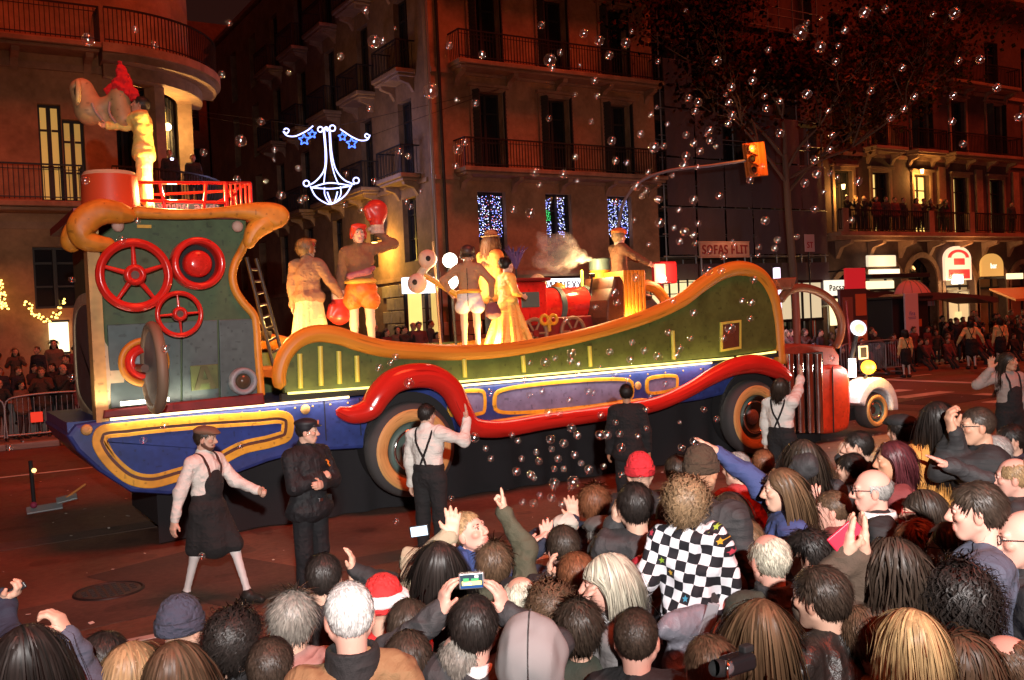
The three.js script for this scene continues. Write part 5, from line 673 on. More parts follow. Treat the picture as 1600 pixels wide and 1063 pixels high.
    let r = 0, gg = 0, bl = 0, k = 0; for (let c = 0; c < 8; c++) if ((m >> c) & 1) { const q = prims[id[i + off[c]]].col || one; r += q[0]; gg += q[1]; bl += q[2]; k++; } Cc.push(r / k, gg / k, bl / k);
  }
  const quad = (a, b, c, d, f) => { if (a < 0 || b < 0 || c < 0 || d < 0) return; if (f) I.push(a, b, c, a, c, d); else I.push(a, c, b, a, d, c); };
  for (let z = 1; z < nz - 1; z++) for (let y = 1; y < ny - 1; y++) for (let x = 1; x < nx - 1; x++) {
    const i = (z * ny + y) * nx + x, s = g[i] > 0;
    if (s !== g[i + 1] > 0) quad(map[i - nx - nx * ny], map[i - nx * ny], map[i], map[i - nx], s);
    if (s !== g[i + nx] > 0) quad(map[i - 1 - nx * ny], map[i - 1], map[i], map[i - nx * ny], s);
    if (s !== g[i + nx * ny] > 0) quad(map[i - 1 - nx], map[i - nx], map[i], map[i - 1], s);
  }
  const geo = new THREE.BufferGeometry(); geo.setAttribute('position', new THREE.Float32BufferAttribute(P, 3)); geo.setAttribute('color', new THREE.Float32BufferAttribute(Cc, 3)); geo.setIndex(I); geo.computeVertexNormals(); return geo;
}
function wrinkle(g, amp, f = 9, fy = 6, s = 0) {                         // folds of cloth: moves the skin along its normals
  const p = g.attributes.position, n = g.attributes.normal;
  for (let i = 0; i < p.count; i++) { const x = p.getX(i), y = p.getY(i), z = p.getZ(i), w = 0.7 * (1 - 2 * Math.abs(NZ(x * f + s, y * fy + x * 4, z * f))) + 0.5 * NZ(x * f * 2.3, y * fy * 2.6 + s, z * f * 2.3), d = amp * w; p.setXYZ(i, x + n.getX(i) * d, y + n.getY(i) * d, z + n.getZ(i) * d); }
  g.computeVertexNormals(); return g;
}
function clothUV(g, s = 1) { const p = g.attributes.position, uv = new Float32Array(p.count * 2); for (let i = 0; i < p.count; i++) { uv[i * 2] = (p.getX(i) + p.getZ(i) * 0.6) * s; uv[i * 2 + 1] = p.getY(i) * s; } g.setAttribute('uv', new THREE.BufferAttribute(uv, 2)); return g; }
function joinC(list) {                                                 // indexed join that keeps vertex colours
  return mergeGeometries(list.map((g) => { const o = new THREE.BufferGeometry(); o.setAttribute('position', g.attributes.position); o.setAttribute('normal', g.attributes.normal); o.setAttribute('color', g.attributes.color || new THREE.BufferAttribute(new Float32Array(g.attributes.position.count * 3).fill(1), 3)); if (g.index) o.setIndex(g.index); else o.setIndex([...Array(g.attributes.position.count).keys()]); return o; }));
}
const paintAll = (g, c) => { const n = g.attributes.position.count, a = new Float32Array(n * 3); for (let i = 0; i < n; i++) a.set(c, i * 3); g.setAttribute('color', new THREE.BufferAttribute(a, 3)); return g; };
const mirrorX = (g) => { g = g.clone(); g.scale(-1, 1, 1); const I = g.index.array; for (let i = 0; i < I.length; i += 3) { const t = I[i]; I[i] = I[i + 1]; I[i + 1] = t; } g.computeVertexNormals(); return g; };
// heads (centre between the ears, face towards +z)
const headCache = new Map();
function headGeo(kind, cell) {
  const key = kind + cell; if (headCache.has(key)) return headCache.get(key);
  const f = kind === 'woman' ? 0.9 : kind === 'child' ? 0.78 : 1, lip = [0.9, 0.55, 0.55], warm = [1.0, 0.86, 0.83], beard = kind === 'beard' ? [0.2, 0.15, 0.13] : null, k = 0.009;
  const P = [E([0, 0.035, -0.012], [0.074, 0.086, 0.095], null, k), E([0, -0.025, 0.022], [0.058, 0.08, 0.066], null, k), E([0, -0.089, 0.056], [0.025 * f + 0.003, 0.02, 0.024], beard, k)];
  for (const s of [-1, 1]) P.push(C([s * 0.053 * f, -0.045, 0.0], [s * 0.022, -0.09, 0.05], 0.019, 0.017, beard, k), E([s * 0.043, -0.014, 0.066], [0.019, 0.016, 0.018], warm, k), E([s * 0.078, -0.004, -0.008], [0.009, 0.03, 0.019], warm, 0.004), C([s * 0.012, -0.03, 0.1], [s * 0.008, -0.03, 0.1], 0.008, 0.008, warm, 0.004), E([s * 0.031, 0.012, 0.1], [0.017, 0.011, 0.017], null, 0.004, true));
  P.push(C([-0.036, 0.03, 0.079], [0.036, 0.03, 0.079], 0.011 * f, 0.011 * f, null, 0.006), C([0, 0.02, 0.089], [0, -0.024, 0.111], 0.008, 0.0125 * (f + 0.1), warm, 0.005), C([-0.018, -0.057, 0.085], [0.018, -0.057, 0.085], 0.0055, 0.0055, lip, 0.004), C([-0.014, -0.067, 0.084], [0.014, -0.067, 0.084], 0.0065, 0.0065, lip, 0.004));
  if (beard) P.push(C([-0.03, -0.05, 0.078], [0.03, -0.05, 0.078], 0.006, 0.006, beard, 0.004));
  P.push(C([0, -0.06, -0.03], [0, -0.13, -0.035], 0.052 * f, 0.05 * f, null, k));
  const g = skinOver(P, cell, k), parts = [g];
  for (const s of [-1, 1]) { const e = new THREE.SphereGeometry(0.0125, 12, 9), c = new Float32Array(e.attributes.position.count * 3), q = e.attributes.position; for (let i = 0; i < q.count; i++) c.set(q.getZ(i) > 0.0105 ? [0.05, 0.035, 0.03] : [1.15, 1.2, 1.25], i * 3); e.setAttribute('color', new THREE.BufferAttribute(c, 3)); parts.push(e.translate(s * 0.031, 0.012, 0.08));
    parts.push(paintAll(bar([s * 0.015, 0.032, 0.093], [s * 0.046, 0.034, 0.078], 0.0045, 6, 0.0035), [0.16, 0.11, 0.09])); parts.push(paintAll(bar([s * 0.018, 0.0215, 0.0925], [s * 0.044, 0.021, 0.083], 0.0028, 5), [0.3, 0.2, 0.17])); }
  const out = joinC(parts); headCache.set(key, out); return out;
}
// hands (right hand: wrist at the origin, fingers +y, palm +z, thumb +x)
const handCache = new Map();
function handGeo(pose, left, cell = 0.0042) {
  const key = pose + left + cell; if (handCache.has(key)) return handCache.get(key);
  const T = { open: [0.1, 0.17, 0.5], relax: [0.45, 0.06, 0.25], point: [1.45, 0.04, 0.1], grip: [0.85, 0.05, 0.15], flat: [0.06, 0.02, 0.1], claw: [0.35, 0.16, 0.4], fist: [1.5, 0.02, 0.05] }[pose], k = 0.0045, tip = [1.0, 0.84, 0.8];
  const P = [C([0.0, -0.05, 0], [0, 0.01, 0], 0.026, 0.027, null, 0.008), C([0.022, 0.02, 0], [0.026, 0.078, 0], 0.0155, 0.0125, null, 0.008), C([0.007, 0.015, 0], [0.008, 0.082, 0], 0.0155, 0.0125, null, 0.008), C([-0.01, 0.015, 0], [-0.01, 0.08, 0], 0.0155, 0.012, null, 0.008), C([-0.02, 0.02, 0], [-0.027, 0.072, 0], 0.0145, 0.0115, null, 0.008), C([0.012, 0.02, 0.007], [0.034, 0.04, 0.012], 0.017, 0.0135, null, 0.006)];
  [[0.028, 0.085, 0.072], [0.0095, 0.09, 0.08], [-0.0095, 0.087, 0.074], [-0.027, 0.078, 0.057]].forEach(([x, y, L], i) => {
    let c = T[0] * (pose === 'claw' ? 1 + 0.25 * i : 1); if (pose === 'point' && i === 0) c = 0.04; const sp = -(i - 1.5) * T[1] * -1 * -1; let p = V(x, y, 0), a = 0; const side = Math.sin(-(i - 1.5) * T[1]);
    [0.46, 0.3, 0.24].forEach((q, j) => { a += c * (j ? 0.9 : 0.75); const d = V(side * Math.cos(a), Math.cos(a), Math.sin(a)).normalize(), e = p.clone().addScaledVector(d, L * q), r = 0.0092 - j * 0.0009 - (i === 3 ? 0.0012 : 0); P.push(C(p, e, r, r - 0.0007, j === 2 ? tip : null, k)); p = e; });
  });
  { const o = T[2]; let p = V(0.032, 0.036, 0.012); const d1 = V(0.55 + o * 0.8, 0.75, 0.4 - o * 0.3).normalize(), m = p.clone().addScaledVector(d1, 0.034); P.push(C(p, m, 0.0115, 0.0102, null, k)); const d2 = V(0.25 + o * 0.5, 0.95, 0.25 + (T[0] > 0.7 ? 0.35 : 0)).normalize(); P.push(C(m, m.clone().addScaledVector(d2, 0.028), 0.0102, 0.0085, tip, k)); }
  let g = skinOver(P, cell, k); if (left) g = mirrorX(g); handCache.set(key, g); return g;
}
// hair
const hairCache = new Map();
const HC = V(0, 0.035, -0.012), HR = V(0.08, 0.094, 0.101);
const onHair = (p, st) => { if (st === 'fringe') return p.z < 0.02 && p.y > lerp(-0.075, 0.0, clamp((p.z + 0.09) / 0.1, 0, 1)) && p.y < 0.055 + 0.012 * Math.sin(p.x * 60) ; if (st === 'receding') return (p.z > 0.0 ? p.y > 0.02 && p.y < 0.085 && Math.abs(p.x) > 0.045 : p.y > -0.07) && !(p.y > 0.095 && p.z > -0.055); const front = 0.078 - Math.max(0, 0.07 - p.z) * 0.12; if (p.z > 0.045) return p.y > front; if (p.z > -0.02) return p.y > lerp(0.012, 0.06, clamp((p.z + 0.02) / 0.065, 0, 1)); return p.y > lerp(-0.085, 0.0, clamp((p.z + 0.09) / 0.09, 0, 1)); };
function hairGeo(style, variant = 0, far = false) {
  const key = style + variant + far; if (hairCache.has(key)) return hairCache.get(key);
  const keep = seed; seed = 1000 + variant * 77 + style.length * 13 + style.charCodeAt(0); const P = [], N = [], K = [], I = [];
  const base = { crop: 'short', short: 'short', tousled: 'short', curly: 'short', afro: 'short', bob: 'short', long: 'short', wavy: 'short', bun: 'short', receding: 'receding', fringe: 'fringe' }[style];
  const S = { crop: [2600, 0.022, 2, 0.22], short: [2600, 0.048, 3, 0.17], tousled: [2200, 0.062, 4, 0.32], curly: [1300, 0.075, 8, 0.25], afro: [1900, 0.12, 10, 0.3], bob: [1700, 0.2, 7, 0.16], long: [1700, 0.42, 9, 0.06], wavy: [1700, 0.36, 9, 0.12], bun: [800, 0.12, 4, 0.02], receding: [1900, 0.034, 3, 0.2], fringe: [1600, 0.03, 3, 0.2] }[style];
  // scalp shell
  const puff = style === 'afro' ? 1.17 : style === 'curly' ? 1.05 : style === 'crop' || base !== 'short' ? 1.0 : 1.02;
  if (base === 'short') { const w = 30, h = 20; for (let j = 0; j <= h; j++) for (let i = 0; i <= w; i++) { const th = j / h * Math.PI, ph = i / w * 2 * Math.PI, d = V(Math.sin(th) * Math.cos(ph), Math.cos(th), Math.sin(th) * Math.sin(ph)), p0 = HC.clone().add(d.clone().multiply(HR)), ok = onHair(p0, base), s = ok ? puff * (1 + 0.02 * NZ(d.x * 5 + variant, d.y * 5, d.z * 5)) : 0.9, p = HC.clone().add(d.clone().multiply(HR).multiplyScalar(s)); P.push(p.x, p.y, p.z); N.push(d.x, d.y, d.z); const c = 0.62 + 0.2 * NZ(ph * 9, th * 2, variant); K.push(c, c, c); }
    for (let j = 0; j < h; j++) for (let i = 0; i < w; i++) { const a = j * (w + 1) + i, b = a + w + 1; I.push(a, a + 1, b, b, a + 1, b + 1); } }
  const count = far ? 90 : S[0], part = variant % 2 ? 0.025 : -0.02; let made = 0, guard = 0;
  while (made < count && guard++ < count * 12) {
    const d = V(rr(-1, 1), rr(-1, 1), rr(-1, 1)); if (d.lengthSq() > 1 || d.lengthSq() < 0.05) continue; d.normalize(); const root = HC.clone().add(d.clone().multiply(HR)); if (!onHair(root, base)) continue; made++;
    let p = HC.clone().add(d.clone().multiply(HR).multiplyScalar(puff * 0.995)), L = S[1] * rr(0.65, 1.2), n = far ? 3 : S[2], out = d.clone();
    let flow = style === 'bun' ? V(0, 0.12, -0.13).sub(p).normalize() : V((p.x > part ? 0.7 : -0.7) * (p.z < -0.02 ? 0.15 : 1), -0.6, -0.5); if (style === 'short' || style === 'tousled' || style === 'crop') flow = V(d.x * 0.3 + 0.25 * part * 30 * (1 - Math.abs(d.y)), -0.8 + 0.6 * d.y * 0.3, d.z > 0.3 ? 0.35 : -0.5); flow.addScaledVector(out, -flow.dot(out)).normalize();
    let dir = flow.clone().multiplyScalar(1 - S[3]).addScaledVector(out, S[3]).add(V(rr(-1, 1), rr(-1, 1), rr(-1, 1)).multiplyScalar(style === 'curly' || style === 'afro' ? 0.5 : style === 'tousled' ? 0.35 : 0.16)).normalize();
    const w0 = (style === 'long' || style === 'bob' || style === 'wavy' ? 0.0038 : style === 'afro' || style === 'curly' ? 0.0036 : 0.0036) * rr(0.6, 1.4) * (far ? 3 : 1), tone = rr(0.6, 1.3), ph = rr(0, 6.28), turn = style === 'curly' ? 1.5 : style === 'afro' ? 1.4 : style === 'wavy' ? 0.9 : 0, b0 = P.length / 3;
    for (let j = 0; j <= n; j++) {
      const o = p.clone().sub(HC).divide(HR).normalize(), side = dir.clone().cross(o).normalize(), t = j / n, w = w0 * (1 - 0.75 * t * t) * (j === n ? 0.5 : 1);
      if (turn) { const e = dir.clone().cross(side); p.addScaledVector(side, Math.cos(ph + j * turn) * (style === 'wavy' ? 0.008 : 0.0125)).addScaledVector(e, Math.sin(ph + j * turn) * (style === 'wavy' ? 0.008 : 0.0125)); }
      const nn = o.clone().multiplyScalar(0.8).addScaledVector(side, rr(-0.3, 0.3)).normalize(), c = tone * (0.8 + 0.3 * t) * (1 + 0.28 * NZ(d.x * 7, d.y * 5 + variant, d.z * 7));
      for (const q of [-1, 1]) { P.push(p.x + side.x * w * q, p.y + side.y * w * q, p.z + side.z * w * q); N.push(nn.x, nn.y, nn.z); K.push(c, c, c); }
      if (j < n) I.push(b0 + j * 2, b0 + j * 2 + 1, b0 + j * 2 + 2, b0 + j * 2 + 2, b0 + j * 2 + 1, b0 + j * 2 + 3);
      const long = S[1] > 0.15; dir.add(V(0, long ? -0.34 : -0.12, 0)).normalize(); p = p.clone().addScaledVector(dir, L / n);
      const e = p.clone().sub(HC).divide(HR); const lim = puff + 0.012 + 0.02 * tone; if (e.length() < lim && p.y > -0.1) { e.normalize().multiplyScalar(lim); p.copy(e.multiply(HR).add(HC)); }
      if (long && p.y < 0.045 && p.z > 0.005) p.z = lerp(p.z, 0.0, 0.6);
      if (p.y < -0.07 && long) { const rad = Math.hypot(p.x, p.z + 0.02), min = 0.068 + Math.max(0, -0.13 - p.y) * 0.55; if (rad < min) { p.x *= min / rad; p.z = (p.z + 0.02) * min / rad - 0.02; } if (p.z > 0.03) p.z -= 0.01; if (Math.abs(p.x) < 0.07 && p.z > 0.03) p.x = Math.sign(p.x || 1) * 0.075; }
    }
  }
  if (base === 'short' && S[1] > 0.15 && style !== 'afro') {            // the back curtain under the loose strands
    const w = 18, h = 8, b0 = P.length / 3; for (let j = 0; j <= h; j++) for (let i = 0; i <= w; i++) { const a = lerp(-1.5, 1.5, i / w), t = j / h, y = 0.03 - t * S[1] * 0.92, r = 0.082 + t * (0.02 + 0.13 * S[1]) + 0.006 * NZ(i * 0.9, t * 2, variant), x = Math.sin(a) * r, z = -Math.cos(a) * r * 0.95 - 0.012; P.push(x, y, z); N.push(Math.sin(a), 0.1, -Math.cos(a)); const c = 0.6 + 0.35 * NZ(i * 1.7, t * 0.6, variant + 3); K.push(c, c, c); }
    for (let j = 0; j < h; j++) for (let i = 0; i < w; i++) { const a = b0 + j * (w + 1) + i, b = a + w + 1; I.push(a, a + 1, b, b, a + 1, b + 1); } }
  if (style === 'bun') { const g = new THREE.SphereGeometry(0.05, 14, 10).translate(0, 0.1, -0.11), b0 = P.length / 3; P.push(...g.attributes.position.array); N.push(...g.attributes.normal.array); for (let i = 0; i < g.attributes.position.count; i++) K.push(0.7, 0.7, 0.7); for (const i of g.index.array) I.push(i + b0); }
  const geo = new THREE.BufferGeometry(); geo.setAttribute('position', new THREE.Float32BufferAttribute(P, 3)); geo.setAttribute('normal', new THREE.Float32BufferAttribute(N, 3)); geo.setAttribute('color', new THREE.Float32BufferAttribute(K, 3)); geo.setIndex(I);
  seed = keep; hairCache.set(key, geo); return geo;
}
const hairMats = new Map(); const HAIR = { black: [0.02, 0.015, 0.013], dark: [0.042, 0.028, 0.02], brown: [0.1, 0.057, 0.033], auburn: [0.17, 0.062, 0.028], chestnut: [0.15, 0.085, 0.045], fair: [0.32, 0.2, 0.1], blond: [0.52, 0.34, 0.16], grey: [0.32, 0.3, 0.28], salt: [0.2, 0.175, 0.15], white: [0.52, 0.5, 0.48], sandy: [0.26, 0.165, 0.09], silver: [0.5, 0.46, 0.36], red: [0.5, 0.03, 0.015], plum: [0.09, 0.02, 0.025] };
const hairMat = (c) => { if (!hairMats.has(c)) { const h = HAIR[c]; const m = new THREE.MeshPhysicalMaterial({ vertexColors: true, roughness: 0.48, side: THREE.DoubleSide, specularIntensity: 0.7 }); m.color.setRGB(...h); hairMats.set(c, m); } return hairMats.get(c); };
const skinMat = new THREE.MeshPhysicalMaterial({ vertexColors: true, roughness: 0.52, specularIntensity: 0.6, sheen: 0.25, sheenRoughness: 0.5 }); skinMat.sheenColor.setRGB(0.9, 0.5, 0.4);
const clothMats = new Map(); const cloth = (r, g, b, rough = 0.85, o = {}) => { const k = [r, g, b, rough, JSON.stringify(Object.keys(o))].join(); if (!clothMats.has(k)) clothMats.set(k, M(r, g, b, { roughness: rough, bumpMap: foldTex, bumpScale: 0.02, ...o })); return clothMats.get(k); };
const vcloth = new THREE.MeshStandardMaterial({ vertexColors: true, roughness: 0.85, bumpMap: weave, bumpScale: 0.0015 });
// skeleton. Local frame: feet at the origin, facing +z, the person's left at +x. All lengths for 1.75 m, scaled by s.
function skeleton(s, o) {
  const q = (x, y, z) => V(x * s, y * s, z * s), w = (o.build || 1), J = { s, w };
  const legs = o.legs || [[[0.105, 0.5, 0.012], [0.11, 0.09, -0.02]], [[-0.105, 0.5, 0.012], [-0.11, 0.09, -0.02]]];
  J.hip = [q(0.095, 0.93, 0), q(-0.095, 0.93, 0)]; J.knee = legs.map((l) => q(...l[0])); J.ankle = legs.map((l) => q(...l[1])); J.toe = legs.map((l, i) => (l[2] ? q(...l[2]) : J.ankle[i].clone().add(q(i ? -0.02 : 0.02, -0.05, 0.15))));
  const ln = o.lean || [0, 0]; const L = (x, y, z) => { const k = Math.max(0, y - 0.95); return q(x + ln[0] * k, y, z + ln[1] * k); };
  J.L = L; J.pelvis = L(0, 0.96, 0); J.waist = L(0, 1.1, 0.0); J.chest = L(0, 1.3, 0); J.neck = L(0, 1.47, -0.015); J.head = L(0, 1.63, 0.02);
  J.sh = [L(0.175 * w, 1.41, -0.01), L(-0.175 * w, 1.41, -0.01)]; J.elbow = []; J.wrist = []; J.handDir = [];
  [0, 1].forEach((i) => {
    const side = i ? -1 : 1, A = 0.29 * s, B = 0.27 * s; let t = (o.hands || [])[i]; t = t ? t.clone() : q(side * 0.27, 0.82, 0.06); const S = J.sh[i].clone(); 
    const up = t.y > S.y + 0.05; if (up) { S.y += 0.03 * s; J.sh[i] = S.clone(); }
    const d = t.clone().sub(S); let l = d.length(); const max = (A + B) * 0.995; if (l > max) { d.setLength(max); l = max; t = S.clone().add(d); } if (l < 0.12) { d.setLength(0.12); l = 0.12; }
    const dir = d.clone().normalize(), ca = clamp((A * A + l * l - B * B) / (2 * A * l), -1, 1), h = A * Math.sqrt(1 - ca * ca); let pole = o.pole && o.pole[i] ? V(...o.pole[i]) : V(side * 0.6, -0.8, -0.45); pole.addScaledVector(dir, -pole.dot(dir)).normalize();
    J.elbow[i] = S.clone().addScaledVector(dir, A * ca).addScaledVector(pole, h); J.wrist[i] = t; J.handDir[i] = t.clone().sub(J.elbow[i]).normalize();
  });
  return J;
}
const arms = (J, e, col, cut = 1) => [0, 1].flatMap((i) => { const s = J.s, w = J.elbow[i].clone().lerp(J.wrist[i], cut); return [C(J.sh[i], J.elbow[i], (0.049 + e) * s, (0.037 + e * 0.8) * s, col), C(J.elbow[i], w, (0.038 + e * 0.8) * s, (0.028 + e * 0.75) * s, col)]; });
const torso = (J, e, col) => { const s = J.s, w = J.w; return [E(J.pelvis, [(0.155 * w + e) * s, (0.11 + e) * s, (0.108 * w + e) * s], col), E(J.waist, [(0.138 * w + e) * s, (0.14 + e) * s, (0.1 * w + e) * s], col), E(J.chest, [(0.158 * w + e) * s, (0.165 + e) * s, (0.11 * w + e) * s], col), C(J.sh[0].clone().lerp(J.sh[1], 0.08), J.sh[1].clone().lerp(J.sh[0], 0.08), (0.054 + e) * s, (0.054 + e) * s, col)]; };
const legsOf = (J, e, col, cut = 1) => [0, 1].flatMap((i) => { const s = J.s; return [C(J.hip[i], J.knee[i], (0.08 + e) * s, (0.055 + e) * s, col), C(J.knee[i], J.knee[i].clone().lerp(J.ankle[i], cut), (0.054 + e) * s, (0.038 + e) * s, col)]; });
const shoes = (J, e, col) => [0, 1].map((i) => { const s = J.s, a = J.ankle[i]; return [C(a.clone().add(V(0, -0.035 * s, 0)), J.toe[i], (0.045 + e) * s, (0.036 + e) * s, col), C(a, a.clone().add(V(0, -0.04 * s, -0.03 * s)), (0.042 + e) * s, (0.044 + e) * s, col)]; }).flat();
const jacket = (J, o = {}) => { const s = J.s, e = o.e ?? 0.026, P = [...torso(J, e).slice(o.tuck ? 1 : 0), ...arms(J, e - 0.002, null, o.cut ?? 0.97), C(J.neck.clone().add(V(0, -0.03 * s, 0)), J.neck.clone().add(V(0, (o.collar ?? -0.015) * s, -0.005)), 0.078 * s, 0.066 * s)]; if (o.tuck) return P; const hem = J.pelvis.clone().add(V(0, -(o.len ?? 0.12) * s, 0)); P.push(E(hem, [(0.196 * J.w + e) * s, 0.13 * s, (0.13 * J.w + e) * s])); if (o.hood) P.push(E(J.neck.clone().add(V(0, -0.02 * s, -0.09 * s)), [0.12 * s, 0.075 * s, 0.07 * s])); return P; };
const V3ToLocal = (g, v) => v.clone().sub(g.position).applyQuaternion(g.quaternion.clone().invert());
const dirOf = (a) => { a *= Math.PI / 180; return f0.clone().multiplyScalar(Math.cos(a)).addScaledVector(r0, Math.sin(a)); };   // 0 looks away from the viewer, 90 to the viewer's right
const glassesGeo = (() => { const L = []; for (const s of [-1, 1]) { L.push(new THREE.TorusGeometry(0.022, 0.0028, 6, 20).scale(1.15, 0.85, 1).translate(s * 0.032, 0.008, 0.104), bar([s * 0.056, 0.014, 0.1], [s * 0.08, 0.014, 0.0], 0.0026, 5)); } L.push(bar([-0.01, 0.012, 0.106], [0.01, 0.012, 0.106], 0.0025, 5)); return mg(L); })();
const lensGeo = mg([-1, 1].map((s) => new THREE.CircleGeometry(0.021, 16).scale(1.15, 0.85, 1).translate(s * 0.032, 0.008, 0.1045)));
const lensMat = M(0.9, 0.95, 0.97, { transmission: 1, roughness: 0.04, ior: 1.5 });
function hatGeo(kind) {
  if (kind === 'beanie') { const g = lathe([[0.0, 0.145], [0.03, 0.142], [0.065, 0.12], [0.088, 0.075], [0.094, 0.02], [0.094, -0.005], [0.098, -0.008], [0.1, 0.01], [0.1, 0.045], [0.096, 0.05]], 48), p = g.attributes.position; for (let i = 0; i < p.count; i++) { const a = Math.atan2(p.getZ(i), p.getX(i)), k = 1 + 0.014 * Math.sin(a * 24) + 0.03 * NZ(Math.cos(a) * 2, p.getY(i) * 12, Math.sin(a) * 2); p.setXYZ(i, p.getX(i) * k, p.getY(i) + 0.012, p.getZ(i) * k * 1.16 - 0.012); } g.computeVertexNormals(); return g; }
  if (kind === 'flatcap') { const g = skinOver([E([0, 0.085, -0.012], [0.098, 0.05, 0.115]), E([0, 0.085, 0.045], [0.085, 0.028, 0.075]), E([0, 0.065, 0.1], [0.07, 0.012, 0.045])], 0.007, 0.01); return wrinkle(g, 0.003, 20, 20); }
  if (kind === 'peakcap') { const g = skinOver([E([0, 0.095, -0.01], [0.105, 0.045, 0.118]), C([-0.03, 0.06, -0.012], [0.03, 0.06, -0.012], 0.07), E([0, 0.06, 0.1], [0.07, 0.01, 0.045])], 0.007, 0.01); return g; }
  if (kind === 'headgear') return skinOver([E([0, 0.05, -0.01], [0.097, 0.09, 0.116]), E([0.088, -0.01, 0.0], [0.02, 0.05, 0.036]), E([-0.088, -0.01, 0.0], [0.02, 0.05, 0.036]), C([-0.07, 0.09, 0.06], [0.07, 0.09, 0.06], 0.028), E([0, -0.03, 0.1], [0.062, 0.095, 0.075], null, 0.008, true)], 0.008, 0.01);
  if (kind === 'hood') { const g = skinOver([E([0, 0.04, -0.035], [0.115, 0.135, 0.14]), E([0, -0.11, -0.06], [0.14, 0.09, 0.12]), E([0, -0.02, 0.13], [0.075, 0.11, 0.08], null, 0.012, true)], 0.009, 0.015); return wrinkle(g, 0.011, 9, 7, 2); }
  if (kind === 'bowler') return lathe([[0, 0.2], [0.06, 0.19], [0.1, 0.15], [0.105, 0.09], [0.15, 0.085], [0.165, 0.1], [0.16, 0.09], [0.1, 0.075]], 32);
  if (kind === 'headband') return new THREE.TorusGeometry(0.092, 0.012, 8, 32).rotateX(Math.PI / 2 + 0.3).translate(0, 0.06, -0.01);
}
const hatCache = new Map(); const hat = (k) => { if (!hatCache.has(k)) hatCache.set(k, hatGeo(k)); return hatCache.get(k); };
const SKIN = { fair: [0.56, 0.335, 0.245], pale: [0.62, 0.39, 0.3], tan: [0.46, 0.255, 0.17], pink: [0.6, 0.32, 0.25], warm: [0.5, 0.25, 0.15] };
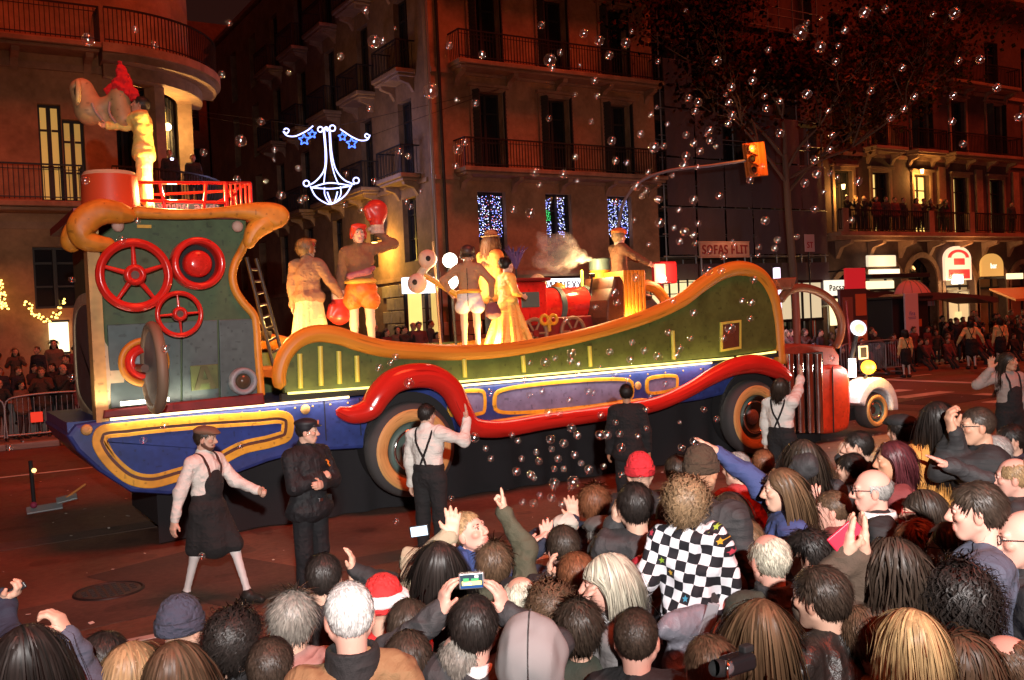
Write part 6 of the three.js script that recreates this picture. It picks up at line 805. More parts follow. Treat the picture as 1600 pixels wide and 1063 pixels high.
/* person: head [px, py, size in pixels], dir (degrees), look [yaw, pitch, roll] of the head, hands: [left, right] as [px, py, depth offset, pose, palm direction, finger direction] */
function person(o) {
  const adult = !o.child; let g; const unit = o.child ? 0.24 : 0.3, G = new THREE.Group(); G.name = numbered('person'); scene.add(G); tag(G, o.label, 'person', o.group);
  let hp, H, d;
  if (o.feet) { H = o.H || 1.75; G.position.copy(o.feet); d = o.feet.clone().sub(EYE).dot(camF); hp = o.feet.clone().add(V(0, 1.63 / 1.75 * H, 0)); }
  else {
    const [px, py, size] = o.head; d = FPX * unit / size; hp = at(px, py, d); let gy = hp.z > -6.5 ? 0.15 : 0;
    if (!o.lift) { const lim = o.child ? [0.95, 1.45] : [1.4, 1.88], tgt = clamp(hp.y - gy, lim[0] * 0.931, lim[1] * 0.931); const r = ray(px, py); if (Math.abs(tgt - (hp.y - gy)) > 1e-4) { d = (tgt + gy - 2.7) / r.y; hp = at(px, py, d); gy = hp.z > -6.5 ? 0.15 : 0; } H = (hp.y - gy) / 0.931; G.position.set(hp.x, gy, hp.z); }
    else { H = o.H; G.position.set(hp.x, hp.y - 0.931 * H, hp.z); }
  }
  const s = H / 1.75, fd = dirOf(o.dir || 0); G.rotation.y = Math.atan2(fd.x, fd.z); G.updateMatrixWorld();
  if (!o.feet) { const off = V(0, 0, 0.02 * s).applyQuaternion(G.quaternion); G.position.sub(off); }
  const hands = [0, 1].map((i) => { const h = (o.hands || [])[i]; if (!h) return null; if (h.local) return V(...h.local).multiplyScalar(s); return V3ToLocal(G, at(h[0], h[1], d + (h[2] || 0))); });
  const J = skeleton(s, { ...o, hands }), tone = SKIN[o.skin || 'fair'], far = o.far, res = o.res || 1;
  // the body: one skin
  const bodyP = [...torso(J, o.bare ? 0 : -0.012), ...arms(J, o.bare ? 0 : -0.006), ...legsOf(J, o.bare ? 0 : -0.006), ...shoes(J, -0.008), C(J.neck.clone().add(V(0, -0.04 * s, 0)), J.head.clone().add(V(0, -0.07 * s, -0.035 * s)), 0.056 * s, 0.052 * s)];
  let body = skinOver(bodyP, (far ? 0.045 : 0.024) * res, 0.016); if (o.stocking) { const a = body.attributes.position, c = body.attributes.color; for (let i = 0; i < a.count; i++) if (a.getY(i) < 0.72 * s) c.setXYZ(i, ...o.stocking.map((v, k) => v / tone[k])); }
  const lk = o.look || [0, 0, 0], hs = o.headScale || (o.child ? lerp(0.86, 1, clamp((H - 0.9) / 0.8, 0, 1)) : 0.99), hq = new THREE.Quaternion().setFromEuler(new THREE.Euler(lk[1] * Math.PI / 180, lk[0] * Math.PI / 180, (lk[2] || 0) * Math.PI / 180, 'YXZ')), HM = new THREE.Matrix4().compose(J.head, hq, V(hs, hs, hs));
  const pieces = [body, headGeo(o.face || 'man', far ? 0.013 : o.fine ? 0.0045 : 0.0068).clone().applyMatrix4(HM)];
  if (!far) [0, 1].forEach((i) => { const h = (o.hands || [])[i], pose = (h && (h[3] || h.pose)) || 'relax'; const f = h && h[5] ? V3ToLocal({ position: V(), quaternion: G.quaternion }, worldDir(h[5])) : J.handDir[i].clone(); let n = h && h[4] ? V3ToLocal({ position: V(), quaternion: G.quaternion }, worldDir(h[4])) : V(i ? 1 : -1, 0, 0.1); n.addScaledVector(f, -n.dot(f)).normalize(); const x = f.clone().cross(n).normalize(); const m = new THREE.Matrix4().makeBasis(x, f, n).setPosition(J.wrist[i]).scale(V(s, s, s).multiplyScalar(o.handScale || 1)); pieces.push(handGeo(pose, i === 0, h ? 0.0045 : 0.007).clone().applyMatrix4(m)); });
  body = joinC(pieces); { const c = body.attributes.color; for (let i = 0; i < c.count; i++) c.setXYZ(i, c.getX(i) * tone[0], c.getY(i) * tone[1], c.getZ(i) * tone[2]); }
  mesh('body', body, skinMat, G);
  const dress = (name, prims, mat, cell, wr = 0.006, k) => { let q = skinOver(prims, cell * (far ? 2.6 : 1), k || 0.016); if (wr && !far) q = wrinkle(q, wr * s, 9 / s, 6 / s, (o.head ? o.head[0] : 3) * 0.13); return mesh(name, clothUV(q), mat, G); };
  if (o.jacket) dress('jacket', jacket(J, o.jacket), o.jacket.mat, 0.0165, o.jacket.wr ?? 0.008);
  if (o.trousers !== null && !o.parts) dress('trousers', [...legsOf(J, 0.016, null, 0.96), E(J.pelvis.clone().add(V(0, -0.03 * s, 0)), [0.15 * s, 0.1 * s, 0.105 * s])], o.trousers || cloth(0.02, 0.022, 0.03), 0.026, 0.006);
  if (o.shoes !== null) for (const i of [0, 1]) dress('shoe', shoes(J, 0.008).slice(i * 2, i * 2 + 2), o.shoes || cloth(0.02, 0.018, 0.016, 0.5), 0.02, 0);
  for (const p of o.parts || []) if (p[1] === 'braces') {                  // bands laid on the shirt
    const shirt = G.children.find((c) => c.name === 'shirt').geometry.attributes, q = V(), nn = V(); for (const x of [-1, 1]) { const c = new THREE.CatmullRomCurve3([J.L(x * 0.075, 1.12, 0.15), J.L(x * 0.085, 1.28, 0.15), J.L(x * 0.09, 1.4, 0.1), J.L(x * 0.095, 1.48, 0.0), J.L(x * 0.09, 1.42, -0.1), J.L(x * 0.045, 1.28, -0.15), J.L(-x * 0.02, 1.15, -0.15), J.L(-x * 0.065, 1.02, -0.15)]), pts = [];
      for (let i = 0; i <= 34; i++) { const a = c.getPointAt(i / 34); let best = 9, bi = 0; for (let k = 0; k < shirt.position.count; k++) { q.fromBufferAttribute(shirt.position, k); const d2 = q.distanceToSquared(a); if (d2 < best) { best = d2; bi = k; } } q.fromBufferAttribute(shirt.position, bi); nn.fromBufferAttribute(shirt.normal, bi); pts.push(q.clone().addScaledVector(nn, 0.004)); }
      for (let k = 0; k < 2; k++) for (let i = 1; i < pts.length - 1; i++) pts[i] = pts[i].clone().multiplyScalar(2).add(pts[i - 1]).add(pts[i + 1]).multiplyScalar(0.25);
      mesh('braces', new THREE.TubeGeometry(new THREE.CatmullRomCurve3(pts), 60, 0.0135 * s, 7), p[2], G); }
  } else dress(p[0], p[1](J), p[2], p[3] || 0.016, p[4] ?? 0.006, p[5]);
  const att = (name, geo, mat) => { const m = mesh(name, geo, mat, G); m.applyMatrix4(HM); return m; };
  if (o.hair) att('hair', hairGeo(o.hair[0], o.hair[2] || 0, far), hairMat(o.hair[1]));
  if (o.hat) att(o.hat[0] === 'hood' ? 'hood' : 'hat', hat(o.hat[0]), o.hat[1]);
  if (o.glasses) { const m = att('glasses', glassesGeo, o.glasses === true ? MAT.black : o.glasses); mesh('lens', lensGeo, lensMat, m); }
  return { G, J, d, hp, HM, s };
}
function worldDir(v) { if (v.isVector3) return v.clone(); if (v === 'cam') return f0.clone().negate(); if (v === 'away') return f0.clone(); if (v === 'right') return r0.clone(); if (v === 'left') return r0.clone().negate(); if (v === 'up') return V(0, 1, 0); if (v === 'down') return V(0, -1, 0); return r0.clone().multiplyScalar(v[0]).add(V(0, v[1], 0)).addScaledVector(f0, -v[2]); }   // [right, up, towards the viewer]
// ---------------------------------------------------------------- street performers and officer
const shirtW = cloth(0.66, 0.62, 0.57, 0.85), blackC = cloth(0.013, 0.012, 0.013, 0.9), creamC = cloth(0.72, 0.5, 0.2, 0.85), rustStrap = cloth(0.06, 0.015, 0.01, 0.8);
const feetAt = (px, pyHead, h, H = 1.75) => { const k = h / (H - 0.02); const d = FPX / k; const p = at(px, pyHead, d); return V(p.x, 0, p.z); };
const knickers = (J) => { const s = J.s, m = J.knee[0].clone().lerp(J.knee[1], 0.5); return [E(J.waist.clone().add(V(0, -0.02, 0)), [0.165 * s, 0.1 * s, 0.125 * s]), E(J.pelvis, [0.195 * s, 0.13 * s, 0.15 * s]), C(J.hip[0], J.knee[0].clone().add(V(0, 0.06, 0)), 0.105 * s, 0.09 * s), C(J.hip[1], J.knee[1].clone().add(V(0, 0.06, 0)), 0.105 * s, 0.09 * s), C(J.pelvis.clone().add(V(0, -0.05 * s, 0)), m.clone().add(V(0, 0.1 * s, 0)), 0.145 * s, 0.165 * s), E(J.L(0, 1.2, 0.1), [0.115 * s, 0.15 * s, 0.068 * s])]; };
const longTrousers = (J) => [...legsOf(J, 0.022, null, 0.98), E(J.pelvis, [0.18 * J.s, 0.12 * J.s, 0.135 * J.s]), E(J.waist.clone().add(V(0, -0.03, 0)), [0.178 * J.s, 0.09 * J.s, 0.142 * J.s])];
{ // walking man
  const a = feetAt(318, 672, 275, 1.76), p = person({ feet: a, H: 1.76, dir: 116, look: [22, 4, 0], face: 'beard', skin: 'fair', fine: true, hair: ['short', 'dark'], hat: ['flatcap', cloth(0.17, 0.085, 0.05)], label: 'bearded man in brown cap, white shirt and black pinafore walking ahead of the officer', stocking: [0.66, 0.62, 0.6],
    legs: [[[0.13, 0.52, 0.2], [0.13, 0.1, 0.34]], [[-0.08, 0.5, -0.12], [-0.085, 0.1, -0.26]]], hands: [{ local: [0.32, 1.08, 0.36], pose: 'fist' }, { local: [-0.36, 0.85, -0.1], pose: 'relax' }], pole: [[0.3, -0.6, -0.7], [-0.6, 0, -0.7]],
    parts: [['shirt', (J) => jacket(J, { e: 0.022, tuck: 1, cut: 0.96, collar: 0.03 }), shirtW, 0.013, 0.012], ['pinafore', knickers, blackC, 0.015, 0.006], ['braces', 'braces', rustStrap]] });
}
{ // police officer, arms crossed
  const a = feetAt(478, 683, 285, 1.8), p = person({ feet: a, H: 1.8, dir: 126, look: [36, 0, 0], skin: 'fair', fine: true, hair: ['crop', 'black'], hat: ['peakcap', M(0.012, 0.012, 0.016, { roughness: 0.6 })], label: 'police officer in black uniform and peaked cap, arms crossed, looking along the float', build: 1.12,
    hands: [{ local: [0.0, 1.15, 0.2], pose: 'relax' }, { local: [0.0, 1.21, 0.17], pose: 'fist' }], pole: [[0.6, -0.8, 0.1], [-0.6, -0.8, 0.1]],
    parts: [['jacket', (J) => jacket(J, { e: 0.034, len: 0.06, collar: 0.05 }), cloth(0.006, 0.006, 0.008, 0.75), 0.014, 0.012], ['trousers', longTrousers, cloth(0.005, 0.005, 0.007, 0.85), 0.022, 0.006]] });
  const s = p.s, J = p.J; mesh('cap_badge', new THREE.SphereGeometry(0.02, 10, 8).scale(1, 1.2, 0.4), glow(0.9, 0.25, 0.08, 0.0, 0.8), p.G).applyMatrix4(p.HM.clone().multiply(new THREE.Matrix4().makeTranslation(0, 0.095, 0.112)));
  mesh('chest_badge', tube([[0.1, 1.36, 0.15], [0.12, 1.345, 0.155], [0.11, 1.325, 0.165], [0.13, 1.3, 0.165]].map((q) => V(...q).multiplyScalar(s)), 0.009, 20, 6), M(0.8, 0.25, 0.03, { roughness: 0.35, metalness: 0.4 }), p.G);
  mesh('duty_belt', new THREE.TorusGeometry(0.165 * s, 0.028 * s, 8, 40).rotateX(Math.PI / 2).scale(1.06, 1, 0.8).translate(0, 1.0 * s, 0), M(0.01, 0.01, 0.011, { roughness: 0.4 }), p.G); mesh('belt_buckle', rbox(0.05, 0.035, 0.012, 0, 1.0 * s, 0.165 * s, 0.006), MAT.steel, p.G); mesh('pouch', rbox(0.07, 0.12, 0.05, 0.16 * s, 0.96 * s, 0.09 * s, 0.012), MAT.black, p.G);
}
person({ feet: feetAt(665, 622, 243), H: 1.78, dir: 22, look: [-18, 3, 0], skin: 'fair', hair: ['short', 'black', 1], label: 'man in white shirt and black braces with one arm stretched towards the rear mudguard', fine: true, hands: [null, [729, 655, 0.15, 'open', 'left', 'up']], pole: [null, [-0.4, -0.9, -0.1]],
  parts: [['shirt', (J) => jacket(J, { e: 0.026, tuck: 1, cut: 0.97, collar: 0.03 }), shirtW, 0.013, 0.013], ['trousers', longTrousers, blackC, 0.02, 0.006], ['braces', 'braces', blackC]] });
person({ feet: feetAt(978, 597, 205, 1.75), H: 1.75, dir: 5, skin: 'warm', hair: ['short', 'black', 2], label: 'man all in black walking close to the float between its two wheels', parts: [['jacket', (J) => jacket(J, { e: 0.03 }), blackC, 0.016, 0.008], ['trousers', longTrousers, blackC, 0.024, 0.004]] });
person({ feet: feetAt(1218, 585, 198, 1.72), H: 1.72, dir: 38, look: [0, 5, 0], skin: 'fair', face: 'woman', hair: ['bob', 'dark', 1], label: 'performer in white shirt and black braces reaching up beside the front wheel', fine: true, hands: [null, [1252, 588, 0.25, 'open', 'left', 'up']], pole: [null, [-0.3, -0.9, 0]],
  parts: [['shirt', (J) => jacket(J, { e: 0.03, tuck: 1, cut: 0.97, collar: 0.02 }), shirtW, 0.014, 0.014], ['trousers', longTrousers, blackC, 0.022, 0.006], ['braces', 'braces', blackC]] });
[[1417, 516, 590, -10, 'performer in cream shirt and black pinafore nearest the tractor lamp, hat on', [null, null], 'flatcap'], [1519, 497, 577, 12, 'middle performer in cream shirt with crossed black braces, arms held out from the sides', [{ local: [0.42, 0.95, 0.05] }, { local: [-0.42, 0.95, 0.05] }]], [1565, 492, 572, -5, 'performer in cream shirt with crossed black braces nearest the end of the crossing', [null, null], 'beanie']].forEach(([px, y0, y1, dir, label, hands, ht]) => {
  const q = onY(px, y1, 0), d = q.clone().sub(EYE).dot(camF), H = (y1 - y0) / FPX * d; person({ feet: q, H: clamp(H, 1.6, 1.85), dir, skin: 'warm', hair: ['bob', 'dark', 1], hat: ht ? [ht, blackC] : null, label, hands, stocking: [0.62, 0.58, 0.52], parts: [['shirt', (J) => jacket(J, { e: 0.026, tuck: 1 }), creamC, 0.022, 0.012], ['pinafore', knickers, blackC, 0.022, 0.004], ['braces', 'braces', blackC]] }); });
person({ head: [1577, 566, 37], dir: 165, look: [10, -5, 0], skin: 'warm', face: 'woman', hair: ['long', 'dark', 1], label: 'woman with long dark hair in grey shirt and black dungarees raising one hand', hands: [null, [1549, 577, -0.1, 'open', 'cam', 'up']], lift: true, H: 1.68, parts: [['shirt', (J) => jacket(J, { e: 0.026, tuck: 1 }), cloth(0.34, 0.27, 0.24), 0.018, 0.008], ['dungarees', (J) => [...longTrousers(J), E(J.L(0, 1.2, 0.1), [0.11, 0.15, 0.05])], blackC, 0.02, 0.004], ['braces', 'braces', blackC]] });
scene.children[scene.children.length - 1].position.y = Math.max(0, scene.children[scene.children.length - 1].position.y);
// ---------------------------------------------------------------- giant-headed characters and costumed riders on the float
const onDeck = (px, z = -13.6) => { const p = onZ(px, 500, z); return V(p.x, DECK, z); };
const sweater = cloth(0.2, 0.09, 0.045, 0.95), tightsC = [0.66, 0.5, 0.36], boots = cloth(0.2, 0.1, 0.05);
const hgt = (pyTop, px, z) => (onZ(px, pyTop, z).y - DECK) * 1.01;
const puffShorts = (J) => { const s = J.s; return [E(J.pelvis.clone().add(V(0, -0.03 * s, 0)), [0.2 * s, 0.15 * s, 0.165 * s]), ...[0, 1].map((i) => E(J.hip[i].clone().lerp(J.knee[i], 0.32).add(V(i ? -0.02 : 0.02, 0, 0)), [0.125 * s, 0.12 * s, 0.13 * s]))]; };
const belt = (J) => { const s = J.s; return [E(J.L(0, 1.035, 0), [0.205 * s, 0.055 * s, 0.172 * s])]; };
person({ feet: onDeck(484, -13.7), H: hgt(378, 484, -13.7), dir: 8, look: [-34, 0, 0], skin: 'tan', hair: ['tousled', 'chestnut', 1], hat: ['headgear', cloth(0.32, 0.1, 0.03, 0.45)], headScale: 1.25, label: 'figure seen from behind in brown jacket and pale pleated skirt nearest the ladder', hands: [null, [532, 462, 0.1, 'relax']],
  parts: [['jacket', (J) => jacket(J, { e: 0.032, len: 0.0, collar: 0.03 }), cloth(0.24, 0.13, 0.075), 0.016, 0.014], ['skirt', (J) => { const s = J.s, P = [E(J.pelvis, [0.19 * s, 0.13 * s, 0.15 * s])]; for (let k = 0; k < 18; k++) { const a = k / 18 * 6.283, c = Math.cos(a), n = Math.sin(a); P.push(C(J.L(c * 0.14, 0.98, n * 0.1), J.L(c * 0.235, 0.36, n * 0.2), 0.035 * s, 0.042 * s, null, 0.008)); } P.push(C(J.L(0, 0.95, 0), J.L(0, 0.45, 0), 0.14 * s, 0.17 * s)); return P; }, cloth(0.42, 0.4, 0.24), 0.014, 0.004], ['headband', (J) => [C(J.head.clone().add(V(-0.09, 0.06, -0.02)), J.head.clone().add(V(0.09, 0.06, -0.02)), 0.045, 0.045)], cloth(0.3, 0.03, 0.02), 0.012, 0]] });
{
  const p = person({ feet: onDeck(566, -13.5), H: hgt(354, 553, -13.5), dir: 172, look: [14, -3, 0], skin: 'pale', hair: ['short', 'auburn', 3], hat: ['headgear', cloth(0.5, 0.03, 0.015, 0.45)], headScale: 1.22, fine: true, bare: true, label: 'red haired boxer figure in brown sweater and orange shorts raising a red glove', stocking: tightsC, hands: [[588, 362, 0.1, 'fist'], [531, 468, 0.0, 'fist']], pole: [[1, -0.3, -0.2], [-0.6, -0.3, -0.6]], shoes: boots,
    parts: [['sweater', (J) => jacket(J, { e: 0.026, tuck: 1, collar: 0.05 }), sweater, 0.014, 0.01], ['belt', belt, cloth(0.7, 0.4, 0.06), 0.012, 0.003], ['sash', (J) => [C(J.L(-0.13, 1.1, 0.12), J.L(0.1, 1.15, 0.13), 0.04 * J.s, 0.045 * J.s), C(J.L(-0.13, 1.1, 0.05), J.L(-0.15, 1.13, -0.05), 0.04, 0.04), C(J.L(0.1, 1.15, 0.13), J.L(0.17, 1.2, 0.03), 0.04, 0.035)], cloth(0.3, 0.1, 0.13), 0.013, 0.008], ['shorts', puffShorts, cloth(0.72, 0.16, 0.02, 0.5), 0.016, 0.01]] });
  const gl = [[588, 334, 0.2, 'raised red boxing glove with a pale cuff high above the boxer figure'], [530, 486, 0.16, 'lowered red boxing glove lit yellow from below beside the boxer figure']];
  gl.forEach(([px, py, r, label], i) => { const c = at(px, py, p.d + (i ? -0.05 : 0.1)), t = thing('boxing_glove', label, 'boxing glove', 'red boxing gloves', c, G0(p)); const up = i ? -1 : 1; const g = skinOver([E([0, 0.02, 0], [0.165, 0.19, 0.14]), E([0, 0.09, 0.03], [0.15, 0.1, 0.13]), C([0.1 * -1, -0.06, 0.1], [-0.14, 0.06, 0.1], 0.06, 0.055), C([0, -0.15, 0], [0, -0.2, 0], 0.1, 0.09)], 0.014, 0.018); g.scale(1, up, 1); if (up < 0) { const I = g.index.array; for (let q = 0; q < I.length; q += 3) [I[q], I[q + 1]] = [I[q + 1], I[q]]; g.computeVertexNormals(); }
    mesh('glove', clothUV(g), M(0.5, 0.03, 0.02, { roughness: 0.35 }), t); mesh('cuff', cyl(0.1, 0.11, 0.13, 0, -0.24 * up, 0, 20), cloth(0.66, 0.48, 0.36), t); mesh('seam', new THREE.TorusGeometry(0.13, 0.006, 5, 24).rotateX(0.3).translate(0, 0.06 * up, 0.02), M(0.25, 0.02, 0.02), t); });
}
function G0(p) { return p.G.rotation.y; }
{
  const p = person({ feet: onDeck(735, -13.45), H: hgt(388, 735, -13.45), dir: 6, skin: 'tan', hair: ['crop', 'black', 1], hat: ['headgear', cloth(0.06, 0.03, 0.03, 0.45)], bare: true, headScale: 1.15, label: 'figure from behind in tan top, yellow belt and puffed white shorts holding a yellow baton', stocking: tightsC, hands: [[704, 458, 0.15, 'grip'], [768, 462, 0.1, 'relax']], pole: [[0.7, -0.6, 0], [-0.7, -0.5, 0]], shoes: boots,
    parts: [['top', (J) => jacket(J, { e: 0.024, tuck: 1, collar: 0.02 }), cloth(0.33, 0.19, 0.11), 0.014, 0.006], ['belt', belt, cloth(0.72, 0.4, 0.05), 0.012, 0.003], ['shorts', puffShorts, cloth(0.62, 0.64, 0.7, 0.6), 0.014, 0.008], ['seam', (J) => { const P = []; for (let k = 0; k < 7; k++) P.push(C(J.L(0, 1.4 - k * 0.085, -0.143 - (k > 4 ? 0.025 : 0)), J.L(0, 1.4 - (k + 1) * 0.085, -0.143 - (k > 3 ? 0.025 : 0)), 0.006, 0.006, null, 0.004)); return P; }, MAT.black, 0.006, 0]] });
  const b = thing('baton', 'thick yellow baton slanting from the ball heads to the hand in front of the globes', 'baton', null, at(686, 445, p.d + 0.12)); const A = at(656, 426, p.d + 0.1).sub(b.position), B = at(716, 462, p.d + 0.12).sub(b.position); mesh('shaft', bar(A, B, 0.045, 14, 0.05), FM.yellow, b); mesh('stripe', bar(A.clone().multiplyScalar(0.98).add(V(0, 0.03, 0.03)), B.clone().add(V(0, 0.03, 0.03)), 0.012, 6), FM.cream, b);
  const hn = thing('hanging_bag', 'plum coloured rounded bag hanging at the hip of the white shorts', 'bag', null, at(769, 484, p.d - 0.1)); mesh('bag', wrinkle(clothUV(skinOver([E([0, 0, 0], [0.12, 0.12, 0.09]), E([0.02, -0.06, 0], [0.13, 0.09, 0.09])], 0.014, 0.02)), 0.006, 16, 12), cloth(0.16, 0.06, 0.08), hn); mesh('strap', tube([[-0.05, 0.08, 0], [-0.02, 0.17, 0], [0.05, 0.09, 0]], 0.012, 16, 6), cloth(0.4, 0.25, 0.08), hn);
}
person({ feet: onDeck(795, -13.35), H: hgt(408, 800, -13.35), dir: 60, look: [10, 0, 0], face: 'woman', skin: 'pale', hair: ['bun', 'black'], label: 'woman in a long spreading yellow gown with black hair pinned up', hands: [null, [818, 463, -0.05, 'relax']],
  parts: [['bodice', (J) => jacket(J, { e: 0.03, len: -0.04, collar: 0.0, cut: 0.6 }), cloth(0.74, 0.45, 0.1, 0.6), 0.014, 0.01], ['gown', (J) => { const s = J.s, P = [C(J.L(0, 1.05, 0), J.L(-0.05, 0.2, -0.05), 0.15 * s, 0.34 * s)]; for (let k = 0; k < 22; k++) { const a = k / 22 * 6.283, c = Math.cos(a), n = Math.sin(a), r = 0.42 + 0.1 * Math.sin(k * 2.3); P.push(C(J.L(c * 0.13, 1.06, n * 0.11), J.L(c * r - 0.05, 0.04, n * r - 0.05), 0.035 * s, 0.055 * s, null, 0.009)); } return P; }, cloth(0.76, 0.47, 0.11, 0.6), 0.018, 0.008], ['sash', (J) => [E(J.L(0, 1.07, 0), [0.17, 0.05, 0.14])], cloth(0.8, 0.55, 0.2), 0.014, 0.003]] });
{ const p = person({ feet: onDeck(771, -14.2), H: hgt(368, 774, -14.2), dir: 55, look: [15, 0, 0], skin: 'pale', hair: ['wavy', 'auburn', 1], hat: ['bowler', cloth(0.42, 0.22, 0.1)], label: 'rider with long orange hair, white painted face and a small bowler hat', jacket: { mat: cloth(0.7, 0.27, 0.05), wr: 0.012, e: 0.05 }, headScale: 1.1 });
  const f = thing('feather_plume', 'violet feather plume rising above the black haired woman', 'plume', null, at(806, 412, p.d + 0.1)); const L = []; for (let k = 0; k < 40; k++) { const a = rr(-0.9, 0.9), l = rr(0.15, 0.4); L.push(vtube([[0, -0.12, 0], [Math.sin(a) * l * 0.5, l * 0.5, rr(-0.05, 0.05)], [Math.sin(a) * l, l * 0.85, rr(-0.1, 0.1)]], [0.008, 0.022, 0.004], 6, 5)); } tag(mesh('feather', mg(L), M(0.12, 0.07, 0.2, { roughness: 0.9 }), f), null, null, null, 'stuff'); mesh('stem', bar([0, -0.3, 0], [0, -0.1, 0], 0.015), MAT.black, f); }
{ const z = -13.75, q = onZ(967, 400, z), top = onZ(967, 424, -13.7).y; person({ feet: V(q.x, top - 0.9, z), H: 1.62, dir: 62, look: [20, 0, 0], skin: 'pale', hair: ['short', 'fair'], hat: ['flatcap', cloth(0.62, 0.17, 0.03)], headScale: 1.3, label: 'driver figure in orange cap and brown coat seated on the slatted orange box', legs: [[[0.13, 0.9, 0.42], [0.13, 0.5, 0.45]], [[-0.13, 0.9, 0.42], [-0.13, 0.5, 0.45]]], hands: [[1018, 414, 0.15, 'relax'], [1020, 416, -0.1, 'relax']], jacket: { mat: cloth(0.17, 0.075, 0.035), e: 0.04, wr: 0.01 }, trousers: cloth(0.2, 0.1, 0.04) }); }
{ // operator on the tower holding up the pale sculpted mask
  const y = fp(230, 327, -13.5)[1] - 0.02, q = onZ(228, 300, -13.5), top = onZ(240, 163, -13.5).y; const p = person({ feet: V(q.x, y, -13.5), H: clamp((top - y) * 1.02, 1.5, 1.95), dir: -105, look: [0, -18, 0], skin: 'warm', hair: ['short', 'dark'], label: 'man in bright yellow suit on the tower lifting a large tan horn', hands: [[150, 190, 0.25, 'open'], [160, 197, -0.2, 'claw']], pole: [[0.3, -1, 0], [-0.3, -1, 0]],
    parts: [['suit_jacket', (J) => jacket(J, { e: 0.042, len: 0.1, collar: 0.03 }), cloth(0.78, 0.56, 0.14, 0.8), 0.014, 0.014], ['suit_trousers', (J) => [...legsOf(J, 0.045, null, 1.0), E(J.pelvis, [0.18 * J.s, 0.12 * J.s, 0.14 * J.s])], cloth(0.8, 0.6, 0.2, 0.8), 0.018, 0.01]] });
  const D = p.d - 0.05, c = at(165, 165, D), t = thing('sculpted_horn', 'large tan sculpted horn with a dark round opening and a red feather crest held overhead', 'horn prop', null, c), s = D / FPX, X = (x, y, z = 0) => r0.clone().multiplyScalar((x - 165) * s).add(V(0, (165 - y) * s, 0)).addScaledVector(f0, -z);
  const ell = (x, y, rx, ry, rz, tilt = 0) => { const n = 5, L = []; for (let i = 0; i < n; i++) { const u = (i / (n - 1) - 0.5) * 2; L.push(0); } return C(X(x - Math.sin(tilt) * ry * 0.5, y - Math.cos(tilt) * ry * 0.5), X(x + Math.sin(tilt) * ry * 0.5, y + Math.cos(tilt) * ry * 0.5), rx * s, rx * s, null, 0.03); };
  const g = skinOver([C(X(129, 139), X(140, 172), 18 * s, 23 * s, null, 0.02), C(X(142, 172), X(168, 165), 16 * s, 11 * s, null, 0.02), C(X(165, 162), X(184, 156), 10 * s, 11 * s, null, 0.02), C(X(187, 152), X(191, 186), 15 * s, 15 * s, null, 0.015), C(X(158, 178), X(168, 196), 11 * s, 8 * s, null, 0.02), C(X(168, 196), X(188, 194), 8 * s, 8 * s, null, 0.015), E(X(130, 145, 0.16), [0.04, 0.08, 0.1], null, 0.01, true)], 0.018, 0.03);
  mesh('shell', clothUV(g), M(0.55, 0.34, 0.15, { roughness: 0.55, map: brushed }), t); { const look = new THREE.Quaternion().setFromUnitVectors(V(0, 0, 1), X(125, 162, 0.2).normalize()), at0 = X(130, 147, 0.15); mesh('horn_rim', new THREE.TorusGeometry(0.115, 0.035, 12, 36).scale(0.75, 1.2, 1).applyQuaternion(look).translate(at0.x, at0.y, at0.z), M(0.62, 0.4, 0.16, { roughness: 0.5 }), t); mesh('dark_opening', new THREE.SphereGeometry(0.11, 18, 12).scale(0.72, 1.15, 0.35).applyQuaternion(look).translate(at0.x, at0.y, at0.z), MAT.black, t); } mesh('crease', tube([X(152, 165, 0.17), X(156, 178, 0.15), X(163, 190, 0.1)], 0.02, 16, 6), M(0.4, 0.26, 0.2), t); mesh('crease', tube([X(177, 163, 0.12), X(176, 180, 0.13), X(184, 196, 0.1)], 0.02, 16, 6), M(0.35, 0.22, 0.17), t);
  const crest = skinOver([C(X(170, 142), X(190, 135), 5 * s, 11 * s), C(X(190, 138), X(206, 150), 12 * s, 8 * s), C(X(196, 130), X(192, 112), 9 * s, 5 * s), C(X(206, 146), X(214, 158), 6 * s, 3 * s), C(X(192, 112), X(190, 98), 5 * s, 2 * s)], 0.014, 0.016); mesh('red_crest', wrinkle(clothUV(crest), 0.03, 16, 12, 3), M(0.62, 0.012, 0.015, { roughness: 0.9 }), t);
}
// ---------------------------------------------------------------- the watching crowd in front
const K = { black: cloth(0.014, 0.013, 0.014, 0.8), coal: cloth(0.03, 0.028, 0.03, 0.75), leather: cloth(0.022, 0.018, 0.016, 0.42), navy: cloth(0.014, 0.017, 0.035), grey: cloth(0.19, 0.18, 0.18), greyBlue: cloth(0.2, 0.21, 0.26), brown: cloth(0.26, 0.15, 0.07), pinkish: cloth(0.3, 0.15, 0.13), taupe: cloth(0.3, 0.24, 0.16), olive: cloth(0.06, 0.055, 0.032), darkGreen: cloth(0.035, 0.04, 0.028), blue: cloth(0.04, 0.055, 0.16), kidBlue: cloth(0.025, 0.045, 0.15), orange: cloth(0.5, 0.22, 0.045), tan: cloth(0.34, 0.22, 0.1), lightGrey: cloth(0.25, 0.24, 0.24), slate: cloth(0.07, 0.075, 0.11), moss: cloth(0.075, 0.085, 0.05), wine: cloth(0.16, 0.03, 0.03), white: cloth(0.66, 0.65, 0.64) };
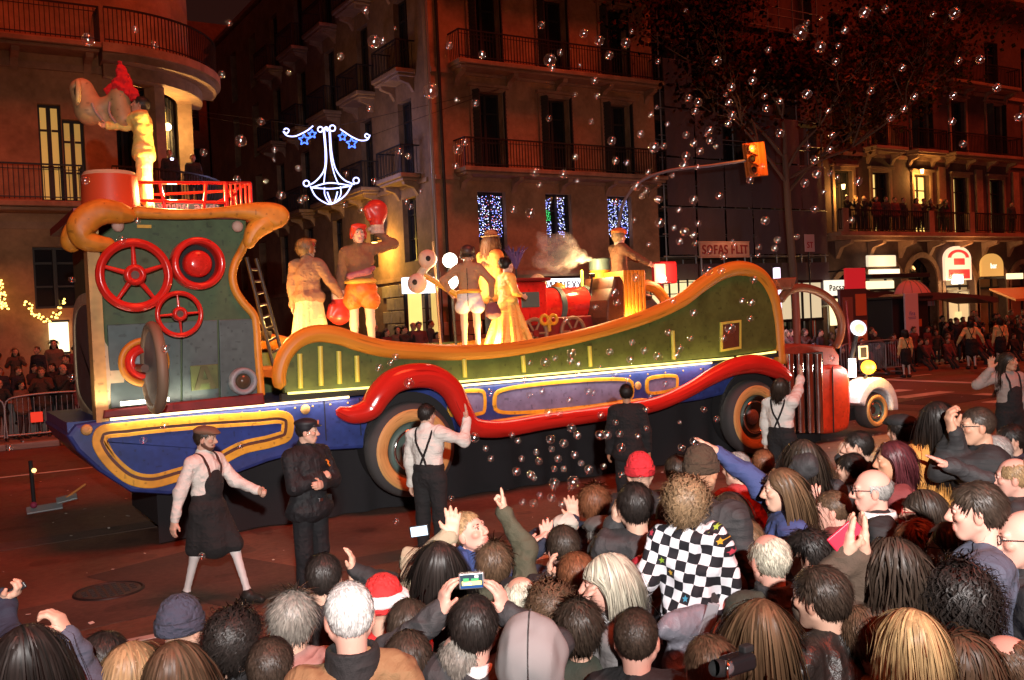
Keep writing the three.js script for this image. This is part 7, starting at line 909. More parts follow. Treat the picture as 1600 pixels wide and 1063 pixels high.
const collarOf = (mat, h = 0.045, r = 0.083) => ['collar', (J) => { const s = J.s, P = []; for (let k = 0; k < 26; k++) { const a = k / 26 * 6.283, c = V(Math.cos(a) * r * s, 0, Math.sin(a) * r * s); P.push(C(J.neck.clone().add(c).add(V(0, -0.035 * s, 0)), J.neck.clone().add(c.multiplyScalar(0.92)).add(V(0, h * s, 0)), 0.014 * s, 0.011 * s, null, 0.006)); } return P; }, mat, 0.0095, 0.002, 0.007];
const P = (head, dir, hair, jm, label, o = {}) => person({ head, dir, hair, label, jacket: jm ? { mat: jm, wr: 0.024, ...(o.jk || {}) } : undefined, ...o, parts: [['trousers', longTrousers, K.coal, 0.034, 0.004], ...(o.extra || [])] });
const phone = (px, py, d, w, h, label, o = {}) => { const c = at(px, py, d), t = thing(o.name || 'phone', label, o.cat || 'phone', null, c); t.quaternion.setFromRotationMatrix(new THREE.Matrix4().makeBasis(r0, V(0, 1, 0), f0.clone().negate())); t.rotateZ(o.rz || 0); t.rotateX(o.rx || 0); t.rotateY(o.ry || 0); mesh('case', rbox(w, h, o.th || 0.012, 0, 0, 0, 0.006), o.mat || M(0.02, 0.02, 0.022, { roughness: 0.3 }), t); if (o.screen) mesh('screen', box(w * 0.86, h * 0.82, 0.002, 0, 0, (o.th || 0.012) / 2 + 0.0015), o.screen, t); else mesh('glass', box(w * 0.88, h * 0.85, 0.002, 0, 0, -(o.th || 0.012) / 2 - 0.0012), M(0.01, 0.01, 0.012, { roughness: 0.08 }), t); return t; };
let q;
q = P([45, 1035, 140], 10, ['long', 'black', 1], K.slate, 'person with long black hair and a hair clip holding a silver phone above the head', { hands: [null, [104, 995, 0.1, 'grip', 'left', [-0.35, 0.9, 0]]], pole: [null, [-0.2, -1, 0]] });
mesh('hair_clip', rbox(0.055, 0.014, 0.02, 0.0, 0.01, -0.125, 0.006), MAT.steel, q.G).applyMatrix4(q.HM); phone(70, 990, q.d + 0.12, 0.12, 0.012, 'thin silver phone held flat over black hair', { mat: MAT.steel, th: 0.06, rz: -0.06 });
q = P([-95, 950, 110], 20, ['short', 'dark', 3], K.navy, 'person mostly beyond the picture edge reaching in with a dark phone', { hands: [null, [2, 938, 0.0, 'grip', 'left', [0.9, 0.4, 0]]] }); phone(24, 922, q.d, 0.1, 0.03, 'dark phone in the hand that reaches in low by the road', { rz: 0.5 });
P([165, 1040, 88], 0, ['short', 'black', 2], K.black, 'short black haired head low between the phone holder and the fair hair');
P([207, 1058, 100], 12, ['bob', 'fair', 1], K.grey, 'person with streaky fair hair lowest beside long brown hair', { face: 'woman' });
P([284, 985, 108], 15, null, K.navy, 'person in dark blue knitted beanie below the walking man', { hat: ['beanie', cloth(0.045, 0.047, 0.075, 0.95)] });
P([275, 1056, 125], 6, ['long', 'brown', 3], K.coal, 'person with long straight brown hair below the blue beanie', { face: 'woman' });
P([366, 1008, 124], 4, ['curly', 'black', 1], K.black, 'person with thick black curls and black coat beside the blue beanie');
P([460, 972, 118], 2, ['tousled', 'salt', 1], K.pinkish, 'man with brown grey hair and dusty pink jacket next to the white haired man', { res: 0.9 });
P([546, 967, 138], -16, ['crop', 'white', 1], K.brown, 'white haired man in brown coat with black collar and glasses', { skin: 'pink', glasses: true, extra: [collarOf(K.black, 0.06, 0.09)] });
P([507, 905, 82], 0, ['short', 'black', 4], K.black, 'black haired person with one raised hand in front of the officer', { hands: [null, [551, 893, 0.1, 'claw', 'left', 'up']], extra: [['scarf', (J) => [C(J.L(-0.2, 1.38, 0.02), J.L(-0.08, 1.45, -0.05), 0.05, 0.05)], cloth(0.55, 0.02, 0.02), 0.014, 0.006]] });
P([600, 950, 76], 4, null, cloth(0.5, 0.015, 0.015), 'person in a red and white hat behind the white haired man', { hat: ['beanie', cloth(0.6, 0.02, 0.02)], extra: [['white_brim', (J) => { const L = []; for (let k = 0; k < 14; k++) { const a = k / 14 * 6.283; L.push(C(J.head.clone().add(V(Math.cos(a) * 0.088, 0.05, Math.sin(a) * 0.102 - 0.01)), J.head.clone().add(V(Math.cos(a + 0.45) * 0.088, 0.05, Math.sin(a + 0.45) * 0.102 - 0.01)), 0.022, 0.022)); } return L; }, K.white, 0.01, 0.004, 0.008]] });
P([688, 888, 100], 6, ['long', 'black', 2], K.taupe, 'person with long black hair stretching a taupe sleeve and open hand upwards', { face: 'woman', hands: [[706, 838, 0.12, 'open', 'cam', [0.1, 1, 0]], null], pole: [[1, -0.5, 0.2], null] });
q = P([735, 834, 74], 140, ['crop', 'fair', 2], K.kidBlue, 'fair haired boy in blue jacket looking up with an open hand held out', { child: true, lift: true, H: 1.15, face: 'child', look: [15, -22, 8], skin: 'pink', fine: true, hands: [[824, 850, 0.12, 'open', 'up', [1, 0.45, 0]], null], pole: [[0, -1, 0], null], legs: [[[0.1, 0.8, 0.35], [0.12, 0.45, 0.3]], [[-0.1, 0.8, 0.35], [-0.12, 0.45, 0.3]]], extra: [...[0, 1].map((i) => ['stripe', (J) => [C(J.sh[i].clone().add(V(0, 0.042, 0)), J.sh[i].clone().lerp(J.elbow[i], 0.6).add(V(0, 0.034, 0)), 0.022, 0.02)], K.white, 0.01, 0.001, 0.006])] });
q = P([742, 985, 130], 4, ['short', 'black', 5], K.coal, 'man in black jacket holding a compact camera up with both hands', { hands: [[690, 958, 0.16, 'claw', [1, 0, -0.5], [0.2, 1, 0]], [790, 958, 0.16, 'claw', [-1, 0, -0.5], [-0.25, 1, 0]]], pole: [[1, -0.7, 0], [-1, -0.7, 0]], extra: [collarOf(K.white, 0.035, 0.08)], skin: 'pink' });
{ const D = q.d + 0.18; const cv = document.createElement('canvas'); cv.width = 128; cv.height = 96; const x = cv.getContext('2d'); x.fillStyle = '#20303a'; x.fillRect(0, 0, 128, 96); x.fillStyle = '#e9dc7a'; x.fillRect(8, 46, 112, 30); x.fillStyle = '#3c8a58'; x.fillRect(16, 24, 34, 26); x.fillRect(62, 28, 44, 20); x.fillStyle = '#f6fbff'; x.fillRect(84, 8, 20, 16); x.fillRect(20, 60, 40, 10); x.fillStyle = '#173a6a'; x.fillRect(0, 78, 128, 18); const tx = new THREE.CanvasTexture(cv); tx.colorSpace = THREE.SRGBColorSpace; const sm = new THREE.MeshStandardMaterial({ map: tx, emissiveMap: tx, roughness: 0.3 }); sm.emissive.setRGB(1, 1, 1); sm.emissiveIntensity = 0.75;
  const t = phone(737, 907, D, 0.098, 0.062, 'small silver compact camera with a lit screen held up by two hands', { name: 'compact_camera', cat: 'camera', mat: M(0.5, 0.5, 0.52, { roughness: 0.3, metalness: 0.8 }), th: 0.026, screen: sm, rz: 0.03 }); mesh('lens', cyl(0.022, 0.024, 0.03, 0, 0, 0, 18).rotateX(Math.PI / 2).translate(0, 0, -0.026), MAT.black, t); mesh('shutter_button', cyl(0.006, 0.006, 0.005, 0.03, 0.033, 0), MAT.steel, t); }
P([772, 885, 80], 0, ['tousled', 'brown', 2], K.olive, 'brown haired man in olive coat pointing one finger straight up', { hands: [null, [788, 800, 0.08, 'point', 'left', [-0.06, 1, 0]]], pole: [null, [-0.9, -0.5, -0.2]] });
phone(655, 830, 5.0, 0.1, 0.06, 'small phone screen shining bluish white near the black trousers', { screen: glow(0.6, 0.8, 1, 1.2), rz: 0.1 });
P([815, 945, 104], -8, ['receding', 'silver', 1], K.grey, 'balding grey man behind the hand of the camera holder');
P([722, 1040, 116], 0, ['receding', 'salt', 2], K.coal, 'man with thinning grey brown hair right below the camera holder', { skin: 'pink' });
P([862, 958, 98], 6, ['curly', 'brown', 2], K.coal, 'person with dark brown curls between the balding man and the silver haired woman');
q = P([832, 1038, 142], 4, null, K.lightGrey, 'person with a light grey hood pulled up', { hat: ['hood', K.lightGrey], jk: { hood: true } });
mesh('seam', tube([[0, 0.165, 0.06], [0, 0.182, -0.03], [0.002, 0.12, -0.15], [0.004, 0.04, -0.178], [0.0, -0.08, -0.172]], 0.0026, 30, 5), cloth(0.16, 0.155, 0.155), q.G).applyMatrix4(q.HM);
P([795, 1000, 100], 0, ['bob', 'auburn', 3], K.pinkish, 'auburn haired head just above the grey hood', { face: 'woman' });
P([950, 915, 116], -86, ['bob', 'silver', 2], K.grey, 'woman with silver blond bob in profile resting her chin on her hand', { face: 'woman', skin: 'pink', fine: true, hands: [null, [910, 962, -0.06, 'relax', 'right', [0.25, 1, 0]]], extra: [['scarf', (J) => { const L = []; for (let k = 0; k < 8; k++) { const a = k / 8 * 6.283; L.push(C(J.neck.clone().add(V(Math.cos(a) * 0.085, -0.02, Math.sin(a) * 0.085)), J.neck.clone().add(V(Math.cos(a + 0.8) * 0.085, -0.01, Math.sin(a + 0.8) * 0.085)), 0.035, 0.035)); } L.push(C(J.L(-0.04, 1.42, 0.11), J.L(-0.06, 1.1, 0.15), 0.045, 0.06), C(J.L(-0.12, 1.4, 0.02), J.L(-0.16, 1.1, 0.05), 0.045, 0.06)); return L; }, cloth(0.5, 0.49, 0.5), 0.014, 0.012]] });
P([995, 1003, 126], 14, ['crop', 'dark', 2], K.black, 'man with cropped black hair and a shiny crown below the checkered child', { skin: 'pink' });
{ // child on shoulders in a checkered jacket
  const cv = document.createElement('canvas'); cv.width = cv.height = 512; const x = cv.getContext('2d'), n = 8, c = 512 / n; for (let j = 0; j < n; j++) for (let i = 0; i < n; i++) { x.fillStyle = (i + j) % 2 ? '#16131c' : '#f1f0f4'; x.fillRect(i * c, j * c, c, c); } const cols = ['#d9a52a', '#8fb32e', '#3f97b8', '#c23a4e', '#e0b23a', '#9ab43a']; for (let k = 0; k < 6; k++) { const i = (k * 5 + 1) % n, j = (k * 3 + 2) % n, X = i * c + c / 2, Y = j * c + c / 2; x.fillStyle = cols[k % 6]; x.beginPath(); for (let m = 0; m < 10; m++) { const a = m * Math.PI / 5, r = m % 2 ? c * 0.17 : c * 0.36; x[m ? 'lineTo' : 'moveTo'](X + Math.cos(a) * r, Y + Math.sin(a) * r); } x.fill(); }
  const tx = new THREE.CanvasTexture(cv); tx.colorSpace = THREE.SRGBColorSpace; tx.wrapS = tx.wrapT = THREE.RepeatWrapping; tx.repeat.set(2.7, 2.7); tx.rotation = 0.25; const chk = new THREE.MeshStandardMaterial({ map: tx, roughness: 0.8, bumpMap: weave, bumpScale: 0.001 }); chk.color.setRGB(0.82, 0.82, 0.84);
  q = P([1074, 792, 84], 4, ['curly', 'sandy', 4], chk, 'curly haired child in a black and white checkered jacket riding on shoulders', { child: true, lift: true, H: 1.2, face: 'child', headScale: 0.97, look: [-14, 5, 0], build: 1.05, jk: { hood: true, e: 0.036, wr: 0.03 }, hands: [[1000, 885, 0.14, 'fist'], [1130, 955, 0.1, 'relax']], pole: [[0.5, -1, -0.3], [-0.4, -1, -0.3]], legs: [[[0.14, 0.82, 0.35], [0.16, 0.45, 0.3]], [[-0.14, 0.82, 0.35], [-0.16, 0.45, 0.3]]], extra: [['cuff', (J) => [C(J.wrist[0], J.wrist[0].clone().lerp(J.elbow[0], 0.25), 0.045, 0.05)], cloth(0.5, 0.02, 0.04), 0.01, 0.003]] });
  const dc = q.d; q = person({ head: [1080, 950, 100], lift: true, H: 1.72, dir: 6, hair: ['short', 'black', 6], jacket: { mat: K.greyBlue, wr: 0.012 }, label: 'man in blue grey jacket carrying the checkered child on the shoulders' }); 
  const b = thing('shoulder_bag', 'silver grey bag strap slung below the checkered jacket', 'bag', null, at(1095, 1000, dc - 0.22)); const L = (px, py, z = 0) => at(px, py, dc - 0.24 + z).sub(b.position); mesh('strap', (() => { const g = extr(shapeOf([[-0.02, -0.16], [0.022, -0.16], [0.03, 0.16], [-0.015, 0.16]]), 0.01, 0, 0.003); return g.rotateZ(-0.35).rotateY(-0.5); })(), M(0.5, 0.5, 0.54, { roughness: 0.3, metalness: 0.5 }), b); mesh('strap', extr(shapeOf([[-0.015, -0.14], [0.016, -0.14], [0.02, 0.14], [-0.012, 0.14]]), 0.01, 0, 0.003).rotateZ(-0.3).rotateY(-0.5).translate(0.085, -0.01, -0.05), M(0.4, 0.41, 0.45, { roughness: 0.35, metalness: 0.5 }), b); mesh('flap', wrinkle(clothUV(skinOver([E([-0.02, 0.06, -0.06], [0.17, 0.07, 0.06]), E([0.02, -0.1, -0.08], [0.16, 0.12, 0.06])], 0.014, 0.02)), 0.008, 14, 9), cloth(0.2, 0.2, 0.24, 0.5), b); mesh('cord', tube([L(1052, 968), L(1057, 995), L(1066, 985), L(1064, 965)], 0.003, 20, 5), MAT.black, b);
}
P([1000, 742, 72], 0, null, K.black, 'person in a bright red knitted beanie', { hat: ['beanie', cloth(0.62, 0.02, 0.03, 0.9)] });
P([992, 795, 96], -6, ['short', 'black', 7], K.coal, 'black haired man with a red cuff beside the checkered child', { hands: [[962, 822, 0.05, 'relax', 'right', 'up'], null], extra: [['cuff', (J) => [C(J.wrist[0].clone().lerp(J.elbow[0], 0.1), J.wrist[0].clone().lerp(J.elbow[0], 0.45), 0.05, 0.055)], K.wine, 0.011, 0.004]] });
P([930, 790, 78], 10, ['tousled', 'auburn', 3], K.navy, 'auburn haired person holding an open hand high in a striped navy sleeve', { hands: [[897, 812, -0.12, 'open', 'cam', [-0.1, 1, 0]], null], pole: [[0.8, -0.7, 0.2], null], extra: [['stripe', (J) => [C(J.wrist[0].clone().lerp(J.elbow[0], 0.16), J.wrist[0].clone().lerp(J.elbow[0], 0.2), 0.062, 0.062, null, 0.003)], cloth(0.45, 0.42, 0.36), 0.008, 0], ['stripe', (J) => [C(J.wrist[0].clone().lerp(J.elbow[0], 0.32), J.wrist[0].clone().lerp(J.elbow[0], 0.36), 0.064, 0.064, null, 0.003)], cloth(0.45, 0.42, 0.36), 0.008, 0]] });
P([944, 845, 74], -30, ['short', 'grey', 5], K.grey, 'person in a grey flat cap with fingers at the face', { hat: ['flatcap', cloth(0.1, 0.095, 0.09)], hands: [[935, 868, -0.05, 'relax', 'right', [0.2, 1, 0]], null] });
P([900, 905, 78], -20, ['short', 'auburn', 6], K.black, 'reddish haired person hidden low behind the raised navy sleeve', { hands: [[860, 905, 0.0, 'claw', 'right', 'up'], null] });
P([1097, 738, 88], 34, null, K.coal, 'person in a large dark brown knitted hat', { hat: ['beanie', cloth(0.055, 0.032, 0.018, 0.95)], skin: 'warm' });
P([1150, 735, 66], -30, ['short', 'grey', 3], cloth(0.4, 0.03, 0.03), 'pale faced person with a red strap next to the brown knitted hat', {});
P([1222, 768, 84], -82, ['long', 'chestnut', 5], K.blue, 'woman with long chestnut hair stretching a blue sleeved arm far out', { face: 'woman', fine: true, hands: [null, [1075, 662, 0.3, 'flat', 'down', [-0.8, 0.6, 0]]], pole: [null, [0, 0.4, -1]] });
P([1193, 728, 62], 10, ['crop', 'auburn', 1], K.coal, 'cropped auburn head behind the blue sleeve');
P([1256, 718, 74], 0, ['long', 'dark', 4], K.coal, 'dark haired person with fingers raised behind the chestnut haired woman', { hands: [[1238, 726, 0.05, 'relax', 'right', 'up'], null] });
P([1138, 805, 84], -24, ['bob', 'dark', 5], K.black, 'dark haired person turned towards the float right of the checkered child', {});
P([1240, 806, 78], -34, ['tousled', 'dark', 4], K.leather, 'dark haired man below the chestnut haired woman', { hands: [[1222, 812, 0.0, 'relax', 'right', 'up'], null] });
P([1202, 878, 106], -16, ['receding', 'silver', 3], K.darkGreen, 'grey haired man in dark green coat with a raised collar', { skin: 'pink', extra: [collarOf(K.coal, 0.05, 0.09)] });
P([1190, 990, 128], -4, ['long', 'chestnut', 6], K.darkGreen, 'person with long brown hair falling over a dark green coat', { face: 'woman' });
P([1282, 938, 126], -42, ['short', 'dark', 8], K.leather, 'big dark haired man in a creased black leather jacket', { jk: { wr: 0.02 }, build: 1.1 });
P([1362, 768, 84], -78, ['fringe', 'grey', 1], K.black, 'bald man with glasses and grey fringe in a black coat with white collar', { glasses: true, skin: 'pink', fine: true, extra: [collarOf(K.white, 0.03, 0.1)] });
q = P([1392, 895, 124], -48, ['wavy', 'dark', 2], cloth(0.07, 0.045, 0.03), 'person with long dark wavy hair clapping with a red phone in the hands', { face: 'woman', hands: [[1322, 868, -0.05, 'flat', 'right', [0.15, 1, 0]], [1348, 866, -0.05, 'flat', 'left', [0.05, 1, 0]]], pole: [[0.1, -1, 0.3], [-0.1, -1, 0.3]] });
phone(1322, 838, q.d - 0.06, 0.075, 0.13, 'red phone between clapping hands', { mat: M(0.5, 0.02, 0.05, { roughness: 0.4 }), rz: -0.9 });
P([1396, 722, 76], -74, ['bob', 'plum', 7], K.wine, 'woman with plum red bob in profile', { face: 'woman', skin: 'warm' });
P([1408, 676, 64], -20, ['short', 'black', 9], K.black, 'person in a black cap by the crossing', { hat: ['flatcap', K.black] });
P([1462, 658, 86], -8, ['long', 'black', 5], K.orange, 'person with long black hair and orange brown coat', { face: 'woman' });
q = P([1527, 668, 74], -82, ['crop', 'dark', 4], K.black, 'man with glasses in profile photographing with a phone', { glasses: true, skin: 'tan', hands: [[1492, 672, 0.0, 'grip', 'right', [-0.3, 1, 0]], [1490, 676, -0.1, 'grip', 'right', [-0.3, 1, 0]]] }); phone(1484, 662, q.d - 0.05, 0.08, 0.055, 'dark phone held before the glasses of the man in profile', { ry: 0.8 });
P([1553, 710, 68], -60, ['short', 'grey', 6], K.tan, 'grey haired person in a fur trimmed tan coat', { extra: [['fur_collar', (J) => collarOf(K.tan)[1](J).map((c) => ({ ...c, ra: 0.04, rb: 0.035 })), cloth(0.4, 0.28, 0.14, 1), 0.012, 0.014]] });
P([1584, 748, 78], -64, ['receding', 'fair', 4], K.coal, 'sandy haired man stretching a dark sleeved arm towards the road', { hands: [null, [1432, 702, 0.1, 'flat', 'down', [-0.9, 0.5, 0]]], pole: [null, [0.2, 0.4, -0.9]], skin: 'pink' });
P([1526, 802, 114], -66, ['short', 'dark', 10], K.slate, 'young man with dark cropped hair and slate blue collar in profile', { skin: 'pink', fine: true });
P([1442, 802, 86], -68, ['bob', 'dark', 8], K.black, 'dark haired woman with red framed glasses', { face: 'woman', glasses: M(0.4, 0.02, 0.02) });
P([1484, 858, 98], -58, ['bob', 'black', 9], K.black, 'black haired woman with dark glasses in front of the young man', { face: 'woman', glasses: true });
P([1492, 945, 128], -34, ['afro', 'black', 1], K.black, 'person with a huge mass of black curls', { face: 'woman' });
P([1600, 845, 116], -80, ['fringe', 'auburn', 2], K.coal, 'balding man with thin rimmed glasses at the end of the row', { glasses: true, skin: 'pink', fine: true });
P([1566, 908, 72], -46, ['short', 'auburn', 11], K.moss, 'small auburn haired child in a moss green coat', { child: true, face: 'child' });
P([1424, 1012, 142], -10, ['bob', 'blond', 10], K.moss, 'person with a shiny blond bob and green coat', { face: 'woman' });
P([1572, 1050, 118], -30, ['receding', 'brown', 5], K.coal, 'man with a high pink forehead lowest in the corner', { skin: 'pink' });
P([1345, 1000, 96], -20, ['short', 'brown', 12], K.moss, 'brown haired person half hidden behind the leather jacket and blond bob', {});
P([640, 985, 92], 0, ['short', 'dark', 13], K.olive, 'dark haired person behind the white haired man with an olive hood', { jk: { hood: true } });
P([1330, 735, 60], -50, ['short', 'black', 14], K.black, 'black haired person in front of the bald man with glasses', {});
// more of the packed crowd between them
[[1425, 745, 66, -60, 'short', 'dark', 'dark haired head between the plum bob and the outstretched dark sleeve'], [1490, 728, 66, -70, 'short', 'brown', 'brown haired head under the orange brown coat'], [1580, 690, 60, -60, 'short', 'black', 'black haired head past the fur trimmed tan coat'], [1430, 852, 84, -60, 'short', 'auburn', 'auburn haired head below the woman with red framed glasses'], [1532, 880, 84, -50, 'curly', 'dark', 'dark curly head between the young man and the moss green coat'], [1300, 800, 72, -40, 'crop', 'brown', 'cropped brown head before the big leather jacket'], [1262, 868, 88, -36, 'tousled', 'black', 'black tousled head above the leather jacket'], [1160, 850, 86, -20, 'short', 'chestnut', 'chestnut haired head beside the grey haired man in dark green'], [1030, 850, 86, 0, 'short', 'brown', 'brown haired head left of the checkered sleeve'], [880, 858, 78, -8, 'short', 'dark', 'dark haired head below the open hand in the striped sleeve'], [905, 985, 100, 0, 'tousled', 'dark', 'dark tousled head between grey hood and cropped man'], [640, 1040, 118, 2, 'short', 'dark', 'dark haired head lowest behind the brown coat'], [1110, 1050, 118, -6, 'short', 'brown', 'brown haired head above the video camera'], [1500, 1050, 120, -20, 'wavy', 'brown', 'wavy brown head between blond bob and high forehead'], [1340, 700, 62, -50, 'short', 'black', 'black haired head nearest the little tractor wheel'], [1280, 760, 70, -40, 'tousled', 'brown', 'tousled head behind the chestnut haired woman'], [1060, 740, 68, 10, 'short', 'dark', 'dark head between red beanie and dark brown knitted hat'], [425, 1050, 118, 6, 'crop', 'dark', 'dark cropped head under the dusty pink jacket'], [120, 1058, 100, 4, 'short', 'dark', 'dark head at the bottom beside the silver phone holder']].forEach(([x, y, s, d, h, c, l], i) => {
  const up = [[1490, 728], [1300, 800], [1262, 868], [1030, 850], [1340, 700], [880, 858]].some(([a, b]) => a === x && b === y); P([x, y, s], x > 1150 ? d - 28 : d, [h, c, 20 + i % 5], [K.black, K.coal, K.navy, K.darkGreen, K.leather, K.wine, K.grey][i % 7], l, { face: i % 3 === 1 ? 'woman' : 'man', hands: up ? [[x - 26, y + (i % 2 ? -8 : 16), 0.1, i % 2 ? 'open' : 'claw', i % 2 ? 'away' : 'right', 'up'], null] : undefined, skin: i % 2 ? 'pink' : 'fair' }); });
{ const t = thing('video_camera', 'black video camera with a gleaming round lens low by the strap', 'video camera', null, at(1140, 1040, 2.9)); t.scale.setScalar(0.6); mesh('body', rbox(0.2, 0.09, 0.11, 0.05, 0, 0, 0.03, 3), M(0.015, 0.015, 0.017, { roughness: 0.25 }), t); mesh('barrel', lathe([[0.03, 0], [0.042, 0.01], [0.045, 0.06], [0.04, 0.075]], 24).rotateZ(1.3).translate(-0.05, 0, 0.02), MAT.black, t); mesh('ring', new THREE.TorusGeometry(0.042, 0.006, 8, 28).rotateY(0.6).translate(-0.055, 0.01, 0.055), MAT.chrome, t); mesh('glass', new THREE.SphereGeometry(0.036, 18, 12).translate(-0.055, 0.01, 0.04), M(0.5, 0.5, 0.55, { roughness: 0.15, metalness: 0.8 }), t); mesh('viewfinder', rbox(0.07, 0.04, 0.05, 0.12, 0.06, 0, 0.012), MAT.black, t); }
{ const t = thing('carnival_prop', 'crumpled grey and orange metal prop lying on the road behind the float', 'prop', null, onY(75, 795, 0.1)); mesh('plate', rbox(0.5, 0.03, 0.16, -0.05, 0.02, 0, 0.01).rotateZ(0.05).rotateX(0.5), M(0.3, 0.32, 0.33, { roughness: 0.4, metalness: 0.3 }), t); mesh('plate', rbox(0.3, 0.03, 0.14, 0.28, 0.06, -0.05, 0.01).rotateZ(0.18).rotateX(0.5), M(0.3, 0.33, 0.33, { roughness: 0.4, metalness: 0.3 }), t); mesh('handle', bar([0.18, 0.08, 0], [0.55, 0.3, -0.05], 0.02), M(0.6, 0.22, 0.05), t); mesh('knob', ball(0.05, -0.2, 0.09, 0.05), M(0.3, 0.03, 0.08), t); mesh('stand', bar([-0.18, 0, -0.1], [-0.2, 0.75, -0.1], 0.03), MAT.black, t); mesh('lamp', ball(0.035, -0.16, 0.6, -0.06), glow(1, 0.6, 0.2, 2), t); }
// ---------------------------------------------------------------- far crowd, barriers, bubbles
{
  const looks = [['short', 'black', 'man', [0.03, 0.02, 0.02]], ['long', 'dark', 'woman', [0.16, 0.03, 0.03]], ['short', 'brown', 'man', [0.02, 0.02, 0.03]], ['bob', 'chestnut', 'woman', [0.1, 0.05, 0.03]], ['crop', 'dark', 'man', [0.05, 0.045, 0.05]], ['bob', 'black', 'woman', [0.22, 0.12, 0.08]], ['receding', 'grey', 'man', [0.03, 0.03, 0.025]], ['curly', 'brown', 'child', [0.2, 0.05, 0.05]]];
  const make = (seatd) => looks.map(([h, c, f, j], i) => { const p = person({ feet: V(0, 0, 0), H: 1.72, dir: 0, far: true, face: f, hair: [h, c, 30 + i], skin: 'warm', label: 'tmp', headScale: 1.0, legs: seatd ? [[[0.12, 0.52, 0.4], [0.14, 0.1, 0.25]], [[-0.12, 0.52, 0.4], [-0.14, 0.1, 0.25]]] : undefined, hands: seatd ? [{ local: [0.12, 0.95, 0.3] }, { local: [-0.12, 0.95, 0.3] }] : i % 3 === 0 ? [{ local: [0.1, 1.45, 0.3] }, { local: [-0.1, 1.4, 0.3] }] : undefined, jacket: { mat: cloth(...j.map((v) => v * 0.6)) }, trousers: K.coal }); p.G.rotation.y = 0; scene.remove(p.G); return p.G; });
  const stand = make(false), sit = make(true), desc = {}, dn = ['in black', 'in dark red', 'in navy', 'in brown', 'in grey', 'in tan', 'with grey hair', 'with curls']; [stand, sit].forEach((l) => l.forEach((g, i) => { desc[g.name] = dn[i]; }));
  const place = (proto, x, y, z, face, label, group, k = 1) => { const c = proto.clone(); c.name = numbered('person'); c.position.set(x, y, z); c.rotation.y = face; c.scale.setScalar(k); scene.add(c); c.userData = {}; tag(c, desc[proto.name] ? label.replace(/^(onlooker|spectator)/, (m) => m + ' ' + desc[proto.name]) : label, 'person', group); return c; };
  // right pavement: a seated row at the kerb, then standing rows
  let n = 0; const R = (row, x0, x1, z, y, set, gap, label, group, dz = 0.25) => { for (let x = x0; x < x1; x += gap * rr(0.8, 1.2)) place(set[Math.floor(rnd() * set.length)], x, y, z + rr(-dz, dz), rr(-0.9, 0.9), label, group, rr(0.82, 1.08)); };
  const X = (px, z) => onZ(px, 520, z).x;
  R(0, X(1228, -22.5), X(1412, -22.5), -22.6, -0.38, sit, 0.75, 'onlooker sitting low on the far kerb between tractor and crossing', 'onlookers seated on the far kerb');
  R(0, X(1412, -22.5), X(1600, -22.5), -22.9, -0.38, sit, 0.8, 'onlooker sitting on the kerb behind the three cream shirts', 'seated onlookers behind the cream shirts');
  R(1, X(1228, -24), X(1390, -24), -24.0, 0.0, stand, 0.62, 'onlooker standing behind the kerb seen through the windscreen hoop', 'onlookers behind the windscreen hoop');
  R(1, X(1430, -24.3), X(1620, -24.3), -24.2, 0.0, stand, 0.62, 'onlooker standing in the front standing row past the kiosk', 'front standing onlookers past the kiosk');
  R(2, X(1450, -25.2), X(1640, -25.2), -25.2, 0.15, stand, 0.62, 'onlooker standing in the second row past the kiosk', 'second row of onlookers past the kiosk');
  R(3, X(1490, -26.4), X(1660, -26.4), -26.4, 0.35, stand, 0.66, 'onlooker standing in the rear row before the shop doors', 'rear row of onlookers by the shop doors');
  // behind the float, on a low stage
  const st = struct('stone_step', metreUV(rbox(9, 0.75, 1.6, X(625, -27.6), 0.52, -27.7, 0.02)), MAT.kerb); R(4, X(545, -27.4), X(690, -27.4), -27.3, 0.9, stand, 0.6, 'onlooker whose head shows between the deck figures', 'onlookers behind the float deck'); R(4, X(555, -28), X(690, -28), -28.0, 0.9, stand, 0.66, 'onlooker in the rear row behind the float deck', 'rear onlookers behind the float deck');
  // left pavement behind the barrier
  struct('stone_step', metreUV(rbox(9.5, 0.9, 1.5, X(40, -29) - 0.4, 0.6, -29.1, 0.02)), MAT.kerb);
  R(5, X(-40, -27.6), X(160, -27.6), -27.7, 0.15, stand, 0.44, 'onlooker leaning at the steel barrier behind the tower', 'onlookers at the steel barrier'); R(6, X(-40, -28.4), X(150, -28.4), -28.35, 0.5, stand, 0.44, 'onlooker in the second row behind the barrier', 'second row behind the barrier'); R(7, X(-40, -29), X(140, -29), -29.2, 0.95, stand, 0.46, 'onlooker on the step under the yellow garland', 'onlookers on the step under the garland');
  // spectators on balconies
  [[1326, 0.3], [1340, 0], [1352, 0.2], [1371, 0], [1386, 0.1], [1400, 0], [1413, 0.2], [1434, 0], [1445, 0.1], [1456, 0.25], [1472, 0], [1480, 0.2], [1582, 0]].forEach(([px, f], i) => { const x = onZ(px, 330, -29.7).x; place(stand[(i * 3) % 8], x, 5.95, -29.75, -0.3 + f, i < 7 ? 'spectator on the long stone balcony left of the glowing door' : i < 12 ? 'spectator in front of the glowing balcony door' : 'lone spectator at the far end of the long balcony', i < 7 ? 'balcony spectators beside the door' : i < 12 ? 'balcony spectators before the glowing door' : undefined); });
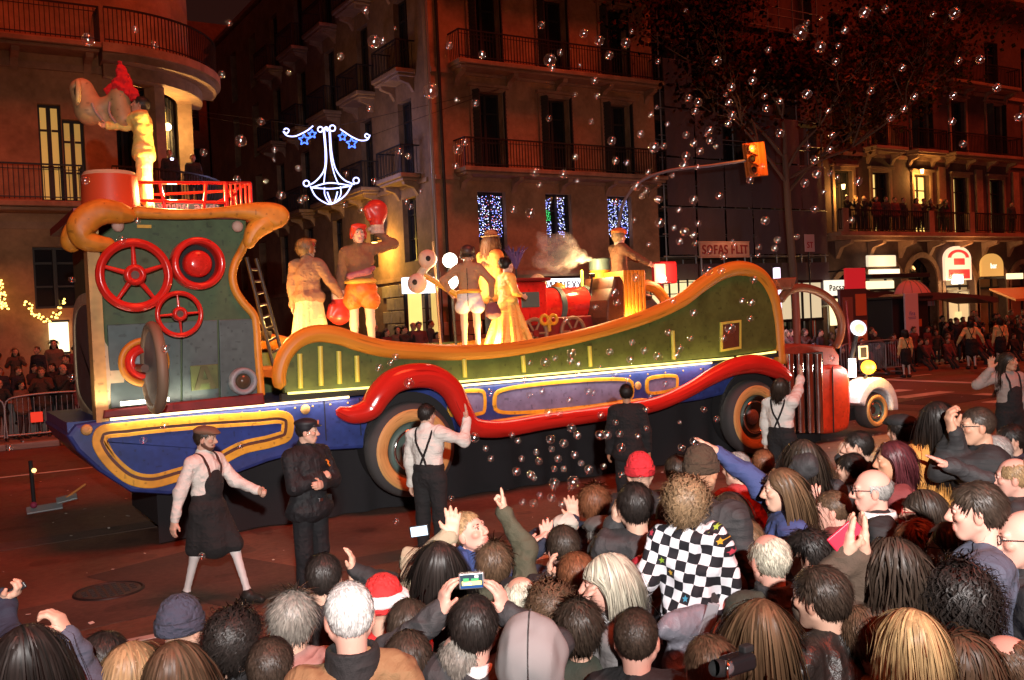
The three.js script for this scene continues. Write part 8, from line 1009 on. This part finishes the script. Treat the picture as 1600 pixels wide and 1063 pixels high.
  const bz = (px, l) => { const R0 = 3.2 + 0.5, cx = 4.81, zc = -33.2; const r = ray(px, 270), dx = r.x, dz = r.z, ox = -cx, oz = -zc, A = dx * dx + dz * dz, B = 2 * (ox * dx + oz * dz), Cc = ox * ox + oz * oz - R0 * R0, t = (-B - Math.sqrt(Math.max(0, B * B - 4 * A * Cc))) / (2 * A); place(stand[2], dx * t, 6.5, dz * t, -0.2, l); return V(dx * t, 6.5, dz * t); };
  const a = bz(266, 'spectator taking a picture from the curved balcony'); bz(302, 'spectator leaning on the curved balcony nearest the dark street');
  const fl2 = thing('camera', 'camera flashing bluish white on the curved balcony', 'camera', null, at(268, 249, a.clone().sub(EYE).dot(camF) - 0.4)); mesh('body', rbox(0.12, 0.08, 0.06), MAT.black, fl2); mesh('flash', rbox(0.09, 0.06, 0.03, 0, 0.0, 0.04), glow(0.6, 0.65, 1, 6), fl2);
}
{ // steel crowd barriers
  const mk = (x, z, turn, label) => { const t = thing('crowd_barrier', label, 'barrier', 'steel crowd barriers', V(x, 0.15, z), turn); const w = 2.3, h = 1.1; mesh('frame', tube([[-w / 2, 0.12, 0], [-w / 2, h - 0.1, 0], [-w / 2 + 0.1, h, 0], [w / 2 - 0.1, h, 0], [w / 2, h - 0.1, 0], [w / 2, 0.12, 0]], 0.024, 50, 8), MAT.greyMetal, t); mesh('lower_rail', bar([-w / 2, 0.18, 0], [w / 2, 0.18, 0], 0.02), MAT.greyMetal, t); for (let k = 1; k < 18; k++) mesh('bar', bar([-w / 2 + k * w / 18, 0.18, 0], [-w / 2 + k * w / 18, h, 0], 0.009, 6), MAT.greyMetal, t); for (const s of [-1, 1]) mesh('foot', bar([s * w * 0.36, 0.03, -0.3], [s * w * 0.36, 0.03, 0.3], 0.02), MAT.greyMetal, t); return t; };
  const x0 = onZ(2, 660, -27).x; for (let i = 0; i < 3; i++) mk(x0 + i * 2.36 - 1.1, -27.0, 0, ['steel barrier at the picture edge under the garland', 'steel barrier with a small red sign in front of the standing crowd', 'steel barrier half hidden by the blue stern of the float'][i]);
  const s = thing('small_red_sign', 'small glowing red square sign fixed to the barrier', 'sign', null, onZ(57, 652, -26.95)); mesh('plate', rbox(0.28, 0.26, 0.03), glow(1, 0.05, 0.02, 0.5), s); mesh('bracket', box(0.3, 0.02, 0.02, 0, 0.08, -0.03), MAT.greyMetal, s);
  const px = [1345, 1440]; mk(onZ(1350, 560, -22).x, -22.0, 0, 'steel barrier behind the tractor lamp'); mk(onZ(1378, 560, -22).x, -22.0, 0, 'steel barrier near the performer with a hat'); 
}
{ // yellow garlands on the left wall
  const g = glow(1, 0.62, 0.12, 3.4); [[[38, 470], [55, 492], [75, 500], [90, 488], [98, 472]], [[-3, 440], [3, 462], [8, 484]]].forEach((pts, i) => { const t = thing('garland', ['drooping garland of yellow lights over the crowd behind the barrier', 'short hanging strand of yellow lights at the picture edge'][i], 'garland', 'yellow light garlands', onZ(pts[0][0], pts[0][1], -29.7)), c = new THREE.CatmullRomCurve3(pts.map(([x, y]) => onZ(x, y, -29.7).sub(t.position))), L = []; for (let k = 0; k < 46; k++) { const p = c.getPointAt(k / 45); L.push(new THREE.IcosahedronGeometry(0.028, 1).translate(p.x + rr(-0.09, 0.09), p.y + rr(-0.09, 0.09), p.z + rr(-0.05, 0.05))); } mesh('wire', new THREE.TubeGeometry(c, 40, 0.012, 5), MAT.black, t); tag(mesh('bulb', mg(L), g, t), null, null, null, 'stuff'); });
  const p = onZ(92, 527, -29.8), s = thing('lit_panel', 'yellow white lit shop panel behind the standing crowd', 'light box', null, p); mesh('diffuser', rbox(0.5, 0.85, 0.1), glow(1, 0.82, 0.45, 1.8), s); mesh('frame', mg([box(0.56, 0.06, 0.14, 0, 0.45, 0), box(0.56, 0.06, 0.14, 0, -0.45, 0)]), MAT.iron, s);
  [[145, 608], [137, 592]].forEach(([x, y], i) => { const q = onZ(x, y, -20), l = thing('hand_torch', ['bright white torch glimpsed beside the tower foot', 'dim yellow torch glimpsed beside the tower foot'][i], 'torch', null, q); mesh('bulb', ball(0.07, 0, 0, 0, 12), glow(1, 0.9, 0.6, i ? 3 : 6), l); mesh('handle', bar([0, -0.05, 0], [0, -0.3, -0.05], 0.03), MAT.black, l); });
}
{ // soap bubbles
  const film = new THREE.MeshPhysicalMaterial({ roughness: 0.12, transmission: 1, thickness: 0, ior: 2.2, iridescence: 1, iridescenceIOR: 1.45, specularIntensity: 1 }); film.iridescenceThicknessRange = [250, 420];
  const D = `137,62,10 211,46,6 241,70,6 358,36,5 346,116,6 376,220,9 318,238,6 133,282,7 370,280,6 571,16,6 584,65,10 598,63,5 532,88,6 451,114,4 577,170,5 673,142,12 702,71,6 617,44,3 408,190,6 429,234,5 428,250,3 466,263,5 415,283,4 439,305,7 470,313,5 477,309,5 541,271,4 538,320,5 624,236,6 638,244,5 585,283,5 564,329,5 635,315,5 641,323,5 657,299,4 713,156,4 846,39,6 912,52,7 936,63,8 978,67,8 952,86,7 753,85,6 859,94,10 863,106,6 929,126,6 899,148,4 933,150,5 743,161,6 858,185,5 924,190,5 956,220,7 899,245,5 962,251,6 980,254,5 835,269,7 880,272,7 843,289,5 802,327,6 829,333,8 1001,210,6 1022,230,9 1017,179,5 1043,194,4 995,290,8 1010,298,5 1003,307,5 1030,312,6 1031,348,8 962,315,6 715,233,8 726,222,6 712,259,5 1120,95,8 1176,126,7 1143,136,7 1076,153,6 1091,160,7 1086,174,6 1144,180,7 1138,193,6 1197,169,6 1261,147,8 1306,96,6 1282,73,9 1251,51,12 1261,36,5 1201,78,5 1109,203,6 1109,220,6 1084,224,6 1094,236,6 1072,244,7 1069,258,7 1090,261,5 1219,208,7 1273,250,7 1277,272,7 1258,286,7 1297,233,5 1273,327,6 1196,345,7 1124,306,6 1084,312,7 1070,362,7 1062,377,6 1091,349,5 1172,281,6 1245,370,5 1186,386,5 1061,328,5 1053,356,5 1351,19,9 1384,14,6 1458,22,5 1492,21,9 1320,47,6 1410,106,6 1498,95,6 1532,93,7 1361,142,6 1429,151,6 1413,170,6 1392,184,6 1490,149,6 1488,190,6 1558,137,7 1505,225,6 1593,183,7 1341,283,7 988,535,5 1007,548,6 1028,557,7 1045,520,6 1084,489,6 1141,513,9 1130,529,6 1178,437,6 1174,473,6 1172,498,5 1106,423,8 1127,423,6 959,457,8 964,473,6 994,434,7 1042,441,6 892,564,6 905,583,6 828,567,5 852,566,8 985,562,6 1062,545,6 1079,529,5 927,614,5 890,625,5 847,612,5 807,737,7 829,742,6 866,755,8 896,754,10 935,757,6 971,742,5 860,687,7 881,693,7 893,669,7 902,681,6 938,680,8 949,680,7 968,678,6 971,700,7 962,660,5 857,645,7 874,645,6 842,721,6 872,717,6 866,733,5 881,733,5 920,734,7 943,729,5 908,724,5 898,711,6 838,707,5 862,702,5 815,717,5 809,689,5 800,680,5 759,701,5 767,717,5 834,787,7 854,812,6 844,775,6 862,778,7 878,788,6 741,684,8 639,599,8 767,615,6 821,593,5 827,618,5 919,612,6 618,558,6 610,567,5 592,575,6 868,560,5 893,552,7 953,550,6 705,779,5 619,815,5 224,688,6 257,665,6 375,697,5 483,677,4 315,870,6 258,545,7 15,700,5 112,437,5 190,375,7 214,345,5 112,590,6 1100,640,5 1085,690,7 1120,655,5 1065,700,6 1040,600,5 1010,640,5 1300,560,5 1160,470,5 885,500,5 930,480,5 1052,470,5`;
  const geo = new THREE.SphereGeometry(1, 40, 28); const tok = D.split(/\s+/); for (let k = 0; k < 66; k++) { const lo2 = k % 3 === 0, x = lo2 ? rr(770, 1080) : k % 3 === 1 ? rr(830, 1340) : rr(990, 1220), y = lo2 ? rr(540, 800) : k % 3 === 1 ? rr(15, 390) : rr(130, 420); tok.push([x.toFixed(0), y.toFixed(0), rr(3.2, 6).toFixed(1)].join()); }
  for (const k of tok) { const [x, y, r] = k.split(',').map(Number), d = rr(4.8, 8.6) * (y > 640 ? 0.95 : 1), b = mesh('soap_bubble', geo, film); b.position.copy(at(x, y, d)); b.scale.setScalar(r * 1.0 / FPX * d); b.castShadow = false; 
    const lm = [[170, 180, 'the tan horn'], [230, 60, 'the upper curved balcony'], [300, 250, 'the tower railing'], [420, 260, 'the dark side street mouth'], [512, 255, 'the light chandelier'], [600, 80, 'the side street balconies'], [680, 190, 'the slim dark pole'], [770, 90, 'the first tall window column'], [860, 90, 'the second tall window column'], [960, 80, 'the third tall window column'], [860, 250, 'the lower stone balcony'], [880, 330, 'the fairy light windows'], [1000, 300, 'the arm of the traffic light'], [1090, 170, 'the dark netting near the tree'], [1180, 250, 'the traffic light'], [1260, 70, 'the tree top'], [1280, 260, 'the tree trunk'], [1080, 370, 'the sofa board'], [1200, 370, 'the end of the sofa board'], [1400, 150, 'the upper wall of the arcaded building'], [1360, 20, 'the roofline by the tree'], [1510, 140, 'the upper balconies of the arcaded building'], [1440, 290, 'the glowing balcony door'], [560, 330, 'the boxer'], [960, 460, 'the slatted seat box'], [1150, 480, 'the green hump of the float'], [1030, 550, 'the front of the green side'], [860, 565, 'the middle of the green side'], [610, 570, 'the rear of the green side'], [850, 615, 'the long lilac panel'], [640, 600, 'the rear mudguard'], [760, 700, 'the rear wheel'], [820, 730, 'the black skirt near the rear wheel'], [870, 700, 'the black skirt mid float'], [940, 690, 'the man in black'], [850, 780, 'the raised hands'], [920, 750, 'the auburn hair'], [1090, 660, 'the outstretched blue arm'], [260, 670, 'the yellow bordered blue panel'], [310, 870, 'the black pinafore'], [60, 560, 'the standing crowd by the tower'], [110, 440, 'the rear of the tower'], [250, 540, 'the valve dial'], [1300, 560, 'the tractor bonnet']]; let best = 1e9, w = ''; for (const [a, c, t] of lm) { const e = Math.hypot(a - x, c - y); if (e < best) { best = e; w = t; } }
    tag(b, (r < 5 ? 'tiny ' : r < 7 ? 'small ' : r < 9 ? 'large ' : 'largest ') + 'iridescent soap bubble drifting in front of ' + w, 'soap bubble', 'soap bubbles'); }
}
scene.traverse((o) => { if (o.userData) delete o.userData.J; });
renderer.render(scene, camera);
